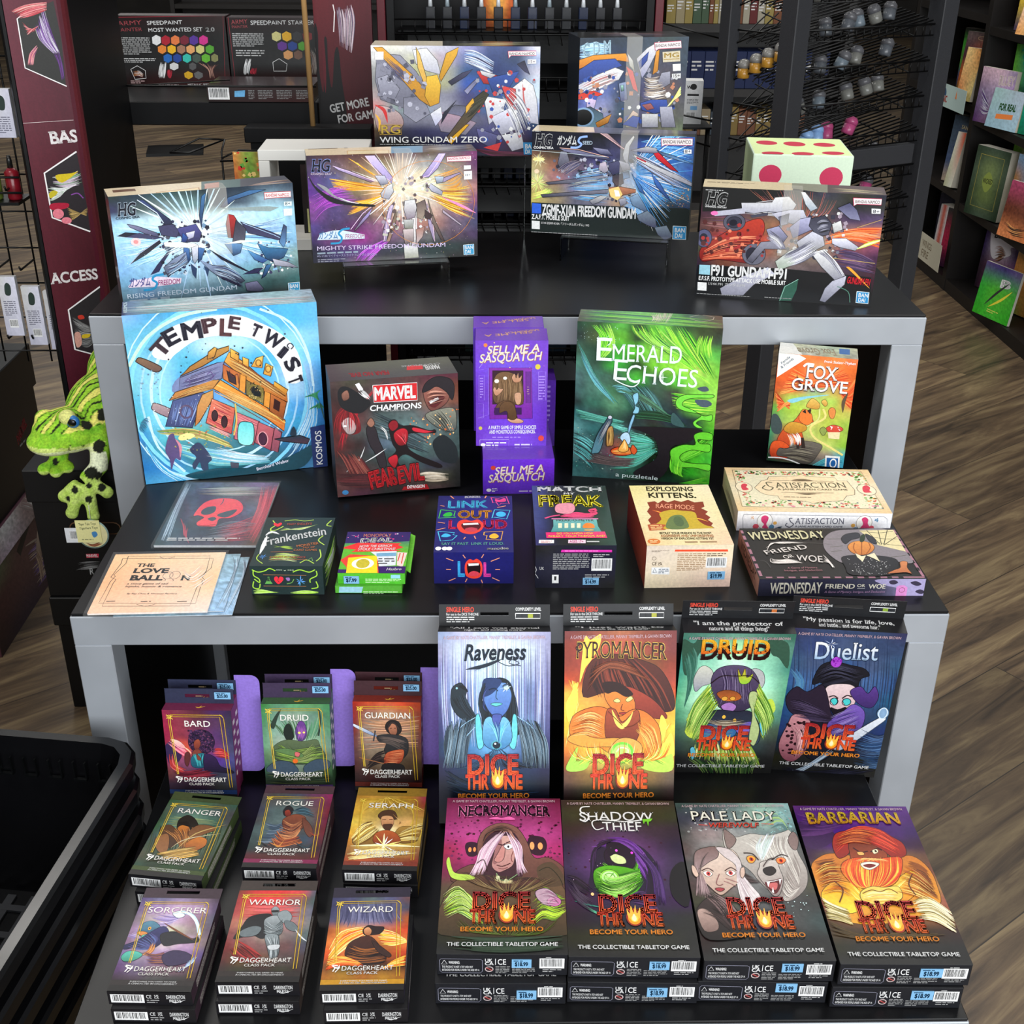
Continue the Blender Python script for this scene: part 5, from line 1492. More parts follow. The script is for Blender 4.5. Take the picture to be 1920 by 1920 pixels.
ART['temple.T'] = '''
g 446,799,abb,9ab,8aa,9ab;335,688,a9a,a88,9aa,8ab 0.25
h 9cc+dee+c99+688 75 10 -3,117 483,112 1132,143 / 13,222 477,265 1124,274
t w24 dee 31,226 28,17 10,227 0 KOSMOS
'''
ART['emerald.F'] = '''
g 243,353,5a4,353,6b4,353,342,332;233,453,6b3,232,8d4,6b4,453,343;354,243,4a3,6c3,9d5,8d4,6c4,5a4;476,243,3a3,232,7c3,9d4,ac5,7c4;466,365,354,4a3,354,5b3,9d5,8c4;355,476,364,244,354,333,7c4,9d5;233,365,586,254,244,233,6b3,8c4;366,344,354,233,333,234,233,6b3;588,366,355,344,232,232,233,4a2;466,355,544,465,354,121,232,5b3;577,444,645,566,121,121,4a2,4b3;366,355,455,365,121,121,3a2,5a3;477,366,355,243,121,132,232,4b2 0.16 310,826,111,d62,0.6
h 6c3+9e4+4a2+be5+243 105 7.2 321,8 375,84 572,194 / 653,3 759,156 855,326
h 6c3+9e4+3a2+be6 60 5.6 80,20 141,97 126,219 / 194,8 231,132 165,230
h 9e4+cf6+6c3 60 6.5 731,293 799,343 853,381 / 373,44 478,105 635,190
h 6c3+be5+4a2 60 5 588,425 685,433 845,436 / 607,521 712,542 854,547
S 7d4 623,471 672,433 767,427 844,423 839,444 750,449 681,467 664,503 724,528 798,565 848,555 845,597 787,594 756,617 797,643 759,645 737,611 784,559 693,544 633,519
s 456 745,387 795,371 816,397 778,406
s 456 738,464 808,460 842,485 806,508 760,497
h 9e4+cf6+4a2 45 4 732,52 718,119 717,185 / 812,47 805,114 825,193
h 5a8+6bb+387+254 90 3.7 7,131 63,250 107,398 / 48,196 145,368 283,527
h 477+6aa+355+233 90 4.2 211,392 305,456 404,604 / 443,378 513,471 572,579
h 243+121+364 45 5.9 365,607 535,610 700,642 / 375,550 532,554 665,602
h 6bc+8dd+477 30 4.2 225,405 276,395 329,413 / 266,444 317,441 356,432
h 7dc+4a9a8a+9fe+233 60 1.7 142,621 222,645 315,660 / 318,717 412,747 512,769
h 5ab+8dd+222 60 2 8,144 91,303 228,489 / 37,251 120,398 250,522
h cf7+7d4+364 60 2.4 334,27 415,109 570,167 / 497,18 591,106 725,212
h 465+6a8+232 75 2.1 232,419 344,453 559,573 / 355,411 462,474 598,578
h 121+000 45 3.4 382,677 541,695 739,725 / 540,898 622,937 746,1001
d 9ba+5a9+234 120 4.9 5 687 532 987
s 3a5a5a 599,592 616,555 687,643 615,633
h 5a9+7cb+365+487 75 5.1 8,566 141,600 314,632 / 17,629 143,643 276,670
h 5aa+7cc+344+233 90 3.9 0,724 67,748 136,795 / -3,863 59,903 129,972
h 5ba+4a8+365+7cb 90 4.7 317,696 437,716 505,755 / 237,964 396,938 522,826
h 544+655+766+333 90 3.9 138,853 260,889 406,878 / 60,917 222,935 383,939
s 201c20 355,665 603,655 798,657 727,740 612,791 608,923 534,1017 385,983 525,870 518,754 449,701
h 6c3+4a2+8d4 75 4.2 857,660 743,782 668,831 / 861,789 735,855 634,921
S 6c3 749,696 799,671 859,681 856,724 777,722 793,750 852,753 849,804 744,797 675,838 691,880 784,888 863,890 860,934 773,918 661,919 625,878 613,806 689,764 761,759
h 6c3+4a2+9e4 45 4.3 615,834 615,922 631,965 / 698,887 690,961 706,990
h 5b2+8d4+3a2 54 4.4 536,1039 669,1037 856,971 / 563,1052 696,1042 860,1015
S 8ac8e0 357,453 388,437 392,492 377,521 400,534 396,570 363,572 374,536 366,494
S 8ac0e0 342,665 364,586 377,592 361,657 345,715
S b8d8f0 293,748 311,710 344,708 360,758 342,788
E d84a20 311 834 73.1 30.6 -4
h f8a048+e86020+c83818+f8c868 45 3.5 244,831 310,812 377,822 / 245,853 312,859 378,844
S f8b050 284,828 308,776 320,753 342,788 350,824 318,841
S d85828 363,816 375,786 403,820 391,850 371,844
h fc8+fe8 15 2.6 304,827 316,797 320,760 / 337,825 332,803 324,760
S 3a4a5a>5a8a9a 118,854 147,736 196,639 220,602 238,622 230,658 199,704 183,799 165,851 138,860
S c8985a>a87840 209,797 211,695 243,672 252,787 229,803
h e8c070+6a4a28+8a6a38 18 3.4 211,681 213,739 216,796 / 243,672 249,729 249,787
h bbb+556+234 21 2.5 214,609 178,691 141,765 / 235,630 211,688 163,815
e ccd 224 609 11.8 11.4 -4
d dff 40 2.6 -3 11 263 117
t w2_s30 eff 124,239 217,239 123,93 0 E
t w2_s30 eff 218,237 638,232 217,129 0 MERALD
t w2_s30 eff 232,356 313,358 236,225 0 E
t w2_s30 eff 310,369 741,381 314,255 0 CHOES
c eff 6.7 242,359 302,387 354,397 385,375 391,361
c eff 5.2 121,98 185,94 205,120 187,141
c eff 5.2 585,193 593,219 612,218
w dfd 5.3 531,294 533,325 535,359
w dfd 5.3 507,326 533,325 562,324
t w6_s20 dee 276,1010 544,1020 277,983 0 a puzzletale
'''
ART['emerald.T'] = '''
g 665,586,7b5,6a4,465,443;554,475,8b5,7b4,464,554 0.2
h 6c4+465+9d5 36 7.3 -9,27 362,51 873,94 / 11,191 370,215 858,256
h bca+dcb 30 3.6 419,0 448,100 438,184 / 579,-90 556,62 533,209
l dcb 3.4 670,54 734,-8 817,31 810,83 740,135 671,85
t w12 8a7 281,-162 141,-161 281,-74 0 MADU
'''
ART['marvel.F'] = '''
g 433,443,433,533,523,523;322,433,544,433,744,632;422,322,333,433,865,743;411,533,455,566,655,444;522,444,566,688,566,455;522,322,567,577,566,344;322,333,344,466,455,344;422,433,333,344,334,222;533,422,322,433,443,222;533,423,222,322,433,222 0.15
h c23+a12+7a1020 21 4.4 201,102 48,335 15,483 / 321,14 173,173 132,293
s 6a1a20 21,210 82,153 148,220 165,320 94,339 27,296
S ece0e0>988 52,261 101,228 138,281 124,329 83,332
h 8a1a20+5a1014+b02830 30 4.4 81,165 19,234 0,356 / 104,167 158,245 153,332
e fff 72 282 10.4 6.2 5
s 18181c 42,65 89,33 189,101 233,153 160,209 58,164
S 9a6a5a>6a4438 64,79 99,58 108,107 73,122
p eee 147,25 171,17 194,60 168,68
h eee+bbb 8 6 175,51 202,77 235,116 / 162,74 189,101 222,128
S a86a5a>6a3a34 551,92 576,45 636,19 695,29 717,80 703,165 654,211 594,225 561,167
S 221a20 545,104 571,45 636,13 713,31 741,82 727,167 693,115 634,74 587,95
s 5a1a1e 578,174 644,136 680,151 619,208
p eee 584,166 638,142 646,155 593,181
h e8a890+4a2420 21 3.7 562,117 610,96 693,115 / 571,192 619,184 691,164
S 8a8a7a>444a4a 558,253 630,222 726,217 749,269 734,369 627,334
h 3a3a34+9a9a88 21 5.3 569,254 627,309 674,376 / 654,224 700,290 734,369
d e84+fc8+c63 50 7.4 464 221 768 474
h 3a4a50+556a70+2a3438 45 8.9 208,176 390,289 576,406 / 199,348 385,415 573,508
s 1a2024 599,459 612,409 673,389 744,471 741,575 644,553
S 2a2228 202,299 232,276 259,328 268,379 299,471 307,561 270,570 240,465 218,425 199,348
S 9a6a58 203,274 230,241 250,278 227,301
h eee+aaa 6 6.2 272,304 306,332 321,384 / 284,293 317,333 326,397
w ddd 7.3 183,422 143,507 62,577
w ddd 7.3 312,446 239,491 178,523
s 14080c 331,285 374,263 407,303 484,310 578,349 614,346 614,371 506,362 446,369 443,445 501,501 644,579 631,603 523,555 429,495 380,529 401,595 354,578 333,512 371,464 349,412
S c82030>7a1018 364,350 412,323 447,344 438,419 396,435 368,401
S c82030>8a1018 321,511 370,490 380,529 360,578 331,550
S d02838 484,322 578,353 608,358 554,366 483,347
S 8a1420 331,297 356,268 385,276 389,314 353,336
h e85058+4a060c 18 3.8 376,351 410,392 432,431 / 435,343 434,381 432,419
h 6a2a2a+4a1a1e+8a4a40 45 5.2 7,432 49,499 89,618 / 145,470 188,550 254,659
h 3a1a1e+5a2428 30 6.8 -15,582 138,597 304,612 / -8,660 157,689 301,690
h c8b8a0+8a7a6a+eadcc8 36 4.7 496,630 569,624 691,648 / 519,678 616,693 690,687
p d02026 250,38 515,40 514,151 252,145
l eee 3.5 250,38 515,40 514,151 252,145 250,38
t w36 fff 257,130 505,133 258,55 0 MARVEL
t w36_i10 111 226,199 540,205 226,162 0 CHAMPIONS
t w26_i10 fff 226,197 538,202 226,163 0 CHAMPIONS
t w12 ccc 298,206 467,211 298,199 0 THE CARD GAME
t w57 200 204,704 376,679 188,596 0.05 FEAR
t w42 b82028 207,702 374,676 191,598 0.05 FEAR
t w57 200 307,700 376,685 295,644 0 NO
t w42 b82028 308,697 374,684 297,644 0 NO
t w57 200 378,685 543,671 369,576 0.05 EVIL
t w42 b82028 380,683 541,668 371,578 0.05 EVIL
p a01820 408,706 553,702 567,737 396,728
t w12_s50 fff 430,721 539,724 430,700 0 EXPANSION
e 3a7ab0 48 710 19.5 15.4 6
'''
ART['marvel.T'] = '''
g 544,554,554,554;433,444,444,444 0.05
p d02026 473,220 486,131 581,133 573,220
t w30 eee 677,155 583,154 675,235 0 MARVEL
t w30 aaa 691,118 450,123 692,146 0 CHAMPIONS
t w36 a12 362,202 122,205 363,274 0 FEAR NO EVIL
'''
ART['fox.F'] = '''
g bdc,f84,e73,e84,e74;f95,e62,f95,e73,d62;e62,d52,e74,c43,d62;c52,d63,8a8,ca5,d63;a62,ac5,bc6,ac5,d63;6a4,ac4,bc5,bb4,bb5;585,ac5,cc6,ab4,9b4;496,b62,bc6,ab4,9b4;375,c53,986,bc6,8b3;253,a43,765,987,4ab;132,343,454,567,4ac 0.1
h f84+e52+fa5+b31 90 12.6 98,92 260,158 400,52 / 29,275 222,209 481,172
h f84+e52+fa5+b31+d42 75 14.3 5,254 57,321 107,364 / 31,395 71,343 111,303
h f84+e52+b31+d42 60 12.5 369,148 443,211 495,113 / 428,272 466,304 503,335
h 5a3020+3a2020 15 4.2 122,113 152,180 200,211 / 114,231 202,223 286,191
s 8cd 89,305 185,272 348,244 209,282 124,320
w 5a4a34 22.8 439,354 435,283 455,222
c e8d880 13.7 316,342 334,400 253,469 284,539 380,590 476,640
c dd8 9.2 294,345 292,417 220,473
S e8c060>c89038 213,317 242,278 290,309 283,346 216,341
S e8c060>c89038 299,296 319,277 339,304 325,324
S d84 350,351 369,325 394,346 389,395 367,397
S d8503a>c83a28 344,478 384,443 440,450 454,472 402,496
p e8d8a8 363,494 439,486 440,534 373,535
d fff 8 6.9 357 452 438 474
S 8a9a4a 312,487 331,461 356,483 338,521
s 3a4a4a 0,423 33,407 74,476 58,539 11,519
S 6a6258>4a4440 12,642 131,580 243,568 334,582 329,632 261,726 98,695 18,691
h 3a3430+8a8270 36 4.4 91,634 179,599 326,608 / 98,695 190,697 282,711
S e86a28>b83a18 78,512 119,471 158,419 181,380 240,356 238,386 266,432 228,448 201,499 220,570 191,610 155,590 91,634 52,588
S e87a30 172,399 195,355 242,374 259,426 230,460 183,440
p 2a1a14 188,373 206,354 215,383
p 2a1a14 219,364 241,344 241,386
S e85a20>a83018 12,642 30,591 86,585 135,616 114,631 69,636 63,686 132,691 100,707 30,702
S d8a038>b87a20 96,474 138,445 219,461 223,497 148,529 89,511
p 2a1c18 174,563 192,561 199,622 181,624
p 2a1c18 201,548 218,546 237,615 212,618
h f8b070+e87838+fff 24 4.4 103,534 131,580 135,616 / 169,515 195,548 201,597
h 4aa8b8+6ac8d0+38a 36 10.2 285,736 369,677 465,642 / 311,758 397,723 484,701
c eee 8.3 8,705 99,701 193,722 265,757
p f4f2ea -2,-56 172,21 5,159
t w12_i10 357 27,72 77,21 16,61 0 Family
t w12_i10 357 28,100 97,33 17,89 0 & Friends
t w12_i10 fff 284,37 476,36 284,21 0 Frank Stelzer-Thyben
t w30_s40 421 180,148 380,149 180,65 0 FOX
t w13_s40 fff 182,145 377,146 182,61 0 FOX
t w30_s40 421 101,233 450,229 100,157 0 GROVE
t w13_s40 fff 102,229 448,226 102,154 0 GROVE
c fff 13.5 162,74 182,55 226,56
p f4f4f0 368,652 459,650 467,743 375,751
p 1f62a8 378,666 450,663 455,732 384,737
t w6_s30 fff 400,733 445,733 400,669 0 O
t w8 eec 24,768 184,763 23,756 0 Connecting Generations
'''
ART['fox.T'] = '''
g dda,cca,bca,bb9;cc8,bba,aa8,998 0.2
p f4f2ea -4,4 81,-2 166,339 -12,250
t w24_s30 a97 340,68 106,102 361,214 0 Fox Grove
p 1f62a8 374,35 441,35 438,165 373,166
'''
ART['sasq_up.F'] = '''
g 74c,74c,74c,74c;74d,75d,75d,74c;63b,74c,74c,63b;74c,74d,74d,63b;74c,74c,74c,63b 0.03
d fd8+e85 14 5.5 16 6 427 211
c a9e 3.3 21,176 91,74 102,40
t w20_i22 b63 72,87 390,74 70,40 0 SELL ME A
t w18_i22 f8f0dc 70,84 387,70 68,36 0 SELL ME A
t w20_i22 b63 26,144 409,126 24,92 0 SASQUATCH
t w18_i22 f8f0dc 24,141 406,123 22,88 0 SASQUATCH
e e84 61 29 11.8 12.4 0
e dc4 379 167 16.2 17.2 0
e d43 407 641 17.8 19.4 0
e dc5 28 572 11.1 12 0
l a8e 2.2 21,222 53,222 53,385 20,385 21,222
l a8e 2.3 14,409 47,409 47,503 14,503
l a8e 2.2 384,199 427,199 431,386 387,386 384,199
l a8e 2.2 21,188 80,176 80,480 19,503
m a8e 386 222 425 386 9
m a8e 26 234 47 373 8
P 8a34b0>7a2aa0 82,174 342,174 351,506 86,511
p 3a2030 102,190 291,190 294,411 102,413
P 6a2a90 306,197 336,197 339,403 310,403
h b98 6 3.8 311,292 320,292 331,292 / 312,350 321,350 332,350
S 7a5c40>5e452c 107,268 134,211 188,199 243,217 281,257 291,409 201,403 135,409 107,373
h 8a6a4a+4a3420+9a7a58 60 4.2 124,222 135,303 124,397 / 265,222 282,303 277,397
e fff8e8 129 259 14.1 12.7 0
e fff8e8 180 240 11.9 10.4 0
S d8a888>c08868 221,234 237,211 248,240 259,205 265,240 281,222 276,257 254,269 232,263
S d8a888>c08868 107,315 118,350 140,350 169,313 151,309 140,301 129,315 118,297
S d0a080 238,344 277,338 277,403 250,409
S 6a4c30>553a22 113,468 135,409 189,385 239,409 245,468 256,504 201,516 190,456 146,468
S e0b090>c89070 196,510 251,504 295,522 279,537 223,534
p 3a1a50 115,435 283,433 284,480 115,482
S 6a4c30>553a22 146,468 157,409 200,391 239,421 251,504 207,510 190,456
t w20 fff 77,578 375,576 77,555 0 A PARTY GAME OF SIMPLE CHOICES
t w20 fff 82,608 371,605 82,585 0 AND MONSTROUS CONSEQUENCES.
m a8e 102 624 358 643 1
l c9b8f0 2.9 24,650 206,648 205,699 24,701 24,650
e fff 44 684 15.6 11 0
m fff 63 663 191 695 2
m e0d8f8 241 673 426 695 1
'''
ART['frank.T'] = '''
g 233,233;233,233 0.06
c bd5 6.7 38,37 61,93 42,134 57,189
c bd5 6.6 46,162 76,148 108,106
h bd5+9b4+eec 27 3.5 91,161 177,133 264,105 / 117,120 205,147 299,77
c bd5 5.8 105,43 161,29 216,42 266,28
c bd5 6.7 366,34 347,90 375,104
c bd5 6.4 364,320 325,268 344,214
h bd5+9b4 15 3.4 99,361 145,335 198,347 / 86,322 162,361 202,373
c bd5 5.3 29,426 26,476 66,526
h bd5+dea 21 3.3 92,501 158,488 242,512 / 85,425 158,412 249,437
c bd5 6.3 346,372 362,449 345,499
c bd5 6.1 261,519 293,487 336,524
s e34 77,113 50,86 53,65 71,78 85,64 96,81
t w6_s30 b54 126,95 262,88 125,70 0 MARY SHELLEY'S
t w14_i35 eee 46,335 367,200 12,254 0.08 Frankenstein
w eee 23.1 33,426 36,322 36,216
w eee 20.4 27,216 55,175 101,202
t w8_s30 c74 220,351 335,314 212,324 0 MONSTER
t w7_s30 c74 256,360 318,353 254,344 0 MIX OF
t w8_s30 c74 207,389 332,388 207,369 0 CARD GAMES
l c74 2.7 88,402 206,399
t w7_s30 b54 92,466 285,468 93,447 0 6 GAMES IN ONE DECK
l c74 2.6 92,483 293,482
r 6af+48c 8 4.4 53 455 1.8 30.1
l 7a6 3.5 315,462 295,500 326,499 315,462
'''
ART['frank.F'] = '''
g 233,233;233,233 0.05
c ad4 5.9 13,22 43,36 80,28 106,14 135,28
c ad4 5.9 19,29 19,57 45,78 46,100 20,78
c ad4 6 16,93 10,129 40,136 49,107
h ad4+ce8 21 2.9 8,150 52,143 112,157 / 12,168 68,164 155,160
h ad4+ce8 21 2.9 205,160 280,149 353,156 / 204,164 278,167 353,163
c ad4 5.9 344,20 312,35 264,21 227,35
c ad4 5.9 350,27 351,56 316,77 314,99
c ad4 6 345,92 352,127 318,135
t w12 dec 138,28 233,29 138,20 0 *** v ***
l c85 2 69,51 296,55
l c85 2 66,120 291,122
p 6a5 92,64 101,64 100,78 115,107 74,107 91,78
p 343 94,67 99,67 98,80 105,92 86,91
s f34 146,108 126,84 129,65 142,62 149,72 158,62 172,67 172,84
c 322 2.6 149,72 144,87 151,96
s 97b 187,71 206,69 207,85 195,88
c 7a5 4 190,106 216,99 229,78
r 6af+5ad 8 6 261 89 1.3 34.5
'''
ART['frank.R'] = '''
h ad4+685+cca 60 6 72,33 293,78 504,68 / 49,178 229,212 489,211
h eee+ccc 18 8.2 149,70 327,112 431,111 / 176,115 336,147 420,134
'''
ART['mono.T'] = '''
g 228,227,228;6b3,6b3,6b3;6b3,6b3,6b3 0.05
p 326 -47,-9 414,-13 420,97 164,133 -4,134
p e33 7,174 73,127 313,132 295,152 329,178 286,205 326,218 46,233 69,207 -10,194
d fff+f8c+e48 18 7.6 8 18 350 111
t w24 d87 95,61 251,55 93,26 0 MONOPOLY
t w42_i10 fff 83,129 264,112 78,81 0 DEAL
t w20_i15 fff 85,183 264,172 84,156 0 HOW THE GRINCH
t w20_i15 fff 79,215 285,208 78,189 0 STOLE CHRISTMAS!
p e43 -3,324 43,259 197,278 217,460 47,462 40,400
p fd2 38,298 190,271 211,460 44,462
e fff 123 361 59.5 57.2 0
e cb3 123 361 36.3 50.8 0
p e3e8f0 151,232 294,221 300,379 214,392 191,284
p 7ac 185,248 292,239 295,277 190,284
m 444 202 297 294 373 3
p f5d8d0 298,234 353,241 339,397 307,379
l d43 5.5 315,244 309,334
l d43 5.5 334,244 330,360
p 316 -4,425 43,427 44,462 1,462
p 316 208,392 364,391 363,471 218,466
t w18_i25 eee 255,435 336,432 254,408 0 Hasbro
'''
ART['mono.F'] = '''
g 5b3,5b3;4a2,5b3 0.03
p 9de 282,9 332,8 331,30 281,30
m dfc 145 31 336 59 3
'''
ART['lol.T'] = '''
g 226,227,226;227,227,227;226,227,226 0.03
t w30 5cf 59,154 288,150 58,66 0 LINK
t w36 fa3 118,278 309,278 118,189 0 OUT
t w36 e36 70,406 119,406 70,308 0 L
t w36 e36 262,406 398,402 259,308 0 UD
t w24 eee 154,31 244,26 153,5 0.1 MONIKERS
s e43 118,382 126,322 158,298 195,314 233,298 261,342 263,392 243,441 198,472 143,450
s 511 141,372 159,338 233,338 250,382 225,431 170,431
p fff 149,346 233,338 238,358 152,366
s c45 162,411 197,392 232,411 216,441 179,441
l e59 5.8 305,20 346,35 394,9 411,105 365,95 350,127 336,84 317,91 305,20
s e48 331,41 355,52 385,30 389,73 336,78
l 5c5 5.6 20,179 103,196 96,251 108,272 12,282 20,179
s 3b4 34,251 52,217 80,212 86,251 54,266
l 5ce 5.6 326,179 414,187 394,292 326,272 311,282 326,179
e 4be 362 235 28.3 32.9 0
l 5ce 5.3 14,441 106,456 98,479 121,489 95,541 32,552 14,441
s 4be 33,499 56,464 87,489 62,508
l fb4 5.3 269,450 372,441 360,541 279,533 285,489 267,483 269,450
s fb3 299,489 326,464 349,495 335,522 303,518
t w21 6bb8a8 38,597 378,593 38,569 0 SAY IT FAST. LINK IT LOUD.
e fff 24 636 16.1 20.3 0
e fff 58 636 14.3 20.3 0
e fff 83 636 16.1 20.3 0
t w36 fff 286,649 402,645 285,623 0 asmodee
h e97 3 7.2 11,127 25,131 40,137 / 13,129 26,133 42,140
l e97 6.8 10,334 49,346
l e97 6.7 6,427 54,402
l e97 6.6 158,533 167,508
l e97 6.6 215,495 223,529
l e97 7.1 341,154 391,133
l e97 7.3 69,5 90,41
l e97 7.3 278,4 270,35
'''
ART['lol.F'] = '''
g 1a1a66,1a1a6a,1a1a66;181860,1a1a66,181860 0.03
t w36 4bf 128,146 166,146 128,58 0 L
t w36 e4a 267,146 306,146 267,65 0 L
s e43 166,107 170,66 192,41 212,48 232,39 256,64 261,108 250,149 214,161 175,147
s 1a0a10 178,97 187,68 241,66 250,108 236,139 191,139
p fff 185,68 241,66 241,79 187,83
s d45 187,128 214,114 243,126 232,145 196,145
l e97 4.8 67,35 105,51
l e97 4.8 157,15 170,35
l e97 4.8 256,33 268,11
l e97 4.8 306,54 353,33
l e97 4.8 66,104 91,105
l e97 4.8 330,105 355,105
l e97 4.8 78,176 115,159
l e97 4.9 168,182 178,161
l e97 4.8 254,168 261,189
l e97 4.8 313,155 353,176
'''
ART['freak.T'] = '''
g 347,223,222,222;347,222,222,233;336,222,222,344 0.08
t w26_s40 fff 27,81 404,81 27,12 0 MATCH
t w12_s40 fff 178,119 245,119 178,90 0 MY
t w50 431 30,267 397,267 30,131 0 FREAK
t w42 fe3 32,262 394,263 32,131 0 FREAK
h e47+c36+f69 39 6.7 144,378 239,338 338,379 / 152,404 235,400 327,400
c e47 32.8 238,358 302,368 341,348 320,318 353,304
S e9a 120,308 132,246 180,225 227,236 232,308 201,358 136,348
c e58 12.1 60,412 98,388 145,372
P 7bb>599 105,428 344,424 347,507 360,568 85,572 102,506
t w12 432 122,448 328,448 122,424 0 FREAK-O-METER
p e8b 97,412 354,412 353,424 96,424
p eec 130,471 151,471 148,526 128,526
p eec 165,471 185,471 182,526 162,526
p eec 200,471 220,471 217,526 197,526
p eec 233,471 253,471 249,526 229,526
s f83 264,526 271,483 295,468 321,483 323,526
h fc6+f84 15 5.7 267,545 289,545 321,545 / 266,556 289,556 320,556
p e37 58,579 378,568 385,640 60,643
t w12_s20 fe4 117,602 314,598 117,581 0 DO YOU KNOW HOW
t w12_s20 fe4 71,632 375,628 71,611 0 FREAKY YOUR FRIENDS ARE?
p fff 19,663 99,663 97,700 16,700
m c33 28 669 89 695 2
p f8d8e8 175,662 268,662 265,701 172,700
t w18 d28 180,695 254,695 180,669 0 AGES 17+
m ccc 272 666 411 699 1
'''
ART['freak.F'] = '''
g 222,223,223;223,223,223;112,223,222 0.06
p d3a 137,26 404,27 405,41 134,41
m f9d 154 29 393 39 1
m aaa 93 47 291 149 9
m ccc 306 52 395 72 2
b 299 79 408 154
p eee 90,179 125,179 126,231 91,231
p 333 101,188 114,188 113,213 102,213
m aaa 266 174 401 200 2
t w18 bbb 22,148 46,149 22,130 0 UK
l ddd 2.4 -7,108 6,148 -2,169 16,200
'''
ART['kitten.T'] = '''
g ed9,eda,edb;eda,edb,eda;ec9,eda,eca 0.03
t w30 432 92,72 363,84 95,17 0 EXPLODING
t w30 432 92,158 365,170 95,96 0 KITTENS.
p 8a2a1a 74,219 119,205 134,231 168,194 192,222 234,196 269,218 311,194 343,227 393,218 390,280 368,300 398,342 378,372 398,412 379,442 399,482 384,510 398,540 69,534 57,491 48,432 72,392 57,332 79,281
h f84+e52+fb4+c31 75 12 84,312 149,375 163,513 / 375,461 309,420 221,496
s ca3 124,354 196,315 250,327 321,350 323,440 349,500 378,539 69,534 121,434
s 6a7a4a 158,435 194,386 241,382 259,438 251,535 137,536
e 564 214 456 27.5 59.6 2
t w3 fa8 113,292 326,323 121,239 0.12 RAGE MODE
p b53 37,490 78,476 139,493 115,531 130,551 38,558
m fc8 50 490 116 551 3
t w24 5a4a2c 88,599 369,608 89,577 0 BETRAY YOUR FRIENDS IN THE MOST
t w24 c74 89,629 373,638 89,606 0 AGGRESSIVE AND UNFORGIVING
t w24 5a4a2c 86,659 369,668 87,638 0 VERSION OF EXPLODING KITTENS YET
e d73 44 680 33.8 29.8 2
m fda 22 665 66 696 2
m a86 208 678 434 711 1
'''
ART['kitten.F'] = '''
g dcb,edb;edb,ecb 0.02
p e53 153,26 434,30 437,43 149,38
m a86 168 48 324 158 10
m 654 27 29 123 39 2
b 324 77 435 140
m 654 324 49 433 73 2
t w14 654 33,119 58,119 34,99 0 CE
t w30 654 65,109 86,110 65,101 0 UK
t w30 654 65,119 89,119 66,110 0 CA
o 654 1.9 43 78 10.7 10.2
p eee 32,132 129,134 132,178 33,174
m 456 71 140 127 172 3
l 456 2.9 41,163 49,138 61,164 41,163
'''
ART['kitten.L'] = '''
g 7a2a1a,a43;6a1c12,943 0.05
'''
ART['satisf.T'] = '''
g ec9,edb,ec9;edb,fdb,edb;ec9,edb,ec9 0.02
p f2e8c8 59,41 837,28 854,540 36,540
d d65+e87+c54 46 16.6 57 50 836 96
d d65+e87+e9a 46 15.4 54 463 856 532
d 7a5+8b6+566 120 10 54 50 851 96
d 7a5+8b6+577 120 9.2 49 448 856 532
d d65+7a5+8b6+e87 70 11.7 59 92 100 522
d d65+7a5+8b6+ea5 70 11.7 786 64 852 494
p fbe2bb 255,127 430,112 460,85 487,113 664,128 669,169 727,167 747,296 732,360 680,377 645,441 516,464 456,486 421,457 271,443 266,393 199,380 169,349 144,287 202,187 241,169
l 543 3.3 255,127 430,112 460,85 487,113 664,128 669,169 727,167 747,296 732,360 680,377 645,441 516,464 456,486 421,457 271,443 266,393 199,380 169,349 144,287 202,187 241,169 255,127
l 654 3.3 44,38 846,25 861,542 32,540 44,38
E fbe8c8 81 281 49.7 68.8 -2
E fbe8c8 819 290 55.3 73 -2
s d45 67,257 88,232 107,247 95,280 105,312 68,321
s d45 803,254 833,228 847,260 834,301 842,324 796,326
t w2_s34 5a5a48 275,282 705,265 272,212 0 ATISFACTION
c 5a5a48 7.6 263,209 227,210 233,259 257,282 230,318 192,293 213,252
t w14 6a6a54 280,313 703,305 280,293 0 A JANE AUSTEN CARD GAME
l 654 3.3 252,185 375,177
l 654 3.3 531,181 644,186
h 654 8 3.7 375,177 450,157 533,174 / 373,190 444,187 531,184
l 654 3.2 296,345 611,342
h 654 8 3.6 378,351 454,354 540,345 / 377,361 451,373 539,351
m 765 300 401 609 414 1
'''
ART['satisf.F'] = '''
g f4efea,f4f2f4;e8e8f0,ecebf0 0.01
l 345 2.2 36,20 849,20 869,35 881,116 47,132 38,109 31,39 36,20
e fbf6f0 161 64 44.9 51.1 -1
o 654 2.2 161 64 44.9 51.1
e fbf6f0 740 63 46 48.1 -1
o 654 2.2 740 63 46 48.1
s d47 140,37 159,25 180,36 179,60 172,83 185,110 150,106 158,83 142,64
s d47 723,38 742,26 761,41 762,68 780,102 722,103 735,72
t w2_s34 556 338,78 623,73 337,40 0 ATISFACTION
c 556 5.1 320,41 303,42 313,65 331,80 310,100 285,88 293,73
t w14 556 340,99 619,96 340,88 0 A JANE AUSTEN CARD GAME
e d56 112 99 17.7 17.1 -1
e 5a8ab0 204 100 15 15.6 -1
e e9b05a 222 74 10.9 10.9 -1
e e9b05a 678 81 12.2 12.4 -1
e d56 786 94 14.9 14 -1
e 5a8ab0 695 102 13.6 9.4 -1
r e9a04a 5 5.8 87 43 1.4 14.5
r 4a8ab0 5 8.7 812 43 1.4 15.9
h 456 6 4.9 222,105 242,105 263,112 / 222,113 245,101 268,96
'''
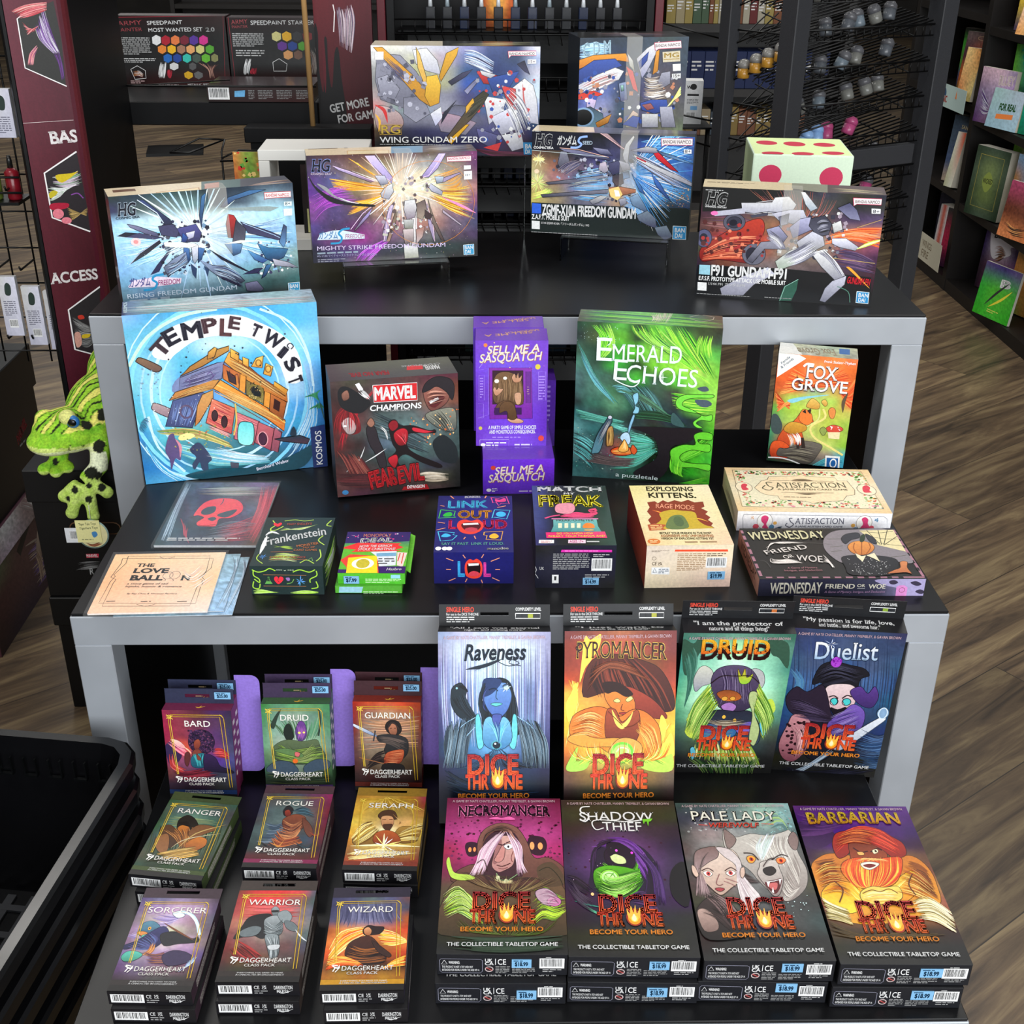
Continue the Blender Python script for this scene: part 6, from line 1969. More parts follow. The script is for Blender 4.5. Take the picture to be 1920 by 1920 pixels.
ART['wednes.T'] = '''
g 222,222,223;222,222,222;222,222,222 0.06
l a78 15.5 6,25 16,538
l 222 17.3 7,60 7,88
l 222 17.1 9,135 9,165
l 222 16.8 10,216 11,246
l 222 16.5 12,298 12,327
l 222 16.3 14,379 14,407
l 222 16 16,455 15,482
l a78 13.9 38,554 885,555
l 222 15.7 72,554 97,554
l 222 15.7 134,555 159,555
l 222 15.7 196,555 221,555
l 222 15.7 258,555 283,555
l 222 15.7 318,555 342,555
l 222 15.7 380,556 405,556
l 222 15.7 439,556 464,556
l 222 15.7 501,556 526,556
l 222 15.7 561,556 586,556
l 222 15.7 622,557 649,557
l 222 15.7 685,557 710,557
l 222 15.7 745,557 771,557
l a78 15.6 877,21 881,548
l 222 17.4 874,63 875,85
l 222 17.1 873,132 875,154
l 222 16.9 875,207 874,238
l 222 16.6 875,291 874,325
l 222 16.3 874,374 875,408
l 222 16.1 876,455 876,488
s 8a8288 438,172 478,89 545,34 656,20 855,28 870,280 876,385 843,410 749,384 554,396 477,396 430,279
l 554 3.8 468,131 547,131
l 554 3.7 463,226 538,213
l 554 3.7 456,279 518,266
l 554 3.6 760,345 858,320
p e8d9a8 679,34 876,23 870,280 736,206
c 332 3.9 684,41 778,62 871,42
c 332 3.8 713,104 791,132 870,132
c 332 3.8 728,166 803,200 871,214
l 332 3.9 721,27 751,200
l 332 3.9 788,27 758,200
l 332 3.9 841,28 771,200
l 332 3.8 872,105 769,207
S 2a2a30>1a1a1e 497,344 575,319 639,319 732,332 791,371 770,460 704,535 504,534 490,447
d ddd 90 3.6 513 357 741 535
S e89a50>c87838 561,226 601,172 658,159 703,186 707,240 664,299 613,319 569,292
c a55a2a 5.7 613,179 590,240 591,306
c a55a2a 5.7 657,162 635,240 614,316
c a55a2a 5.7 691,179 684,240 643,306
s 2a3a2a 646,166 666,104 694,76 689,118 666,166
S 35363e 550,131 594,76 664,62 656,118 602,145 557,192
S 35363e 701,76 735,118 733,193 702,166
P efe3c0 583,299 610,332 637,325 598,396 581,345
P efe3c0 637,325 691,295 694,397 667,358
S d88a58>b86a40 695,522 744,485 783,460 802,397 840,397 821,461 826,523 799,510 747,516
t w18_s30 f4ecc0 30,143 471,131 28,46 0 WEDNESDAY
t w12_s30 efe6e0 90,317 338,245 77,271 0 FRIEND
t w6_s30 efe6e0 183,363 241,344 171,328 0 OR
t w12_s30 efe6e0 239,380 381,402 250,311 0 WOE
h efe6e0 24 3.5 106,225 195,171 362,185 / 101,278 140,184 189,198
h efe6e0 24 3.4 107,343 106,407 246,408 / 112,382 204,369 271,408
h efe6e0 18 4.5 401,318 417,383 429,459 / 382,396 411,408 417,459
t w9_s30_i10 b47a84 172,471 337,465 171,453 0 A Game of Mystery,
t w9_s30_i10 b47a84 150,498 355,494 149,480 0 Intrigue, and Deduction
c 666 1.8 42,381 71,394 83,458
c 666 1.9 156,171 287,171 477,199
'''
ART['wednes.F'] = '''
g 323246,2c2c40,3a3a50,9a92b8;28283a,26263a,333348,8a82aa 0.05
s a89fc8 631,3 897,-4 917,115 748,115 791,71 686,42 647,28
s 3a3348 694,14 718,6 742,21 723,34 700,29
s 3a3348 808,21 838,14 869,32 849,43 823,35
s 3a3348 842,79 865,64 892,79 876,93
p d88ac8 737,50 751,39 779,39 797,53 798,115 740,115
o 845 2.7 769 68 15 14.7
t w18_s30 f0ead8 62,88 340,85 61,24 0 WEDNESDAY
t w20_s30 f0ead8 355,57 514,58 355,30 0 FRIEND
t w14_s30 f0ead8 526,49 569,49 526,31 0 OR
l eee 2 528,58 569,58
t w20_s30 f0ead8 586,59 678,58 586,32 0 WOE
t w7_s30_i20 b08ab0 355,85 679,84 355,72 0 A Game of Mystery, Intrigue, and Deduction
'''
ART['wednes.L'] = '''
g c98,c98;a76,b87 0.05
t w18_s30 543 82,79 493,59 79,27 0 WEDNESDAY
'''
ART['satisf.L'] = '''
g eda,edb;dc9,edb 0.03
h ba8+a97 15 6.8 43,81 291,56 555,78 / 113,104 315,91 533,120
'''
ART['skull.T'] = '''
g 345,568,667,758,657;334,446,556,645,867;344,446,445,557,756;234,345,345,446,645;233,334,445,445,544 0.2
h 9ab+678+bcd+567 60 4.1 5,24 9,345 27,756 / 35,23 44,376 73,784
h c56+e67+a45 75 3.4 477,55 505,374 488,699 / 576,38 582,420 560,797
h 89a+567+345 60 4.9 283,585 381,526 537,555 / 253,756 394,728 525,642
h c56+e67 45 2.5 324,585 425,540 541,420 / 315,797 435,769 559,755
h c56+a45 24 3.2 65,467 113,585 140,700 / 157,629 163,714 196,798
h abb+dcc+987 39 3.4 78,90 263,72 535,55 / 111,171 286,187 529,186
s f56 145,452 160,329 194,259 265,227 354,242 409,313 420,405 372,481 306,496 304,585 258,592 202,585 185,541 213,482 172,452
s 456 180,391 205,345 252,337 260,406 226,444 190,436
s 456 283,451 322,406 386,375 377,436 337,481
s 456 237,496 267,474 289,496 271,526
c 456 5.3 281,235 283,282 276,313
c 322 4 200,578 249,585 306,563
m ddd 60 728 495 772 2
'''
ART['love.T'] = '''
g fc9,fc9,fdb;fb8,fca,fc9;fca,fca,fdc 0.03
l 332 3.7 49,50 550,69 555,176 505,287 533,307 513,385 509,567 59,551 61,317 67,280 33,254 54,103 49,50
l 332 3.7 75,25 527,39 534,200 524,275 542,307 532,374 535,545 34,520 42,304 55,243 43,230 80,104 75,25
c 332 3.7 250,39 287,61 334,43
c 332 3.3 232,540 284,561 328,542
t w36_s24 211 145,145 241,149 146,111 0 THE
t w42_s24 211 138,211 330,219 140,165 0 LOVE
t w42_s24 211 137,290 315,297 139,240 0 BALL
o 544 2.7 336 248 26.4 38.5
o 544 2.7 373 246 27.6 41.1
c 544 2.6 319,273 333,298 322,304
c 544 2.6 361,281 378,304 369,308
t w42_s24 344 411,301 461,303 413,254 0 N
t w12_s20_i20 543 135,335 355,344 136,318 0 a story game of sad
t w12_s20_i20 543 133,364 432,377 133,347 0 hijinks, humor & romance
t w8_s20_i20 654 158,437 421,448 159,424 0 By Ray Chou & Vincenzo Ferriero
m 765 70 496 142 515 1
m 765 249 506 325 526 1
m 765 436 514 503 533 1
h fdc+fed 8 10.8 374,116 448,247 501,122 / 502,480 532,374 590,278
'''
ART['dice.F'] = '''
e c8355a 140 155 85.1 77.2 -2
e c8355a 596 163 87.1 79.8 -2
'''
ART['dice.T'] = '''
e c8304a 141 237 82.1 93.3 -8
e c8304a 354 261 84.6 100.6 -8
e c8304a 583 268 84.5 85.1 -8
e c8304a 146 669 84.2 64.5 -8
e c8304a 372 660 84.1 64.6 -8
e c8304a 604 608 84.5 65.3 -8
'''
ART['sasq_low.F'] = '''
g 63c,73d;63c,63c 0.02
t w20_i22 a53 75,106 378,90 73,57 0 SELL ME A
t w18_i22 f8e8dc 73,103 374,86 70,55 0 SELL ME A
t w20_i22 a53 36,160 386,147 34,109 0 SASQUATCH
t w18_i22 f8e8dc 33,156 383,143 32,105 0 SASQUATCH
e c43 63 57 15.3 14.5 1
e fff 36 209 15.5 11.1 1
m fff 55 195 91 224 3
m d0c0f0 223 210 412 229 1
'''
ART['sasq_up.T'] = '''
t w18_i15 e8b088 346,54 53,127 356,92 0 SELL ME A
t w18_i15 e8b088 390,17 178,79 399,47 0 SASQUATCH
m c9b 35 -32 228 -2 1
'''
ART['banner.F'] = '''
g 824,713;602030,501828;581a28,4a1420;501626,42101c;4a1422,401020 0.05
p 2a2428 352,2855 96,2994 99,3331 362,3469 366,3262
l f4f0f0 11.6 351,2851 91,2993 95,3335 362,3473
h eee+bcb+ddd 27 11.3 101,3091 204,3118 342,3087 / 97,3219 178,3175 200,3143
h dcd+8a8 15 9.2 144,3027 251,3028 357,2986 / 141,3095 238,3112 357,3097
s d8c020 170,3017 287,3010 338,3002 210,3076
s c8b828 99,3151 136,3128 166,3148 110,3186
s b01838 103,3228 227,3236 213,3273 100,3275
e e88090 144 3310 41.2 38.9 6
e e88090 198 3368 38.2 26.1 6
h a88a4a+c8a868+6a5430+8a7a5a 90 5.2 214,3265 275,3305 353,3348 / 231,3371 286,3342 372,3280
c 8a4aa0 8.4 261,3174 313,3166 348,3208
t w30_s50 f6f0f0 1,3855 452,3857 1,3773 0 ACCESSO
p 2a2628 371,3928 103,4086 105,4418 254,4487 291,4478
l f4f0f0 12.5 372,3924 100,4083 100,4420 254,4492
h 8a8a88+555+aaa+3a3a3a 90 5.5 121,4138 190,4204 262,4252 / 119,4384 194,4415 251,4385
s c83828 164,4144 200,4139 213,4169 173,4173
s d8b828 175,4306 236,4306 224,4333 175,4335
s d8a090 116,4288 160,4285 159,4381 116,4403
p 2a2a28 352,1776 141,1866 85,1891 83,2225 348,2365 366,2057
l f4f0f0 7.9 118,1868 82,1889 80,2227 353,2371
h 8a5ab0+d8c8e8+5a2a80+eee+3a1a50 105 5 195,1953 216,2039 295,2135 / 278,1802 305,1997 342,2137
h c83a48+e88088+8a1a28+e8b0a8 75 4.9 49,1835 152,1799 305,1781 / 113,1893 198,1868 296,1837
h c84a50+e8a8a8+8a2a38 45 4.2 110,1910 144,1951 177,1992 / 134,2007 175,1969 227,1937
h c85a60+8a4a78+e8a0a0 36 4.3 187,2073 131,2128 100,2208 / 195,2096 157,2152 141,2210
h 6a3a8a+3a2048 30 4.4 295,2135 319,2206 324,2325 / 334,2113 343,2207 344,2314
l e8d8d8 2.4 -36,2616 364,2617
t w30_s50 f6f0f0 167,2779 495,2775 166,2693 0 BASES
'''
ART['getmore.F'] = '''
g 823,722;6a1a24,5a1420;4a1018,3a0c14;181012,121012;101012,101012;0e0e10,0e0e10 0.04
s 121012 -3,2122 29,2134 24,2308 25,2497 50,2625 76,2220 104,2195 103,2433 126,2593 164,2307 199,2270 212,2496 227,2950 -59,2952
w 5a1420 25.5 76,2121 69,2434 66,2635
h a88a98+6a5a78+d8c8d0+3a2a3a 75 7.8 199,1938 211,2059 214,2245 / 337,1912 356,2058 316,2306
l f0e8e8 8.8 174,1913 184,1974 167,2133
t w24 f0f0f0 101,2808 449,2743 88,2741 0 GET MORE
t w24 f0f0f0 166,2895 519,2840 156,2830 0 FOR GAME
'''
ART['comic.F'] = '''
p d03048 358,713 454,711 451,744 357,747
t w24 fff 360,742 446,740 359,717 0 MARVEL
h 999+555 15 2.8 264,800 352,781 453,781 / 262,869 341,850 446,830
t w24_i20 ccc 362,894 394,891 357,841 0 R
'''
ART['speed1.F'] = '''
g 211,211,322;222,222,222;222,222,222;211,311,411 0.08
l 8a2a34 6.4 -13,18 1018,-3 973,671 11,682 -13,18
t w2_s40 a84a50 20,91 254,79 18,51 0 ARMY
t w2_s40 a84a50 16,143 250,135 15,112 0 PAINTER
t w12_s50 f0f0f0 300,82 630,74 299,48 0 SPEEDPAINT
t w12_s50 f0f0f0 302,144 813,135 302,110 0 MOST WANTED SET
t w36 f0f0f0 843,138 927,134 842,104 0 2.0
m ccc 23 189 311 349 9
m ccc 39 374 344 420 3
p e8e8e8 331,191 372,169 412,187 409,238 367,263 329,244
p b02838 419,194 459,171 498,190 497,237 454,263 416,244
p e8804a 509,193 549,171 587,189 585,237 545,259 507,243
p 7a2a38 596,193 636,170 674,189 672,236 632,258 594,243
p 5a3a98 683,192 723,170 761,188 762,236 719,258 681,242
p d83a90 774,192 813,169 854,188 853,235 810,257 771,242
p e88a3a 375,276 415,256 453,272 451,316 411,339 373,320
p f0b82a 466,275 505,256 543,272 542,316 502,338 464,319
p a87a60 557,275 596,255 634,271 632,315 593,338 555,319
p e8a86a 644,274 683,255 721,271 720,315 680,337 642,319
p d8d080 734,274 773,255 812,270 810,314 771,337 733,318
p 5aa83a 825,273 864,254 903,270 901,314 862,336 824,318
p 2a6ab8 419,355 459,335 497,351 495,396 455,418 417,399
p 2a4a98 510,354 549,335 588,351 586,395 546,418 508,399
p 3ac0b0 601,354 640,334 679,350 677,395 637,417 599,398
p 4a5a50 692,353 731,334 770,350 768,394 728,417 690,398
p 6ab83a 779,353 818,333 857,349 856,394 816,416 778,397
p 8a8a5a 870,352 903,333 935,349 933,393 901,409 869,397
p d8d8d8 469,431 510,412 551,431 547,466 504,485 466,469
p 5a5a5a 653,430 689,411 720,430 716,465 680,484 652,468
p d8a828 596,511 635,491 677,510 677,542 634,565 599,546
p 6a6a6a 691,510 730,491 772,510 772,542 729,565 694,546
l eee 4.9 93,478 158,445 230,487 228,558 122,568 93,478
h a86a40+eee+422 18 8.2 115,494 165,493 212,525 / 108,542 159,542 208,558
h eee+aaa 21 9.2 387,412 360,492 343,557 / 437,412 419,492 402,557
h b83040+7a1a28 18 9.2 438,476 440,524 445,556 / 489,476 474,524 462,556
h a87a68+5a3a38+c89a88 24 7.1 732,410 827,474 835,554 / 933,425 878,474 886,554
t w24 eee 303,635 531,631 302,617 0 SIMPLY APPLY ON
t w24 eee 283,658 552,650 282,640 0 MATT WHITE PRIMER
t w24 eee 620,624 845,619 620,606 0 METALLIC SPEED
m c8a8a8 78 575 218 609 2
'''
ART['speed2.F'] = '''
g 211,211,322;222,222,222;222,222,222;211,311,411 0.08
l 8a2a34 6.4 18,-9 846,-17 841,570 31,590 18,-9
t w2_s40 a84a50 40,62 200,52 38,22 0 ARMY
t w2_s40 a84a50 45,96 196,89 44,72 0 PAINTER
t w12_s50 f0f0f0 223,64 824,58 223,27 0 SPEEDPAINT STARTER
m ccc 41 135 340 260 7
m ccc 61 282 349 347 3
p e0d890 414,141 456,119 501,138 500,188 455,210 416,191
p f0b82a 511,141 553,118 598,137 598,187 552,210 513,191
p 3a3a3c 608,140 650,118 695,136 695,187 650,209 611,190
p 8a2a30 705,139 747,117 792,136 792,186 747,208 708,190
p 6a3a98 460,229 502,207 548,225 548,270 502,292 463,276
p 2a4a98 558,228 600,206 645,225 645,269 600,292 561,276
p 5aa83a 655,228 697,206 729,224 729,269 697,291 658,275
p e8a86a 511,308 553,285 599,304 599,349 553,371 514,356
p 7a5a4a 609,307 651,285 690,304 690,348 651,371 612,355
l eee 4.9 404,395 466,362 538,410 525,474 406,475 404,395
h eee+aaa 21 9.2 154,364 129,444 115,509 / 204,364 180,444 166,508
h b83040+7a1a28 18 9.2 189,444 186,476 186,508 / 248,443 237,476 234,508
h a8a098+6a6058+5a3a38 30 7.1 725,281 787,361 743,505 / 845,249 838,360 828,505
'''
ART['speed3.F'] = '''
g 322,322;211,311 0.05
l 8a2a34 6.1 15,-12 953,-17
b 11 21 194 122
p 6ab0e0 243,49 336,43 328,98 238,99
m 888 362 38 417 121 6
m 888 448 38 582 120 6
m 888 612 37 747 119 6
m 888 785 36 921 118 6
'''
# ---------------------------------------------------------------- the room
def floor_material():
    m = mat('wood_plank_floor', '6b5c4a', 0.42); b = m.node_tree.nodes['Principled BSDF']
    tc = node(m, 'ShaderNodeTexCoord'); mp = node(m, 'ShaderNodeMapping'); mp.inputs['Rotation'].default_value = (0, 0, math.radians(-35.5)); mp.inputs['Location'].default_value = (0.3, 0.005, 0)
    link(m, tc.outputs['Object'], mp.inputs[0])
    br = node(m, 'ShaderNodeTexBrick'); br.offset = 0.37; br.inputs['Scale'].default_value = 1.0; br.inputs['Brick Width'].default_value = 1.5; br.inputs['Row Height'].default_value = 0.2235
    br.inputs['Mortar Size'].default_value = 0.0012; br.inputs['Mortar'].default_value = (*hexc('322a22'), 1); br.inputs['Color1'].default_value = (0, 0, 0, 1); br.inputs['Color2'].default_value = (1, 1, 1, 1); br.inputs['Bias'].default_value = 0
    link(m, mp.outputs[0], br.inputs['Vector'])
    gm = node(m, 'ShaderNodeMapping'); gm.inputs['Scale'].default_value = (1.6, 15, 1); link(m, mp.outputs[0], gm.inputs[0])
    ad = node(m, 'ShaderNodeVectorMath', operation='MULTIPLY_ADD'); ad.inputs[1].default_value = (7, 13, 0); link(m, br.outputs['Color'], ad.inputs[0]); link(m, gm.outputs[0], ad.inputs[2])
    n1 = node(m, 'ShaderNodeTexNoise'); n1.inputs['Scale'].default_value = 1.5; n1.inputs['Detail'].default_value = 7; n1.inputs['Roughness'].default_value = 0.65; n1.inputs['Distortion'].default_value = 0.9; link(m, ad.outputs[0], n1.inputs['Vector'])
    cr = node(m, 'ShaderNodeValToRGB'); e = cr.color_ramp.elements; e[0].position = 0.32; e[0].color = (*hexc('40342a'), 1); e[1].position = 0.68; e[1].color = (*hexc('94805f'), 1)
    k = cr.color_ramp.elements.new(0.5); k.color = (*hexc('6a5742'), 1); link(m, n1.outputs[0], cr.inputs[0])
    mr = node(m, 'ShaderNodeMapRange'); mr.inputs[3].default_value = 0.62; mr.inputs[4].default_value = 1.18; link(m, br.outputs['Color'], mr.inputs[0])
    mx = node(m, 'ShaderNodeMix', data_type='RGBA', blend_type='MULTIPLY'); mx.inputs[0].default_value = 1; link(m, cr.outputs[0], mx.inputs[6]); link(m, mr.outputs[0], mx.inputs[7])
    m2 = node(m, 'ShaderNodeMix', data_type='RGBA'); link(m, br.outputs['Fac'], m2.inputs[0]); link(m, mx.outputs[2], m2.inputs[6]); m2.inputs[7].default_value = (*hexc('322a22'), 1)
    link(m, m2.outputs[2], b.inputs['Base Color']); return m
mb = MB(); mb.box((-7.1, -1.5, -0.05), (5.2, 16, 0)); struct('floor', mb, floor_material())
WALL = noisy(mat('dark_wall_paint', '2a2622', 0.8), 6, 0.2)
mb = MB(); mb.box((-7, 15.4, 0), (5.2, 15.5, 3.6)); struct('wall_back', mb, WALL)
mb = MB(); mb.box((-7.1, -1.5, 0), (-7, 15.4, 3.6)); struct('wall_left', mb, WALL)
mb = MB(); mb.box((5.1, -1.5, 0), (5.2, 15.4, 3.6)); struct('wall_right', mb, WALL)

# ---------------------------------------------------------------- display tables
Z1, Z2, Z3 = 0.8836, 0.6570, 0.4170
def table(x0, x1, y0, y1, z, w, label, panel=0):
    t = thing('nesting_table', label, 'table', ((x0+x1)/2, (y0+y1)/2, 0), group='stepped display tables'); t['group'] = 'stepped display tables'
    X, Y = (x1-x0)/2, (y1-y0)/2; b = 0.0012
    mb = MB(); mb.box((-X+0.0015, -Y+0.0015, z-0.004), (X-0.0015, Y-0.0015, z), bev=0.001); mb.build('tabletop', BLACK, t)
    for s in (-1, 1):
        mb = MB(); mb.box((-X, s*Y-(w if s > 0 else 0), z-w), (X, s*Y+(w if s < 0 else 0), z-0.0042), bev=b); mb.build('apron', SILVER, t)
        mb = MB(); mb.box((s*X-(w if s > 0 else 0), -Y+w, z-w), (s*X+(w if s < 0 else 0), Y-w, z-0.0042), bev=b); mb.build('side_rail', SILVER, t)
        for q in (-1, 1):
            mb = MB(); mb.box((s*X-(w if s > 0 else 0), q*Y-(w if q > 0 else 0), 0), (s*X+(w if s < 0 else 0), q*Y+(w if q < 0 else 0), z-w), bev=b); mb.build('leg', SILVER, t)
    if panel:
        for s in (-1, 1): mb = MB(); mb.box((s*(X-w*0.5)-0.004, -Y+w, 0.02), (s*(X-w*0.5)+0.004, Y-w, z-w-0.0005)); mb.build('side_panel', DARK, t)
    if panel > 1: mb = MB(); mb.box((-X+w, Y-w*0.5-0.004, 0.02), (X-w, Y-w*0.5+0.004, z-w-0.0005)); mb.build('back_panel', DARK, t)
    return t
table(-0.6423, 0.7112, 1.8675, 2.405, Z1, 0.051, 'tallest black topped display table with silver frame, under the large picture boxes', 1)
table(-0.5420, 0.6024, 1.3263, 1.93, Z2, 0.0478, 'middle height black topped display table with silver frame, under the blue square box', 2)
table(-0.4437, 0.5152, 0.8879, 1.42, Z3, 0.0445, 'lowest black topped display table, under the rows of slim boxes and packs')

# ---------------------------------------------------------------- printed boxes
def price(parent, W, H, D, st, seed):
    face, text, cx, cy, w, h = st; o, u, v, fw, fh = FACES[face](W, H, D); o = Vector(o); u = Vector(u); v = Vector(v); n = -u.cross(v)
    mb = MB(); mb_o = o+u*(cx-w/2)+v*(cy-h/2)+n*0.0011
    c = hexc('7fb4dc'); q = [mb_o, mb_o+u*w, mb_o+u*w+v*h, mb_o+v*h]; mb.face([p for p in q][::-1], c)
    lo = [p-n*0.0009 for p in q]
    for i in range(4): mb.face([q[i], q[(i+1) % 4], lo[(i+1) % 4], lo[i]], c)
    pr = Print(mb, mb_o, u, v, w, h, seed); W4, H4 = pr.W, pr.H
    pr.run('t w40 123a5a %d,%d %d,%d %d,%d 0 %s\nm 234a6a %d %d %d %d 1' % (W4*0.16, H4*0.78, W4*0.84, H4*0.78, W4*0.16, H4*0.3, text, W4*0.1, H4*0.02, W4*0.9, H4*0.3))
    mb.build('price_sticker', PAPER, parent)
def place_box(key, name, label, cat, cols, arts, m=CARD, group=None, seed=3, bev=0.0006, pose=None):
    W, H, D, x, y, z, yaw, tilt = pose or BOX[key]
    o = carton_mesh(W, H, D, cols, arts, bev, seed).build(name, m)
    M = place(W, H, D, x, y, z, yaw, tilt, 0); o.matrix_world = M
    tag(o, label, cat, group)
    for i, st in enumerate(STICKER.get(key, [])): price(o, W, H, D, st, seed+i)
    return o
def hang_tab(parent, W, H, D, h, col, art, slot, m=CARD):
    """thin card tab with a hanging slot, rising from the back top edge"""
    mb = MB(); c = hexc(col); t = 0.0007; a, b, z0, z1 = slot
    for x0, x1, q0, q1 in ((-W/2, W/2, 0, z0), (-W/2, W/2, z1, h), (-W/2, a, z0, z1), (b, W/2, z0, z1)):
        mb.box((x0, D-t, H+q0), (x1, D, H+q1), c)
    if art: Print(mb, (-W/2, D-t, H+h), (1, 0, 0), (0, 0, -1), W, h, 5).run(art)
    return mb.build('hang_tab', m, parent)
A = lambda *k: '\n'.join(ART[x] for x in k)
DICE_BODY = {'*': '1a1a1d', 'F': '1c1d22'}
HERO = {'necro': 'flat slim box with a hooded white haired figure on plum pink', 'shadow': 'flat slim box with a masked green and purple figure on near black',
        'pale': 'flat slim box with a pale haired woman and a grey wolf', 'barb': 'flat slim box with a red bearded man in yellow fur'}
G1 = 'slim hero game boxes lying in the front row'
for i, k in enumerate(('necro', 'shadow', 'pale', 'barb')):
    where = ('plum pink', 'green and purple', 'wolf and woman', 'red bearded man')[i]
    place_box(k+'2', 'game_box', 'black slim box lying directly under the %s box' % where, 'game box', DICE_BODY,
              {'F': ART['DICE_SPINE'], 'T': 'p 1a1a1d 0,0 566,0 566,996 0,996\n'+'\n'.join(ART['DICE_COMMON'].strip().split('\n')[-2:])}, group=G1, seed=20+i)
    place_box(k, 'game_box', HERO[k], 'game box', DICE_BODY, {'F': ART['DICE_SPINE'], 'T': A(k+'.T', 'DICE_COMMON')}, group=G1, seed=30+i)
STAND = {'raven': ('upright slim box with a blue faced woman and a black bird', 'l', '"All I saw was eternal night... and nothing more."'),
         'pyro': ('upright slim box with an orange figure in a wide dark hat among flames', 'l', '"I just want to watch the world burn!"'),
         'druidD': ('upright slim box with a green leafy horned figure', 'l', '"I am the protector of nature and all things living!"'),
         'duel': ('upright slim box with a dark haired man in violet holding a sword', 'l', '"My passion is for life, love, and battle... and awesome hair."')}
TAB = '''t w40 e54 37,39 178,39 37,15 0 SINGLE HERO
t w30 ddd 37,58 201,58 37,45 0 For use in the DICE THRONE
m ddd 38 62 188 97 3
t w40 eee 389,32 520,32 389,17 0 COMPLEXITY LEVEL
l eee 4 389,47 515,47 515,73 389,73 389,47
p 2a2c30 393,50 419,50 419,70 393,70
p 2a2c30 424,50 448,50 448,70 424,70
p a9b03a 452,50 478,50 478,70 452,70
p 2a2c30 482,50 512,50 512,70 482,70'''
for i, k in enumerate(('raven', 'pyro', 'druidD', 'duel')):
    W, H, D = BOX[k][:3]; l1, _, quote = STAND[k]; ws = quote.split(' '); h = (len(ws)+1)//2
    top = 'p 17171a 0,0 566,0 566,120 0,120\nt w14_s40 ddd 56,58 510,58 56,28 0 %s\nt w14_s40 ddd 130,98 436,98 130,68 0 %s' % (' '.join(ws[:h]), ' '.join(ws[h:]))
    o = place_box(k, 'game_box', l1, 'game box', DICE_BODY, {'F': A(k+'.F', 'DICE_COMMON'), 'T': top}, group='slim hero game boxes standing behind the front row', seed=40+i)
    hang_tab(o, W, H, D, 0.028, '1e1f22', TAB.replace('a9b03a', ('a9b03a', 'a9a83a', 'c8703a', '8aa83a')[i]), (-0.018, 0.018, 0.013, 0.018))
PACK = {'bard': ('BARD', 'a woman with a dark afro on magenta', '6a2444', '223868'), 'druidH': ('DRUID', 'a crouching masked green creature', '3a5a38', '4a3060'), 'guard': ('GUARDIAN', 'a swordsman in dark armour on rusty red', '7a2a20', '6a2820'),
        'ranger': ('RANGER', 'a hooded archer in olive green', '3c4a2a', '3a4a22'), 'rogue': ('ROGUE', 'a bare armed red figure on grey and plum', '4a3038', '7a1e48'), 'seraph': ('SERAPH', 'a bearded golden armoured man', '8a6a22', '7a3020'),
        'sorc': ('SORCERER', 'a blue hooded creature with a staff on lilac', '3a2a34', '2a2424'), 'warr': ('WARRIOR', 'a silver armoured knight on red', '3a302c', '2c2422'), 'wiz': ('WIZARD', 'a robed figure in swirling fire on indigo', '2a2434', 'c08a20')}
NAMEBOX = {'bard': (120, 262), 'druidH': (104, 262), 'guard': (68, 322), 'ranger': (78, 318), 'rogue': (85, 285), 'seraph': (76, 318), 'sorc': (52, 338), 'warr': (62, 318), 'wiz': (82, 302)}
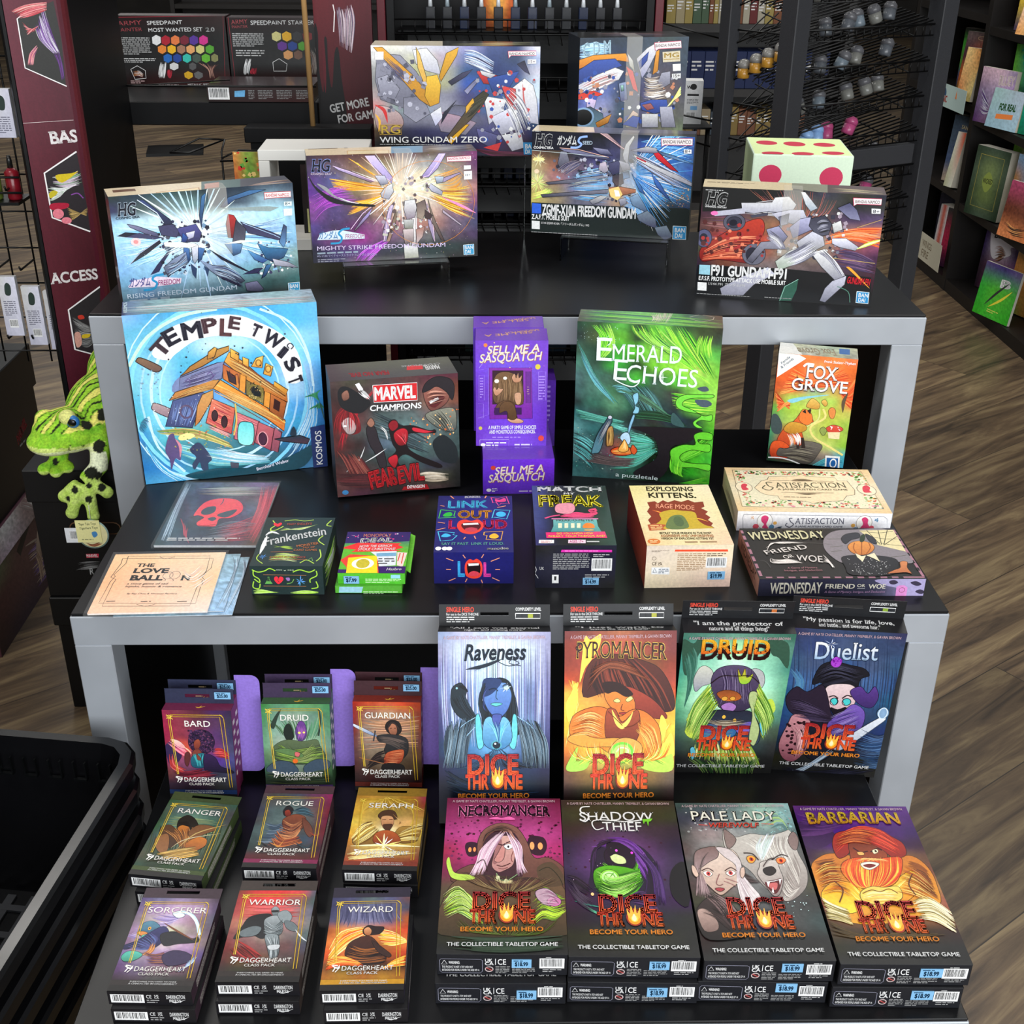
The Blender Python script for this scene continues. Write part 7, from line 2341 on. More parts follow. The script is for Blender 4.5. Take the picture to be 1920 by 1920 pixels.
for i, k in enumerate(('bard', 'druidH', 'guard', 'ranger', 'rogue', 'seraph', 'sorc', 'warr', 'wiz')):
    nm, desc, side, strip = PACK[k]; up = i < 3; W, H, D, x, y, z, yaw, tilt = BOX[k]; a, b = NAMEBOX[k]
    face = A(k+('.F' if up else '.T'), 'HEART_COMMON')+'\np %s 0,474 358,474 358,500 0,500\np 1c1a1a 0,500 358,500 358,540 0,540\nt w10 ddd 84,484 281,484 84,478 0 EVERYTHING YOU NEED TO MAKE\nt w40 eee 79,496 287,496 79,488 0 A CHARACTER IN DAGGERHEART\nt w6 f0ece4 %d,94 %d,94 %d,60 0 %s' % (strip, a*.937, b*.937, a*.937, nm)
    body = {'*': '19181a', 'R': side, 'L': side}
    side_art = 'm c8c0b8 %s 6' % ('20 60 60 420' if up else '80 20 420 60')
    if up:
        row = ('leftmost', 'middle', 'rightmost')[i]
        M = place(W, H, D, x, y, z, yaw, tilt, 0); off = M.to_3x3() @ Vector((0, D+0.0015, 0))
        for rear in (True, False):
            pose = (W, H, D, x+(off.x-0.001 if rear else 0), y+(off.y if rear else 0), z, yaw, tilt)
            if rear: pose = (W, H, D, x+off.x-0.001, y+off.y, z+max(0, off.z)*0, yaw, tilt)
            lab = 'upright hanging pack directly behind the one with %s' % desc if rear else 'upright hanging pack showing %s' % desc
            o = place_box(k, 'card_pack', lab, 'card pack', body, {'F': 'g 222,222;222,222' if rear else face, 'T': 'p %s 0,0 358,0 358,77 0,77\nw d8a83a 9 165,40 185,48 215,34\nw d8a83a 7 172,52 188,44 194,28' % side, 'R': side_art}, group='standing hanging packs on the lowest table', seed=60+i*2+rear, pose=pose)
            hang_tab(o, W, H, D, 0.021, ('2c3048', '3a2c48', '3c2228')[i], 'm 8a7a5a 160 36 220 48 1\nb 0 0 1 1', (-0.0185, 0.0135, 0.0085, 0.0135))
            price(o, W, H+0.021, D, ('F', '$25.00', W-0.0135, 0.0085, 0.021, 0.0095), 3)
            o.children[-1].location.y = D-0.002
            if rear:
                mb = MB(); c = hexc('8a70c8'); pts = []
                for cx, cz, a0 in ((W/2+0.024, 0.128, 90), (W/2+0.024, 0.028, 0)): pass
                P = [(W/2-0.002, 0.014)]+[(W/2+0.019+0.012*math.cos(t), 0.026+0.012*math.sin(t)) for t in [math.radians(q) for q in range(-90, 1, 15)]]+[(W/2+0.019+0.012*math.cos(t), 0.147+0.012*math.sin(t)) for t in [math.radians(q) for q in range(0, 91, 15)]]+[(W/2-0.002, 0.159)]
                mb.face([(px, D+0.0003, pz) for px, pz in P][::-1], c); mb.face([(px, D+0.001, pz) for px, pz in P], c)
                for q in range(len(P)): a0, b0 = P[q], P[(q+1) % len(P)]; mb.face([(a0[0], D+0.0003, a0[1]), (b0[0], D+0.0003, b0[1]), (b0[0], D+0.001, b0[1]), (a0[0], D+0.001, a0[1])], c)
                mb.build('side_flap', CARD, o)['label'] = 'lilac rounded card flap sticking out to the side'
    else:
        z0 = Z3+0.0003; spine = 'p 17161a 0,0 358,0 358,77 0,77\n'+ART['HEART_SPINE']
        dx, dy, dr = ((0.003, -0.006, 0.03), (0.0, -0.001, 0.0), (0.002, -0.003, -0.01), (0.003, -0.006, 0.0), (0.0, -0.008, 0.0), (0.004, -0.008, 0.0))[i-3]
        r3 = ('upper left', 'upper middle', 'upper right', 'lower left', 'lower middle', 'lower right')[i-3]
        place_box(k, 'card_pack', 'flat hanging pack under the one with %s' % desc, 'card pack', body, {'F': spine, 'R': side_art}, group='flat hanging packs on the lowest table', seed=80+i, pose=(W, H, D, x+dx, y+dy, z0, yaw+dr, 0))
        o = place_box(k, 'card_pack', 'flat hanging pack showing %s' % desc, 'card pack', body, {'F': spine, 'T': face, 'R': side_art}, group='flat hanging packs on the lowest table', seed=90+i)
        mb = MB(); c = hexc(side); mb.box((-W/2, D, H-0.0012), (-0.019, D+0.016, H-0.0004), c); mb.box((0.019, D, H-0.0012), (W/2, D+0.016, H-0.0004), c); mb.box((-0.019, D, H-0.0012), (0.019, D+0.007, H-0.0004), c); mb.box((-0.019, D+0.012, H-0.0012), (0.019, D+0.016, H-0.0004), c)
        mb.build('hang_tab', CARD, o)

# large picture boxes
def tape(o, W, H, D, x, w=0.03):
    mb = MB(); mb.box((x-w/2, -0.0012, H*0.42), (x+w/2, -0.001, H+0.0012), (1, 1, 1)); mb.box((x-w/2, -0.0012, H+0.001), (x+w/2, D*0.6, H+0.0012), (1, 1, 1))
    mb.build('tape_strip', TAPE, o)['label'] = 'clear tape strip folded over the top edge'
KIT = {'*': '20242a'}
GK = 'model kit boxes on the tall table'
o = place_box('rising', 'model_kit_box', 'pale blue picture box with dark winged machine shapes, standing above the blue square box', 'model kit box', KIT, {'F': ART['rising.F'], 'T': ART['rising.T']}, GLOSS, GK, 101); tape(o, 0.289, 0.182, 0.06, 0.022)
o = place_box('mighty', 'model_kit_box', 'purple and gold starburst picture box standing on a low clear riser', 'model kit box', KIT, {'F': ART['mighty.F'], 'T': ART['mighty.T']}, GLOSS, GK, 102); tape(o, 0.289, 0.182, 0.06, 0.018)
o = place_box('x10a', 'model_kit_box', 'black picture box with blue light streaks and a blue square, on a clear riser', 'model kit box', KIT, {'F': ART['x10a.F'], 'T': ART['x10a.T'], 'R': 'g 333,556;222,334 0.1'}, GLOSS, GK, 103); tape(o, 0.289, 0.182, 0.06, 0.03)
o = place_box('f91', 'model_kit_box', 'black and red picture box with pale angular machinery, in front of the dotted dice', 'model kit box', KIT, {'F': ART['f91.F'], 'T': ART['f91.T'], 'R': 'g 222,223;222,222'}, GLOSS, GK, 104); tape(o, 0.289, 0.182, 0.06, 0.0)
o = place_box('wing', 'model_kit_box', 'large white and blue picture box with yellow bars, highest at the back', 'model kit box', {'*': '24262c'}, {'F': ART['wing.F'], 'T': ART['wing.T']}, GLOSS, GK, 105)
o = place_box('mgwing', 'model_kit_box', 'tall narrow picture box with orange, blue and white plates at the back', 'model kit box', {'*': '2a3038'}, {'F': ART['mgwing.F'], 'T': ART['mgwing.T']}, GLOSS, GK, 106); tape(o, 0.21, 0.366, 0.1, 0.0)

# games on the middle table
GM = 'board games on the middle table'
place_box('temple', 'game_box', 'large square sky blue box with a tilted golden temple in a whirlpool', 'game box', {'*': '1c2c4a'}, {'F': ART['temple.F'], 'T': ART['temple.T']}, GLOSS, GM, 111)
place_box('marvel', 'game_box', 'square dark red and black box with fighting figures over city roofs', 'game box', {'*': '2c2a2c'}, {'F': A('marvel.F'), 'T': ART['marvel.T']}, CARD, GM, 112)
place_box('emerald', 'game_box', 'tall green box with glowing cave light and a campfire', 'game box', {'*': '1c2a1e'}, {'F': ART['emerald.F'], 'T': ART['emerald.T'], 'R': 'g 343,232;454,222;232,222 0.2'}, GLOSS, GM, 113)
place_box('fox', 'game_box', 'narrow upright box with a fox looking over an orange autumn village', 'game box', {'*': '4a5a2a'}, {'F': ART['fox.F'], 'T': ART['fox.T']}, CARD, GM, 114)
VIOLET = {'*': '6636b4'}; GS = 'violet party game boxes'
place_box('sasq_low', 'game_box', 'violet box lying flat with its short end forward, under the standing violet boxes', 'game box', VIOLET, {'F': ART['sasq_low.F']}, GLOSS, GS, 115)
place_box('sasq_up', 'game_box', 'violet box standing upright with a brown hairy creature in a vending machine', 'game box', VIOLET, {'F': ART['sasq_up.F'], 'T': ART['sasq_up.T']}, GLOSS, GS, 116)
place_box('sasq_up2', 'game_box', 'violet box standing close behind the hairy creature box, only its top edge showing', 'game box', VIOLET, {'T': ART['sasq_up.T'], 'F': 'g 63c,74d;63c,63c'}, GLOSS, GS, 117)
place_box('sasq_up2', 'game_box', 'violet box lower down behind the flat violet one, only its side showing', 'game box', VIOLET, {'F': 'g 52a,63b;52a,63b\nm a8e 420 30 455 300 8'}, GLOSS, GS, 118, pose=(0.122, 0.118, 0.056, 0.048, 1.912, Z2, 0.02, 0))
place_box('satisf', 'game_box', 'cream flat box with floral border and two pink silhouettes', 'game box', {'*': 'ead9b2', 'F': 'f0ece8'}, {'F': ART['satisf.F'], 'T': ART['satisf.T'], 'L': ART['satisf.L']}, CARD, GM, 119)
place_box('wednes', 'game_box', 'flat black box with a pink dashed border and a pale cobweb', 'game box', {'*': '2a2228'}, {'F': ART['wednes.F'], 'T': ART['wednes.T'], 'L': ART['wednes.L']}, CARD, GM, 120)
place_box('kitten', 'game_box', 'sand coloured flat box with a jagged red and yellow burst', 'game box', {'*': '8a2a1c', 'F': 'e8cfa4', 'T': 'e8d4a0'}, {'F': ART['kitten.F'], 'T': ART['kitten.T'], 'L': ART['kitten.L']}, CARD, GM, 121)
place_box('freak', 'game_box', 'shrink wrapped black flat box with yellow lettering and a pink creature', 'game box', {'*': '1c1c1f'}, {'F': ART['freak.F'], 'T': ART['freak.T']}, GLOSS, GM, 122)
place_box('lol', 'game_box', 'navy blue flat box with colourful lettering and red open mouths', 'game box', {'*': '1c1a60'}, {'F': ART['lol.F'], 'T': ART['lol.T']}, CARD, GM, 123)
place_box('frank', 'game_box', 'small dark green flat box with curling vine ornaments and a red heart', 'game box', {'*': '1c2b2a'}, {'F': ART['frank.F'], 'T': ART['frank.T'], 'R': ART['frank.R']}, CARD, GM, 124)
W, H, D, x, y, z, yaw, tilt = BOX['mono']
o = place_box('mono', 'card_pack', 'upper lime green and red hanging card game pack', 'card pack', {'*': '4a9a2a'}, {'F': ART['mono.F'], 'T': ART['mono.T']}, CARD, 'lime green card packs', 125)
mb = MB(); c = hexc('6cc038'); P = [(-0.035, -0.01), (W/2+0.006, -0.1), (W/2+0.006, 0.004), (W/2-0.004, 0.013), (-0.034, 0.013), (-0.042, 0.004)]
mb.face([(a, D+b, H*0.5) for a, b in P], c); mb.face([(a, D+b, H*0.5-0.0008) for a, b in P][::-1], c)
mb.build('hang_tab', CARD, o)
place_box('mono2', 'card_pack', 'lower lime green hanging card game pack, mostly hidden under its twin', 'card pack', {'*': '4a9a2a', 'F': '58ac38'}, {'F': 'm dfc 150 30 340 50 2\np 9cd 24,4 150,4 140,40 20,40'}, CARD, 'lime green card packs', 126, pose=(W, z-Z2-0.0005, D, x-0.004, y-0.006, Z2+0.0003, yaw, 0))
# bagged booklets
def sleeve(o, W, H, D, e=0.006):
    mb = MB(); mb.box((-W/2-e, -e, H+0.0012), (W/2+e, D+e, H+0.0014), (1, 1, 1)); mb.box((-W/2-e, -e-0.0004, 0.0008), (W/2+e, -e, H+0.0012), (1, 1, 1)); mb.build('plastic_sleeve', FILM, o)
W, H, D, x, y, z, yaw, tilt = BOX['skull']
o = place_box('skull', 'booklet', 'bagged grey blue booklet with a red skull on its cover', 'booklet', {'*': 'd0d4d8'}, {'T': ART['skull.T']}, GLOSS, None, 131); sleeve(o, W, H, D, 0.003)
W, H, D, x, y, z, yaw, tilt = BOX['love']
o = place_box('love', 'booklet', 'bagged peach booklet with a thin double line frame, topmost of its pile', 'booklet', {'*': 'f2e6dc'}, {'T': ART['love.T']}, GLOSS, 'bagged peach booklets', 132); sleeve(o, W, H, D, 0.004)
for i, (dx, dy) in enumerate(((0.02, 0.002), (0.033, -0.003))):
    o = place_box('love', 'booklet', ('bagged booklet directly under the topmost peach one', 'lowest bagged booklet of the peach pile, sticking out furthest')[i], 'booklet', {'*': 'c8cfd4'}, {'T': 'g 8ab,9bc,9bc;79a,9bc,9bd 0.25\nh cde+789+abc 20 5 560,0 600,200 560,600 / 660,0 660,300 650,600'}, GLOSS, 'bagged peach booklets', 133+i, pose=(W, 0.0014, D-0.004, x+dx, y+dy, Z2+0.0022-0.002*i, yaw-0.01*i, 0)); 
# clear risers and dice
def riser(x, y, yaw, w, d, h, z, label):
    t = thing('acrylic_riser', label, 'riser', (x, y, z), (0, 0, yaw), 'clear risers on the tall table'); e = 0.003
    mb = MB(); mb.box((-w/2, -d/2, h-e), (w/2, d/2, h), bev=0.0008); mb.build('platform', ACRYLIC, t)
    for s in (-1, 1): mb = MB(); mb.box((s*w/2-(e if s > 0 else 0), -d/2, 0), (s*w/2+(e if s < 0 else 0), d/2, h-e), bev=0.0008); mb.build('leg', ACRYLIC, t)
W, H, D, x, y, z, yaw, tilt = BOX['mighty']; riser(x+0.005, y-D/2-0.012, yaw, 0.186, 0.09, z-Z1-0.0005, Z1, 'low clear riser under the purple and gold starburst box')
W, H, D, x, y, z, yaw, tilt = BOX['x10a']; riser(x+0.006, y-D/2-0.006, yaw, 0.198, 0.1, z-Z1-0.0005, Z1, 'clear riser under the black box with blue streaks')
W, H, D, x, y, z, yaw, tilt = BOX['wing']; riser(x, y-D/2, yaw, 0.26, 0.085, z-Z1-0.0005, Z1, 'tall clear riser under the white and blue box at the back')
W, H, D, x, y, z, yaw, tilt = BOX['dice']
place_box('dice', 'giant_dice', 'big pale green paper dice with pink dots', 'dice', {'*': 'd9ecd2', 'L': 'c9dcae', 'T': 'dff0b0'}, {'F': ART['dice.F'], 'T': ART['dice.T']}, PAPER, None, 140, 0.003)
# white open frame with cards inside, at the back left of the tall table
t = thing('display_cube', 'white open square frame behind the purple and gold box', 'display cube', (-0.322, 2.31, Z1), (0, 0, 0.02))
for a, b in (((-0.1, -0.055, 0), (0.1, 0.055, 0.022)), ((-0.1, -0.055, 0.166), (0.1, 0.055, 0.185)), ((-0.1, -0.055, 0.021), (-0.08, 0.055, 0.1655)), ((0.08, -0.055, 0.021), (0.1, 0.055, 0.1655))):
    mb = MB(); mb.box(a, b, bev=0.001); mb.build('side', WHITE, t)
def card(name, label, cat, loc, w, h, art, base, rz=0.0, tilt=0.0, th=0.002, m=PAPER, group=None):
    o = carton_mesh(w, h, th, {'*': base}, {'F': art}, 0.0002, 7).build(name, m); o.matrix_world = place(w, h, th, *loc, rz, tilt, 0); return tag(o, label, cat, group)
card('leaflet', 'dark card with a pale armoured figure standing inside the white frame', 'leaflet', (-0.315, 2.30, Z1+0.021), 0.075, 0.13, 'g 322,433;222,322\nS a98 120,120 150,90 180,120 190,260 110,260\np c8c78a 30,330 280,330 280,510 30,510\nm 665 50 360 260 490 6', '2a2420')
card('leaflet', 'red and green illustrated card leaning beside the white frame', 'leaflet', (-0.46, 2.37, Z1), 0.06, 0.16, 'g c84,8a4,a63;d63,5a4,c95;853,6a4,b74 0.2\nd e84+6a4+d43+fd8 60 22 0 0 240 640', 'c9b98a')
# ---------------------------------------------------------------- left side: storage boxes, frog, banner rack, baskets
def storage_box(name, label, loc, w, d, h, lid, front=None, fside=None, col='0b0b0c', lidcol='0c0c0d', slot=None, rz=0, side=None):
    t = thing(name, label, 'storage box', loc, (0, 0, rz), 'lidded cardboard storage boxes')
    mb = MB(); mb.box((-w/2, 0, 0), (w/2, d, h-lid*0.5), hexc(col), 0.0015)
    if front: Print(mb, (-w/2, 0, h-lid*0.5), (1, 0, 0), (0, 0, -1), w, h-lid*0.5, 9).run(front)
    if side: Print(mb, (w/2, 0, h-lid*0.5), (0, 1, 0), (0, 0, -1), d, h-lid*0.5, 9).run(side)
    b = mb.build('body', CARD, t)
    mb = MB(); mb.box((-w/2-0.006, -0.006, h-lid), (w/2+0.006, d+0.006, h), hexc(lidcol), 0.002)
    if fside: Print(mb, (w/2+0.006, -0.006, h), (0, 1, 0), (0, 0, -1), d+0.012, lid, 9).run(fside)
    mb.build('lid', CARD, t)
    if slot:
        mb = MB(); x0, x1, z0 = slot; P = [(x0+(0.012 if s < 0 else x1-x0-0.012)+0.012*math.cos(a), z0+0.012*math.sin(a)) for s, r in ((1, range(-90, 91, 30)), (-1, range(90, 271, 30))) for a in [math.radians(q) for q in r]]
        mb.face([(px, -0.0006, pz) for px, pz in P], hexc('030303')); mb.tube([(px, -0.0006, pz) for px, pz in P+P[:1]], 0.0014, hexc('6a4c34'), 4); mb.build('hand_hole', CARD, b)
    return t
storage_box('storage_box', 'black lidded storage box on the floor, under the box the frog sits on', (-0.752, 2.02, 0), 0.196, 0.33, 0.264, 0.064)
tb = storage_box('storage_box', 'black lidded storage box directly under the plush frog', (-0.757, 2.02, 0.2645), 0.196, 0.33, 0.2725, 0.066, slot=(-0.035, 0.06, 0.15))
pr = MB(); Print(pr, (-0.103, 0, 0.2725), (1, 0, 0), (0, 0, -1), 0.3, 0.2725, 9).run(ART['comic.F']); pr.v = [(a, b-0.0005, c) for a, b, c in pr.v]; pr.build('print', CARD, tb)
storage_box('storage_box', 'maroon and white printed storage box on the floor beside the black ones', (-1.16, 2.20, 0), 0.2, 0.41, 0.262, 0.07, col='4a2a30', lidcol='5a3a44',
            side='g 8a7,644,433;533,644,644;322,434,533 0.15\nh 6a4a9a+8a70b0+3a2a5a+c8b8a8 60 18 900,300 1200,380 1640,520 / 1000,800 1300,800 1640,760\nS d8c8b8>8a6a58 1100,500 1200,330 1290,260 1340,330 1280,480 1150,640\nh d8c0a8+8a6a5a 20 14 1050,500 1100,650 1080,800 / 1150,460 1200,600 1180,800\np 0a0a0a 700,240 1000,120 1060,180 760,320',
            fside='g cbb,eee,a88,644;644,dcd,a99,533 0.2\nh eee+fff+baa 20 24 900,20 1100,150 1300,260 / 1250,0 1450,100 1400,260')
storage_box('storage_box', 'black storage box stacked on the maroon and white printed one', (-1.16, 2.24, 0.2625), 0.2, 0.40, 0.3, 0.1, side='t w40_i20 c83848 1020,560 1290,470 1000,470 0 MARVEL\nm aaa 1050 560 1270 600 1')

def frog_colour(p):
    x, y, z = p
    n = noise.noise(Vector((x*60, y*60, z*60)))*0.5+noise.noise(Vector((x*140, y*140, z*140)))*0.3
    g = mixc(hexc('62ac22'), hexc('b0dc3a'), min(1, max(0, 0.5+n)))
    return g
def ellips(mb, c, s, rot=(0, 0, 0), col=None, n=14, m=20):
    """smooth ellipsoid with its own colour function"""
    R = Euler(rot).to_matrix(); c = Vector(c); V = []; F = []
    for i in range(n+1):
        th = math.pi*i/n
        for j in range(m): ph = 2*math.pi*j/m; V.append(c+R @ Vector((s[0]*math.sin(th)*math.cos(ph), s[1]*math.sin(th)*math.sin(ph), s[2]*math.cos(th))))
    for i in range(n):
        for j in range(m): F.append((i*m+j, (i+1)*m+j, (i+1)*m+(j+1) % m, i*m+(j+1) % m))
    mb.mesh(V, F, col or frog_colour, True)
def remeshed(mb, voxel, name, parent, colf):
    """fuse the pieces of a soft toy into one skin and colour it"""
    tmp = mb.build('soft', PLUSH); md = tmp.modifiers.new('r', 'REMESH'); md.mode = 'VOXEL'; md.voxel_size = voxel; md.use_smooth_shade = True
    sm = tmp.modifiers.new('s', 'SMOOTH'); sm.factor = 0.6; sm.iterations = 6
    ev = tmp.evaluated_get(bpy.context.evaluated_depsgraph_get()); me = ev.to_mesh(); V = [v.co.copy() for v in me.vertices]; F = [tuple(p.vertices) for p in me.polygons]; ev.to_mesh_clear()
    bpy.data.objects.remove(tmp); out = MB(); out.mesh(V, F, colf, True); return out.build(name, PLUSH, parent)
T = thing('plush_frog', 'green plush frog with black spots and yellow stripes hanging over the black storage box', 'plush toy', (-0.75, 2.07, 0.537))
mb = MB()
ellips(mb, (-0.012, -0.055, 0.082), (0.062, 0.062, 0.034), (0.15, 0, 0.5)); ellips(mb, (-0.03, -0.075, 0.07), (0.05, 0.045, 0.022), (0.1, 0, 0.5))
ellips(mb, (0.03, 0.02, 0.10), (0.066, 0.085, 0.052), (0.3, -0.2, 0)); ellips(mb, (0.04, 0.10, 0.135), (0.052, 0.08, 0.055), (0.35, -0.2, 0))
ellips(mb, (-0.003, -0.068, 0.108), (0.024, 0.022, 0.02)); ellips(mb, (-0.05, -0.055, 0.104), (0.018, 0.02, 0.016))
mb.tube([(0.035, -0.045, 0.09), (0.05, -0.075, 0.06), (0.046, -0.092, 0.025), (0.02, -0.098, 0.0)], [0.022, 0.02, 0.017, 0.015], n=10)
mb.tube([(-0.03, -0.05, 0.06), (-0.035, -0.06, 0.03), (-0.04, -0.065, 0.016)], [0.02, 0.017, 0.014], n=10)
for a, b in (((0.006, -0.1, -0.004), (-0.022, -0.1, -0.03)), ((0.012, -0.102, -0.006), (-0.012, -0.104, -0.062)), ((0.024, -0.102, -0.006), (0.026, -0.104, -0.068)), ((0.03, -0.1, 0.0), (0.056, -0.1, -0.022))):
    m_ = tuple((p+q)/2 for p, q in zip(a, b)); mb.tube([a, (m_[0]*1.02, m_[1]-0.002, m_[2]), b], [0.011, 0.012, 0.011], n=8); ellips(mb, b, (0.0125, 0.011, 0.0125))
for b in ((-0.06, -0.075, 0.012), (-0.035, -0.085, 0.012), (-0.018, -0.07, 0.014)): mb.tube([(-0.038, -0.062, 0.02), b], [0.012, 0.011], n=8); ellips(mb, b, (0.012, 0.013, 0.0115))
SPOTS = [(0.052, -0.095, 0.066, 0.012), (0.036, -0.11, 0.02, 0.012), (0.046, -0.105, 0.014, 0.008), (0.004, -0.11, -0.012, 0.007), (0.026, -0.112, -0.03, 0.007), (-0.012, -0.112, -0.03, 0.005), (0.03, -0.11, -0.004, 0.006), (0.05, -0.106, -0.01, 0.007), (0.058, -0.055, 0.112, 0.013), (0.08, -0.04, 0.115, 0.013), (0.03, -0.075, 0.1, 0.009), (0.075, -0.06, 0.08, 0.013), (-0.036, -0.08, 0.03, 0.006), (0.1, -0.03, 0.09, 0.015), (0.045, -0.06, 0.075, 0.008), (0.115, 0.0, 0.13, 0.014), (-0.02, -0.128, 0.078, 0.006), (0.01, -0.118, 0.072, 0.006), (-0.078, -0.10, 0.082, 0.008)]
def skin(p):
    c = frog_colour(p); x, y, z = p
    q = (x+0.75*y*0.0, y, z); head = (Vector((x, y, 0))-Vector((-0.012, -0.055, 0))).length < 0.08
    s = x*0.5-y*0.87                      # runs across the back
    if head and z < 0.072 and z > 0.045: c = hexc('dfe6b0') if z < 0.064 else mixc(hexc('cfe07a'), hexc('20240f'), 0.9 if noise.noise(Vector((x*90, y*90, 3))) > 0.25 else 0)
    if z < 0.012 and y < -0.06: c = mixc(hexc('a8d040'), hexc('d8e88a'), 0.5+0.5*noise.noise(Vector((x*80, y*80, z*80))))
    if y < -0.09 and 0.02 < z < 0.055 and x > 0.02: c = hexc('e6ecc8')
    if z > 0.088 and not (head and z < 0.095):
        a = math.sin((x*0.73-y*0.68+0.01*noise.noise(Vector((x*30, y*30, 0))))*175+1.2)
        if a > 0.62: c = hexc('e6e070')
        elif a > 0.25 and a < 0.5 or a < -0.95: c = hexc('1c2010')
    for sx, sy, sz, r in SPOTS:
        d = math.sqrt((x-sx)**2+(y-sy)**2*0.6+(z-sz)**2)
        if d < r*(1+0.35*noise.noise(Vector((x*120, y*120, z*120)))): c = hexc('1a1d12')
    return c
remeshed(mb, 0.0032, 'body', T, skin)
mb = MB(); ellips(mb, (0.012, -0.088, 0.112), (0.011, 0.010, 0.011), col=hexc('0a0c12')); ellips(mb, (0.0125, -0.0895, 0.112), (0.0122, 0.0075, 0.0122), col=hexc('2f6fb0')); ellips(mb, (0.0135, -0.0945, 0.112), (0.007, 0.004, 0.007), col=hexc('06070a')); mb.build('eye', GLOSS, T)
mb = MB(); ellips(mb, (0.002, -0.084, 0.118), (0.015, 0.013, 0.014), col=hexc('dfdf86')); mb.build('eyelid', PLUSH, T)
t = thing('product_tag', 'round cream swing tag with a pale square card hanging under the frog hand', 'tag', (-0.725, 1.95, 0.44))
mb = MB(); mb.tube([(0.001, 0, 0.058), (0.0, 0.001, 0.03)], 0.0006, hexc('dddddd'), 4); mb.build('string', PAPER, t)
mb = MB(); mb.lathe([(0.0005, 0), (0.0295, 0), (0.0295, 0.0016), (0.0005, 0.0016)], (0, 0, 0), hexc('9cb8b0'), 32, ); mb.v = [(a, -c-0.0005, b) for a, b, c in mb.v]
Print(mb, (-0.03, -0.0022, 0.03), (1, 0, 0), (0, 0, -1), 0.06, 0.06, 4).run('e e6dfa8 120 120 108 108\nh b06a48+7a4a30 14 8 60,190 110,205 170,180 / 70,210 120,220 180,200'); mb.build('disc', PAPER, t)
mb = MB(); mb.box((-0.028, -0.0036, -0.016), (0.016, -0.0026, 0.029), hexc('efe9a4')); Print(mb, (-0.028, -0.0036, 0.029), (1, 0, 0), (0, 0, -1), 0.044, 0.045, 4).run('t w10 4a5a3a 24,40 150,34 24,22 0 Tiger Tale Toys\nt w10 4a5a3a 26,74 160,66 26,56 0 Tigerhart Toys\ns 4a8ac0 110,100 140,90 150,120 120,140\nm 7a7a5a 30 150 140 165 1'); mb.build('card', PAPER, t)
mb = MB(); mb.box((-0.05, -0.001, -0.018), (-0.016, 0.0, 0.012), hexc('e4e6ea')); Print(mb, (-0.05, -0.001, 0.012), (1, 0, 0), (0, 0, -1), 0.034, 0.03, 4).run('b 30 20 120 100'); mb.build('barcode_card', PAPER, t)

# banner column and the paint rack behind it
t = thing('banner_column', 'maroon printed column with white hexagon picture frames, left of the tall table', 'banner', (-0.792, 2.40, 0))
ang = math.radians(25.7); ux, uy = math.cos(ang), math.sin(ang); W_, Hh = 0.0925, 1.75
mb = MB(); P = [(-W_*ux, -W_*uy), (0, 0)]+[(0.022*(math.sin(ang+q)-math.sin(ang))*0+0.02*(1-math.cos(q))*-0.0+ux*0.022*math.sin(q)-(-uy)*0-uy*0.022*(1-math.cos(q)), uy*0.022*math.sin(q)+ux*0.022*(1-math.cos(q))) for q in [math.radians(a) for a in (20, 40, 60, 80, 90)]]
cols = [hexc('501826')]*2+[hexc('5a2228')]*3+[hexc('4a1a22')]*4
for i in range(len(P)-1): mb.face([(P[i][0], P[i][1], 0), (P[i+1][0], P[i+1][1], 0), (P[i+1][0], P[i+1][1], Hh), (P[i][0], P[i][1], Hh)], cols[i], i > 0)
mb.face([(P[-1][0], P[-1][1], 0), (-W_*ux-uy*0.03, -W_*uy+ux*0.03, 0), (-W_*ux-uy*0.03, -W_*uy+ux*0.03, Hh), (P[-1][0], P[-1][1], Hh)], hexc('1a0a0e'))
Print(mb, (-W_*ux, -W_*uy, Hh), (ux, uy, 0), (0, 0, -1), W_, Hh, 6).run(ART['banner.F']); mb.build('panel', CARD, t)
M = Matrix.Rotation(ang, 4, 'Z'); mb = MB(); mb.box((-W_-0.008, 0.0, 0), (-W_-0.0005, 0.035, Hh), hexc('14151a'), 0.001, M); mb.build('edge_strip', DARK, t)
t = thing('paint_rack', 'black shelf rack behind the banner column holding the two dark paint sets', 'rack', (-0.60, 2.95, 0))
mb = MB(); mb.box((-0.215, -0.53, 0), (-0.195, -0.152, 1.9)); mb.build('side_panel', DARK, t)
mb = MB(); mb.box((0.2, -0.15, 0), (0.215, 0.2, 1.0195)); mb.build('side_panel', DARK, t)
mb = MB(); mb.box((-0.305, -0.15, 1.02), (0.22, 0.2, 1.07), bev=0.002); mb.build('shelf', DARK, t)
mb = MB(); mb.tube([(-0.31, 0.19, 1.1), (-0.31, -0.16, 1.105), (0.22, -0.16, 1.105)], 0.0022); mb.tube([(-0.19, -0.16, 1.105), (0.02, -0.1, 1.11)], 0.0015); mb.build('guard_wire', WIRE, t)
mb = MB(); mb.box((-0.188, -0.3, 0.985), (-0.07, -0.2, 0.991), M=Matrix.Rotation(0.2, 4, 'Z')); mb.build('bracket', WIRE, t)
W, H, D = 0.258, 0.155, 0.06
card('paint_set', 'dark paint set box with rows of coloured hexagons, left one on the rack shelf', 'paint set', (-0.748, 3.11, 1.071), 0.258, 0.155, ART['speed1.F'], '2a1418', th=0.06, m=GLOSS, group='dark paint sets on the rack')
card('paint_set', 'dark paint set box partly behind the wooden pole', 'paint set', (-0.503, 3.11, 1.071), 0.225, 0.152, ART['speed2.F'], '2a1418', th=0.06, m=GLOSS, group='dark paint sets on the rack')
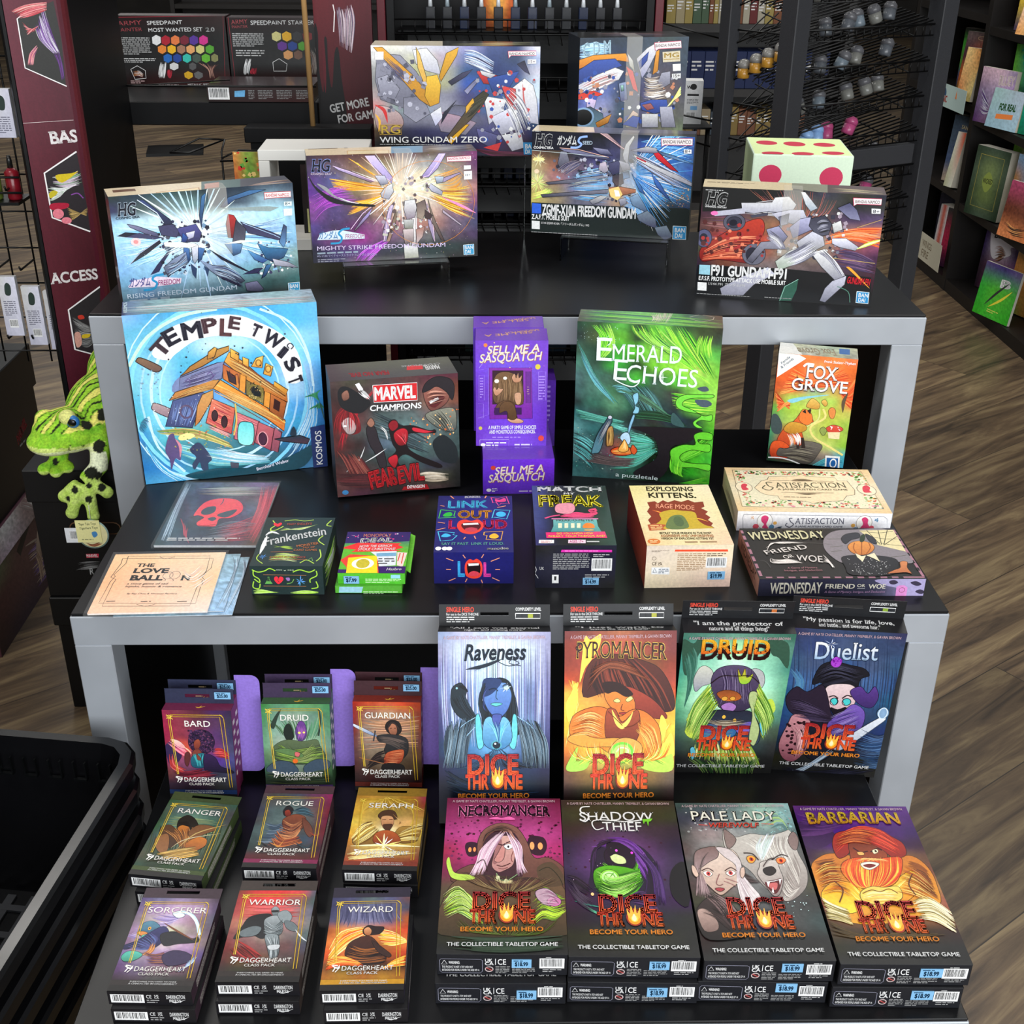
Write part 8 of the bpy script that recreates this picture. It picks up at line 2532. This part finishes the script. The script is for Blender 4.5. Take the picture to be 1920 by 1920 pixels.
card('paint_set', 'flat dark paint set box with a bar code on its end', 'paint set', (-0.505, 2.94, 1.071), 0.235, 0.035, ART['speed3.F'], '2a1418', th=0.14, m=GLOSS, group='dark paint sets on the rack')
t = thing('wire_hook_rack', 'black bent wire holder standing behind the pale blue picture box', 'wire holder', (-0.55, 2.35, Z1))
for a in ([(-0.07, 0.06, 0.15), (-0.02, 0.1, 0.17), (0.03, 0.1, 0.168), (-0.03, 0.05, 0.152), (-0.07, 0.06, 0.15)], [(0.03, 0.1, 0.168), (0.028, 0.07, 0.15), (0.03, 0.05, 0.0)], [(0.03, 0.06, 0.14), (0.06, 0.08, 0.152), (0.16, 0.07, 0.15), (0.145, 0.04, 0.142), (0.03, 0.04, 0.138)], [(0.055, 0.05, 0.14), (0.055, 0.05, 0.0)]): mb = MB(); mb.tube(a, 0.002); mb.build('wire', WIRE, t)
# pole stand on its black slab
t = thing('pole_stand', 'black slab with a thin wooden pole behind the white frame', 'stand', (-0.38, 2.70, 0))
mb = MB(); mb.box((-0.15, 0, 1.0), (0.125, 0.06, 1.032), bev=0.0015); mb.build('slab', DARK, t)
mb = MB(); mb.box((-0.14, 0.012, 0), (0.115, 0.05, 0.9998)); mb.build('pedestal', DARK, t)
mb = MB(); mb.tube([(-0.004, 0.03, 1.032), (-0.012, 0.03, 1.95)], 0.0058, n=12); mb.build('pole', WOOD, t)
t = thing('poster_panel', 'dark red printed panel with dripping edge and white lettering behind the wooden pole', 'poster', (-0.3775, 2.80, 0))
mb = MB(); mb.box((0, 0, 0), (0.125, 0.02, 1.75), hexc('1a0c10'), 0.002); Print(mb, (0, 0, 1.75), (1, 0, 0), (0, 0, -1), 0.125, 1.75, 8).run(ART['getmore.F']); mb.build('panel', CARD, t)
# far left peg rack
t = thing('peg_rack', 'black wire peg rack at the far left edge with hanging packs', 'rack', (-1.0, 2.47, 0)); mb = MB()
for i in range(11): mb.tube([(-0.25, 0.02, 0.6+i*0.075), (0.105, 0.02, 0.6+i*0.075)], 0.002, n=5)
for i in range(8): mb.tube([(-0.25+i*0.05, 0.022, 0.575), (-0.25+i*0.05, 0.022, 1.5)], 0.002, n=5)
mb.build('grid', WIRE, t)
for z in (0.80, 0.96, 1.16, 0.655):
    for k in range(4):
        mb = MB(); x = -0.1+k*0.05; mb.tube([(x, 0.02, z), (x, -0.06, z), (x, -0.064, z+0.008)], 0.0022, n=5); mb.build('peg', WIRE, t)
mb = MB(); mb.box((-0.25, -0.06, 0.93), (0.07, 0.02, 0.936)); mb.tube([(-0.25, -0.06, 0.955), (0.08, -0.06, 0.955)], 0.0025); mb.tube([(-0.25, -0.06, 0.985), (0.08, -0.06, 0.985)], 0.0025); mb.build('wire_tray', WIRE, t)
for i, (x, z) in enumerate(((-0.985, 0.66), (-0.94, 0.64), (-0.897, 0.63), (-0.93, 1.06), (-1.0, 1.05))):
    card('blister_pack', ('white carded figure pack hanging at the far left edge', 'white carded figure pack hanging second from the left on the peg rack', 'white carded figure pack hanging beside the maroon column', 'white carded pack on the upper row of the peg rack', 'white carded pack at the upper far left edge')[i], 'blister pack', (x, 2.425, z), 0.036, 0.125 if i < 3 else 0.09,
         'g ccc,dde;bbc,ccd\nS 2a3a34 60,60 80,50 100,80 90,150 50,150 50,90\nm 667 20 200 120 330 8\nb 40 360 110 430', 'c8c8cc', th=0.012, group='carded packs on the peg rack')
def bottle(name, label, cat, loc, r, h, body, cap, group=None, square=False, m=GLOSS):
    t = thing(name, label, cat, loc, group=group)
    mb = MB()
    if square: mb.box((-r, -r, 0), (r, r, h*0.68), hexc(body), r*0.2)
    else: mb.lathe([(r*0.9, 0), (r, h*0.04), (r, h*0.62), (r*0.45, h*0.72)], (0, 0, 0), hexc(body), 12)
    mb.build('bottle_body', m, t)
    mb = MB(); mb.lathe([(r*0.42, h*0.7), (r*0.36, h*0.9), (r*0.26, h)] if not square else [(r*0.5, h*0.68), (r*0.4, h*0.86), (r*0.25, h)], (0, 0, 0), hexc(cap), 10); mb.build('cap', m, t)
    return t
bottle('paint_bottle', 'dark red dropper bottle with a white cap on the far left wire tray', 'bottle', (-0.945, 2.44, 0.9365), 0.014, 0.085, '7a1420', '1a1a1a')
bottle('paint_bottle', 'olive green bottle beside the dark red one on the far left wire tray', 'bottle', (-0.985, 2.44, 0.9365), 0.016, 0.075, '5a6a2a', '3a3a20')
# stacked shopping baskets
def basket(z, label):
    t = thing('shopping_basket', label, 'basket', (-0.515, 0.775, z), (0, 0, -0.132), 'stacked black shopping baskets'); W2, L2, Hb = 0.40, 0.50, 0.235
    def ring(x0, x1, y0, y1, r, zz):
        return [Vector((cx+r*math.cos(a), cy+r*math.sin(a), zz)) for cx, cy, a0 in ((x1-r, y1-r, 0), (x0+r, y1-r, 90), (x0+r, y0+r, 180), (x1-r, y0+r, 270)) for a in [math.radians(a0+q) for q in (0, 30, 60, 90)]]
    def loft(rings, mb, close=False):
        n = len(rings[0]); V = [p for r in rings for p in r]; F = [(i*n+k, i*n+(k+1) % n, (i+1)*n+(k+1) % n, (i+1)*n+k) for i in range(len(rings)-1) for k in range(n)]
        if close: F.append(tuple(range((len(rings)-1)*n, len(rings)*n)))
        mb.mesh(V, F, (0.5, 0.5, 0.5))
    mb = MB(); s = 0.055
    out = [ring(-W2+s, -s, s, L2-s, 0.03, 0), ring(-W2+0.012, -0.012, 0.012, L2-0.012, 0.04, Hb-0.02)]; inn = [ring(-W2+0.016, -0.016, 0.016, L2-0.016, 0.038, Hb), ring(-W2+s+0.004, -s-0.004, s+0.004, L2-s-0.004, 0.028, 0.004)]
    loft(out, mb); loft(inn, mb, True); mb.build('tub', BASKET, t)
    mb = MB(); loft([ring(-W2+0.012, -0.012, 0.012, L2-0.012, 0.04, Hb-0.022), ring(-W2, 0, 0, L2, 0.05, Hb-0.022), ring(-W2-0.001, 0.001, -0.001, L2+0.001, 0.05, Hb-0.004), ring(-W2+0.003, -0.003, 0.003, L2-0.003, 0.047, Hb), ring(-W2+0.016, -0.016, 0.016, L2-0.016, 0.038, Hb)], mb); mb.build('rim', BASKET, t)
    return t
for i in range(5):
    b = basket(0.265-i*0.042, ('topmost open black shopping basket of the stack', 'black shopping basket second from the top of the stack', 'black shopping basket in the middle of the stack', 'black shopping basket second from the bottom of the stack', 'lowest black shopping basket of the stack')[i])
    if i == 0:
        mb = MB()
        for k in range(9):
            x = -0.33+k*0.034
            for a, c in (((x, 0.468, 0.185), (x+0.002, 0.4725, 0.212)), ((x+0.016, 0.468, 0.185), (x+0.018, 0.4725, 0.212)), ((x, 0.466, 0.184), (x+0.018, 0.471, 0.187))): mb.box(a, c)
        mb.build('wall_slots', NIGHT, b)
        mb = MB()
        for k in range(9): mb.box((-0.33+k*0.033, 0.07, 0.0045), (-0.318+k*0.033, 0.43, 0.0075))
        for k in range(8): mb.box((-0.34, 0.08+k*0.046, 0.0045), (-0.06, 0.09+k*0.046, 0.0078))
        mb.build('floor_grid', STEEL, b)

# ---------------------------------------------------------------- middle paint rack at the back
t = thing('paint_rack', 'black wire paint rack with maroon edges behind the picture boxes', 'rack', (0.07, 2.86, 0))
mb = MB(); mb.box((-0.30, 0.12, 0), (0.30, 0.14, 1.8)); mb.build('back_panel', DARK, t)
for s in (-1, 1): mb = MB(); mb.box((s*0.305-0.009, -0.02, 0), (s*0.305+0.009, 0.14, 1.8), hexc('5a1420'), 0.001); mb.build('side_panel', CARD, t)
for s in (-1, 1): mb = MB(); mb.box((s*0.285-0.008, -0.02, 0), (s*0.285+0.008, 0.0, 1.8)); mb.build('post', DARK, t)
LEV = [1.215, 1.095, 0.985, 0.885, 0.795, 0.46, 0.2]
for z in LEV:
    mb = MB(); mb.box((-0.27, 0.0, z-0.003), (0.27, 0.118, z)); mb.build('shelf', DARK, t)
    mb = MB(); mb.tube([(-0.275, -0.03, z+0.026), (0.275, -0.03, z+0.026)], 0.0022, n=5); mb.tube([(-0.275, -0.03, z-0.004), (0.275, -0.03, z-0.004)], 0.0022, n=5)
    for k in range(19): x = -0.26+k*0.029; mb.tube([(x, 0.0, z+0.0), (x, -0.03, z-0.004), (x, -0.03, z+0.026)], 0.0013, n=4)
    for k in range(19): x = -0.26+k*0.029; mb.tube([(x, -0.03, z-0.004), (x+0.012, 0.03, z-0.05)], 0.0013, n=4)
    mb.build('front_wire', WIRE, t)
    mb = MB(); mb.box((-0.25, 0, 0), (0.25, 0.0015, 0.06), M=Matrix.Translation((0, -0.01, z-0.066)) @ Matrix.Rotation(-0.35, 4, 'X')); mb.build('tray_lip', NIGHT, t)
R = random.Random(4)
ORD = 'first second third fourth fifth sixth seventh eighth ninth tenth eleventh twelfth thirteenth fourteenth fifteenth sixteenth seventeenth eighteenth nineteenth twentieth'.split()
for z, xs, w in ((1.215, [-0.2+i*0.038 for i in range(12)], 'uppermost'), (1.095, [0.13, 0.16, 0.185, 0.21], 'second'), (0.885, [-0.08, -0.052, -0.024, 0.004, 0.034], 'middle'), (0.795, [-0.05, -0.02, 0.012], 'lower')):
    for i, x in enumerate(xs):
        bottle('paint_bottle', '%s dark paint bottle from the left on the %s shelf of the black wire rack' % (ORD[i], w), 'bottle', (0.07+x, 2.905, z+0.0003), 0.0105, 0.068, R.choice(('1c1d22', '16203a', '24262a')), R.choice(('d8dce0', 'c8ccd0', '9aa8b0')), 'black paint bottles on the %s rack shelf' % w, True)
card('picture_pack', 'orange fiery picture pack on the upper shelf of the black wire rack', 'pack', (0.02, 2.95, 1.2155), 0.07, 0.1, 'g d73,e94,c42;b52,fb5,d63;a32,e84,b42 0.2', 'a04a20')
for i, (x, w, tx) in enumerate(((-0.07, 0.12, 'STALL'), (0.055, 0.14, 'STARTER'), (0.2, 0.13, 'STARTER'))):
    card('paint_set', ('dark box on the low rack shelf behind the red and black game', 'dark box on the low rack shelf behind the violet boxes', 'dark box on the low rack shelf behind the green cave box')[i], 'paint set', (0.07+x, 2.93, 0.4603), w, 0.16, 'g 223,233;122,123\nt w20 9ab 40,80 %d,80 40,40 0 %s\nm 678 40 120 300 260 6\no 567 4 400 200 60 60' % (w*3200, tx), '14181c', th=0.05, group='dark boxes on the low rack shelf')

# ---------------------------------------------------------------- right: steel tower with slanted wire shelves
t = thing('wire_shelf_tower', 'dark steel tower with slanted black wire shelves of paint pots', 'rack', (0, 0, 0))
def post(x, y, w, rz=0.6, z1=1.95):
    mb = MB(); mb.box((-w/2, -w/2, 0), (w/2, w/2, z1), bev=0.002, M=Matrix.Translation((x, y, 0)) @ Matrix.Rotation(rz, 4, 'Z')); mb.build('post', STEEL, t)
post(0.72, 3.02, 0.05); post(1.14, 3.235, 0.052, 0.5); post(0.59, 3.15, 0.036, 0.6); post(0.90, 3.46, 0.03)
mb = MB(); mb.box((0.022, -0.02, 0.865), (0.43, 0.02, 0.915), bev=0.002, M=Matrix.Translation((0.72, 3.02, 0)) @ Matrix.Rotation(0.485, 4, 'Z')); mb.build('crossbar', STEEL, t)
for i in range(8):
    z = 1.29-i*0.0855; a = Vector((0.745, 3.015, z)); b = Vector((1.115, 3.21, z)); d = (b-a); q = Vector((-d.y, d.x, 0)).normalized(); mb = MB()
    mb.tube([a, b], 0.0028, n=5); mb.tube([a-Vector((0, 0, 0.026)), b-Vector((0, 0, 0.026))], 0.002, n=5)
    for k in range(17): p = a+d*(k+0.5)/17; mb.tube([p, p-Vector((0, 0, 0.026))], 0.0016, n=4)
    for k in range(15):
        f = k/14; p0 = a+q*0.22*f-Vector((0, 0, 0.026+0.04*(1-f))); p1 = p0+d*0.98+Vector((0, 0, 0.075)); mb.tube([p0, p1], 0.0025, n=4)
    for f in (0.15, 0.85): p = a+d*f; mb.tube([p-Vector((0, 0, 0.026)), p+q*0.24+Vector((0, 0, 0.02))], 0.002, n=4)
    mb.build('wire_shelf', WIRE, t)
    a = Vector((0.61, 3.14, z-0.01)); b = Vector((0.705, 3.03, z-0.01)); mb = MB(); mb.tube([a, b], 0.0024, n=5); mb.tube([a+Vector((0, 0, -0.03)), b+Vector((0, 0, 0.03))], 0.0018, n=5)
    for k in range(5): mb.tube([a+(b-a)*k/5+Vector((0, 0, -0.028)), a+(b-a)*k/5+Vector((0.1, 0.13, 0.03))], 0.0017, n=4)
    mb.build('side_wire', WIRE, t)
POT = [('565a60', 'grey'), ('74746f', 'pale grey'), ('8ab0e0', 'sky blue'), ('b04a78', 'pink'), ('7a2a3c', 'dark red'), ('6e7a84', 'silver')]
for i in range(8):
    z = 1.29-i*0.0855
    for k in range(7 if i < 7 else 4):
        f = 0.08+0.135*k+R.uniform(-0.03, 0.03); c, w = POT[2+(k > 2)*1] if i == 4 else POT[3] if i >= 6 else R.choice(POT[:2]+POT[5:]); d = Vector((0.33, 0.175, 0)); p = Vector((0.745, 3.015, z-0.042+0.055*f))+d*f+Vector((-0.47, 0.88, 0))*0.07
        if R.random() < 0.12: continue
        g = '%s paint pots on the slanted wire shelves' % w
        o = thing('paint_pot', '%s paint pot, %s along the %s slanted shelf of the steel tower' % (w, ORD[k], ORD[i]), 'paint pot', p, (R.uniform(-0.2, 0.2), 0.35, R.uniform(0, 3)), g)
        mb = MB(); mb.lathe([(0.013, 0), (0.016, 0.003), (0.016, 0.026)], (0, 0, 0), hexc(c), 14); mb.build('jar', GLOSS, o)
        mb = MB(); mb.lathe([(0.017, 0.0262), (0.017, 0.036), (0.011, 0.044), (0.003, 0.046)], (0, 0, 0), hexc('5c5c60' if i not in (4,) else c), 14); mb.build('lid', GLOSS, o)
for k in range(4):
    o = thing('paint_pot', '%s grey domed pot in the row of four with yellow labels' % ORD[k], 'paint pot', (0.628+k*0.023, 3.12-k*0.027, 1.085+k*0.016), (0, 0, 0.5), 'yellow label paint pots')
    mb = MB(); mb.lathe([(0.013, 0), (0.015, 0.002), (0.015, 0.024)], (0, 0, 0), hexc('a87a2c'), 14); mb.build('jar', GLOSS, o)
    mb = MB(); mb.lathe([(0.016, 0.0242), (0.016, 0.034), (0.011, 0.042), (0.003, 0.045)], (0, 0, 0), hexc('7c7a76'), 14); mb.build('lid', GLOSS, o)
# small shelf with a white box beside the tower
t = thing('wire_shelf', 'low black wire shelf holding a white printed box beside the tower', 'shelf', (0.53, 3.3, 0))
mb = MB(); mb.box((-0.12, -0.08, 0.945), (0.05, 0.14, 0.95)); mb.build('shelf', DARK, t)
for za, zb in ((1.0, 0.965), (1.21, 1.165), (0.95, 0.9)): mb = MB(); mb.tube([(-0.13, -0.085, za), (0.06, -0.085, zb)], 0.0025); mb.build('wire', WIRE, t)
for x, y in ((-0.11, -0.07), (0.04, -0.07), (-0.11, 0.13), (0.04, 0.13)): mb = MB(); mb.tube([(x, y, 0), (x, y, 0.945)], 0.006); mb.build('leg', WIRE, t)
card('figure_box', 'small white printed box standing on the wire shelf beside the steel tower', 'box', (0.537, 3.32, 0.9505), 0.05, 0.108, 'g ddd,eee;ccc,ddd\nt w40 222 30,80 80,80 30,50 0 W\ne 222 100 60 34 30\np 222 40,130 160,130 160,150 40,150\nm 555 40 180 160 230 4\np 7ab0e0 80,250 150,250 150,290 80,290\nb 40 310 140 370', 'd8d8d6', th=0.05, rz=-0.1)

# ---------------------------------------------------------------- right: bookcase with books facing out
X0 = 1.93; t = thing('bookcase', 'dark brown bookcase of children books along the right side', 'bookcase', (X0, 4.9, 0)); BC = noisy(mat('black_brown_wood', '15110f', 0.5), 12, 0.3)
for y in (-1.6, 0.06, 0.90): mb = MB(); mb.box((0, y-0.02, 0), (0.34, y+0.02, 1.7)); mb.build('upright', BC, t)
for y0, y1, zs in ((-1.58, 0.04, (0.05, 0.37, 0.71, 1.045, 1.38)), (0.08, 0.88, (0.05, 0.40, 0.745, 1.08, 1.42))):
    for z in zs: mb = MB(); mb.box((0.002, y0, z-0.03 if z > 0.06 else 0), (0.338, y1, z)); mb.build('shelf', BC, t)
    mb = MB(); mb.box((0.32, y0, 0.0505), (0.338, y1, 1.7)); mb.build('back_panel', BC, t)
BOOKS = [  # y of the far edge, shelf height, set back, width, height, thickness, lean, turn, base, cover artwork, label
 (4.85, 0.051, 0.02, 0.21, 0.27, 0.05, 0.06, 0, '2a2038', 'g 436,648,546;325,cbc,436;323,746,858;212,a58,c94 0.15\nS e0dce4 120,60 480,40 760,70 780,260 620,300 640,420 300,560 160,400\nt w40 222 200,230 700,170 200,150 0 BLACK\nh 8a5a38+3a2a20 30 10 250,380 400,330 560,420 / 300,620 420,560 520,480', 'purple picture book with a white frilled title patch, bottom shelf'),
 (4.53, 0.051, 0.02, 0.22, 0.29, 0.06, 0.08, 0, 'c05a2a', 'g 2a9,2aa,299;c84,c95,b74;c73,b84,a63;2a4,a73,854 0.15\nh 3a2a20+8a6a4a 30 14 420,700 560,560 760,400 / 300,900 560,800 860,640\no 8a4a2a 10 640 330 90 80\nm dee 140 120 540 170 2', 'orange and teal picture book, bottom shelf of the bookcase'),
 (4.50, 0.051, -0.03, 0.2, 0.2, 0.012, 0.14, 0, '4a4a2a', 'g 547,437,658;3a3,5b3,4a3;3a2,4b3,3a2 0.15\nt w50 eee 420,300 640,280 420,190 0 B\nw ed4 40 300,640 520,480 700,300\nw 333 40 200,640 400,400 600,200\nm dd6 300 660 560 720 2', 'bright green picture book leaning in front on the bottom shelf'),
 (4.25, 0.051, 0.02, 0.16, 0.2, 0.04, 0.1, 0, '2a6a8a', 'g 27a,49a;258,37a 0.2', 'blue picture book at the near end of the bottom shelf'),
 (4.74, 0.372, 0.05, 0.2, 0.28, 0.05, 0.03, 0, '4a8a2a', 'g 7a3,bc7,ab6;4a3,bc7,bb6;384,ab6,675;263,343,222 0.12\ns c8cf88 200,90 500,40 800,120 820,420 500,520 240,460\nt w20_s40 222 300,300 740,280 300,150 0 WICKED\nt w10 343 260,400 760,380 260,350 0 A SEEK & FIND BOOK', 'pale green picture book with dark lettering, second shelf'),
 (4.78, 0.372, -0.03, 0.19, 0.26, 0.05, 0.06, 0, '20342a', 'g 343,454,343;454,785,454;343,674,343;232,454,232 0.1\nl a89a4a 8 110,120 640,120 640,900 110,900 110,120\ns 8a9a4a 260,500 380,350 500,500 380,660\nt w20 222 270,530 490,520 270,460 0 WICKED', 'dark green hardback with a gold frame, second shelf'),
 (4.54, 0.372, 0.0, 0.2, 0.27, 0.05, 0.06, 0, 'b8b49a', 'g 8ac,6ad,7bd;a74,8ac,59c;754,a64,643;532,643,a54 0.2\nh 5a2a20+8a4a30+3a1a18 40 16 400,300 520,500 640,760 / 200,800 400,860 600,900', 'blue sky picture book with a brown climbing scene, second shelf'),
 (4.42, 0.372, -0.05, 0.18, 0.2, 0.014, 0.14, 0, '8a4a38', 'g a46,b57;632,743;d85,c74 0.2\nh 3a2420+e0a060 12 14 100,560 300,640 560,600 / 120,720 320,740 560,720', 'dusky red picture book leaning in front on the second shelf'),
 (4.87, 0.712, 0.05, 0.2, 0.28, 0.05, 0.0, 0, 'd8703a', 'g 6b4,3a9,5b5;7c4,4a8,6b5;3a9,396,7b4 0.15\nd 8c4+cd4+2a8 20 60 0 0 800 500\nt w40 dfc 480,270 780,250 480,150 0 BLUEY\nt w60 222 280,480 760,460 280,370 0 5-MINU', 'green spotted story book at the back of the third shelf'),
 (4.84, 0.712, -0.02, 0.19, 0.2, 0.02, 0.05, 0, 'a88ab0', 'g cab,dbc,a9b;768,a9b,b9c;536,868,97a 0.15\nt w40 edd 400,220 740,200 400,90 0 BLUEY\nh 3a2a5a+6a4a8a+ccd 30 12 60,300 160,400 300,520 / 100,640 220,680 320,640', 'mauve picture book in the middle of the third shelf'),
 (4.72, 0.712, -0.07, 0.17, 0.14, 0.012, 0.16, 0, '9ab8c0', 'g acc,bcd;9bc,acd 0.1\nt w50 363 200,300 560,280 200,210 0 FOR REAL\np e84 180,360 540,330 540,400 180,430', 'pale blue picture book lying slanted in front of the mauve one'),
 (4.56, 0.712, 0.0, 0.2, 0.26, 0.03, 0.06, 0, 'd8c8a0', 'g d46,fdb,ed8;2ab,ec8,4bc;197,2ab,3ac;175,297,3ab 0.15\ne fff 340 860 60 50', 'teal and cream picture book at the near end of the third shelf'),
 (4.90, 1.047, 0.02, 0.05, 0.22, 0.1, 0.0, 0, 'c83828', 'g c32,dc5,eee,d74;b32,cb5,ddd,c64', 'row of thin red and yellow spines on the top shelf'),
 (4.78, 1.047, 0.0, 0.16, 0.22, 0.03, 0.05, 0, '6a4a8a', 'g 537,648;ec4,eb3;546,ccd 0.15', 'purple picture book with a yellow band, top shelf'),
 (4.60, 1.047, -0.02, 0.16, 0.16, 0.02, 0.2, 0, 'e8dcb8', 'g edc,fec;ea6,dc8 0.2', 'cream picture book leaning on the top shelf'),
 (5.42, 0.747, 0.04, 0.2, 0.25, 0.04, 0.02, 0.1, '6a1a1a', 'g 222,222,211;4a3,6a4,463;593,a73,744;446,c63,345;111,222,111 0.2\nt w50 c43 200,190 620,170 200,60 0 SIM\nt w40 ba5 60,960 360,940 60,900 0 COL', 'black and green comic book on the left bay, third shelf'),
 (5.26, 0.747, 0.0, 0.16, 0.25, 0.04, 0.08, 0.1, '3a3040', 'g 655,544;423,c63;a52,d73;352,643 0.25\no b97 8 360 90 120 30', 'grey and orange comic book on the left bay, third shelf'),
 (5.12, 0.747, -0.03, 0.09, 0.2, 0.06, 0.12, 0, 'd8c070', 'g ec8,d95;c74,dc8 0.2', 'cream and orange spines beside the upright, left bay third shelf'),
 (5.38, 0.402, 0.03, 0.2, 0.25, 0.05, 0.02, 0.1, 'b87a4a', 'g 754,865;643,754;c63,954;865,a46 0.2\nh 8a5a48+5a3a30 20 20 300,300 500,500 400,900 / 600,200 700,600 600,900', 'brown picture book on the left bay, second shelf'),
 (5.24, 0.402, -0.01, 0.17, 0.27, 0.03, 0.08, 0.1, '4a5a70', 'g 345,456,345;456,457,456;457,568,457;a98,cb8,987 0.15\nS c88a50 340,420 420,360 460,480 420,700 330,940 260,1000 300,700\nt w14 cb8 200,200 520,220 200,140 0 SANDOR', 'slate blue picture book with a reaching figure, left bay second shelf'),
 (5.10, 0.402, -0.02, 0.05, 0.22, 0.05, 0.15, 0, 'd8c89a', 'g ddc,c53;bb9,ddc', 'pale thin book leaning beside the upright, left bay second shelf'),
 (5.38, 0.052, 0.04, 0.19, 0.27, 0.04, 0.0, 0.1, '1c2030', 'g 223,234;223,445;212,336 0.2', 'dark blue paperback on the left bay, lowest shelf'),
 (5.27, 0.052, 0.0, 0.08, 0.24, 0.06, 0.05, 0, 'c8b8a8', 'g bbb,c65,ddd,b43;ccc,b54,ddd,a32 0.1', 'pale and red spines on the left bay, lowest shelf'),
 (5.16, 0.052, 0.0, 0.12, 0.25, 0.05, 0.05, 0, '5a1a2a', 'g 333,433;a24,c35;424,736 0.2\nt w20_s40 edd 160,520 460,500 160,420 0 WINGS', 'magenta paperback on the left bay, lowest shelf')]
for y, z, bk, w, h, th, lean, turn, base, art, lab in BOOKS:
    o = carton_mesh(w, h, th, {'*': base, 'T': 'e8e2d4', 'R': 'e4dece'}, {'F': art}, 0.0004, len(lab)).build('book', PAPER); a = -math.pi/2+0.32+turn
    o.matrix_world = place(w, h, th, X0+0.012+[-0.03, 0.035, 0.1][min(2, max(0, round((bk+0.03)/0.03)))]+th, y-w/2, z, a, lean, 0); tag(o, lab, 'book', 'picture books on the bookcase')
def sign(lab, corners, code, base):
    o = MB(); P = [Vector(c) for c in corners]; n = (P[1]-P[0]).cross(P[3]-P[0]).normalized()*0.0012; c = hexc(base)
    u = P[1]-P[0]; v = P[3]-P[0]; Q = [p+n for p in P]; o.face(P[::-1], c); o.face(Q, c)
    for i in range(4): o.face([P[i], P[(i+1) % 4], Q[(i+1) % 4], Q[i]], c)
    pr = Print(o, P[0], u, v, u.length, v.length, 2); pr.k = 3; pr.run(code); return tag(o.build('shelf_sign', PAPER), lab, 'sign')
sign('pale blue paper shelf sign under the comic books', ((1.915, 5.335, 0.79), (1.90, 4.98, 0.80), (1.90, 4.98, 0.71), (1.915, 5.335, 0.70)), 't w40 c64030 120,290 500,280 120,190 0 SONIC\ns 3a5a80 180,150 260,60 380,80 420,170 300,180', 'c4dcd8')
sign('cream paper shelf sign with two lines at the bottom left of the bookcase', ((1.915, 5.28, 0.17), (1.90, 4.96, 0.185), (1.90, 4.96, 0.07), (1.915, 5.28, 0.055)), 't w10_s40 8a7a60 200,220 760,210 200,110 0 WINGS\nt w10_s40 8a7a60 230,390 640,380 230,270 0 FIRE', 'd8d2bc')

# ---------------------------------------------------------------- far back: shelving seen between the racks
def far_case(label, x, y, w, zs, n, hues, hh, seed, glab):
    t = thing('bookcase', label, 'bookcase', (x, y, 0))
    for s in (0, w): mb = MB(); mb.box((s-0.015, 0, 0), (s+0.015, 0.25, 1.9)); mb.build('upright', BC, t)
    for z in zs: mb = MB(); mb.box((0.016, 0.005, z-0.03), (w-0.016, 0.25, z)); mb.build('shelf', BC, t)
    mb = MB(); mb.box((0.016, 0.235, 0.3), (w-0.016, 0.249, 1.9)); mb.build('back_panel', BC, t)
    Rr = random.Random(seed)
    for z, hs in zip(zs, hues):
        if not hs: continue
        xx = 0.03
        for k in range(n):
            bw = Rr.uniform(0.018, 0.04) if len(hs) > 2 else 0.055
            if xx+bw > w-0.03: break
            h = hh*Rr.uniform(0.8, 1.0) if len(hs) > 2 else hh*1.25; c = Rr.choice(hs); g = 'books on the %s shelf of the %s' % (ORD[zs.index(z)], glab)
            mb = MB(); mb.box((0, 0, 0), (bw-0.0015, 0.16, h), hexc(c), 0.001); Print(mb, (0, 0, h), (1, 0, 0), (0, 0, -1), bw-0.0015, h, k).run('m %s 10 %d %d %d 3' % ('ccc', h*900, bw*3000, h*2200))
            o = mb.build('book', PAPER); o.location = (x+xx, y+0.02, z+0.0004); tag(o, '%s book from the left on the %s shelf of the %s' % (ORD[k], ORD[zs.index(z)], glab), 'book', g); xx += bw
far_case('far dark bookcase seen between the back paint rack and the steel tower', 0.66, 5.0, 0.75, (0.35, 0.62, 0.80, 1.04), 20, (None, ['8a7c64', '6a4430', '5a281e', '7a6638', '343e48'], ['18244a', '18244a'], ['8f8468', '743428', '3e523e', '8a7a44', '6a4028', '969080', '5a2020']), 0.11, 3, 'bookcase behind the steel tower')
far_case('far dark bookcase at the very back beyond the paint sets', -2.3, 9.5, 1.6, (0.3, 0.75), 20, (['3a6aa0', 'c84a30', 'd8b858', '4a7a4a', 'ccc', 'b0603a', 'e0d8c8', '6a3a2a'], None), 0.28, 8, 'bookcase at the very back')
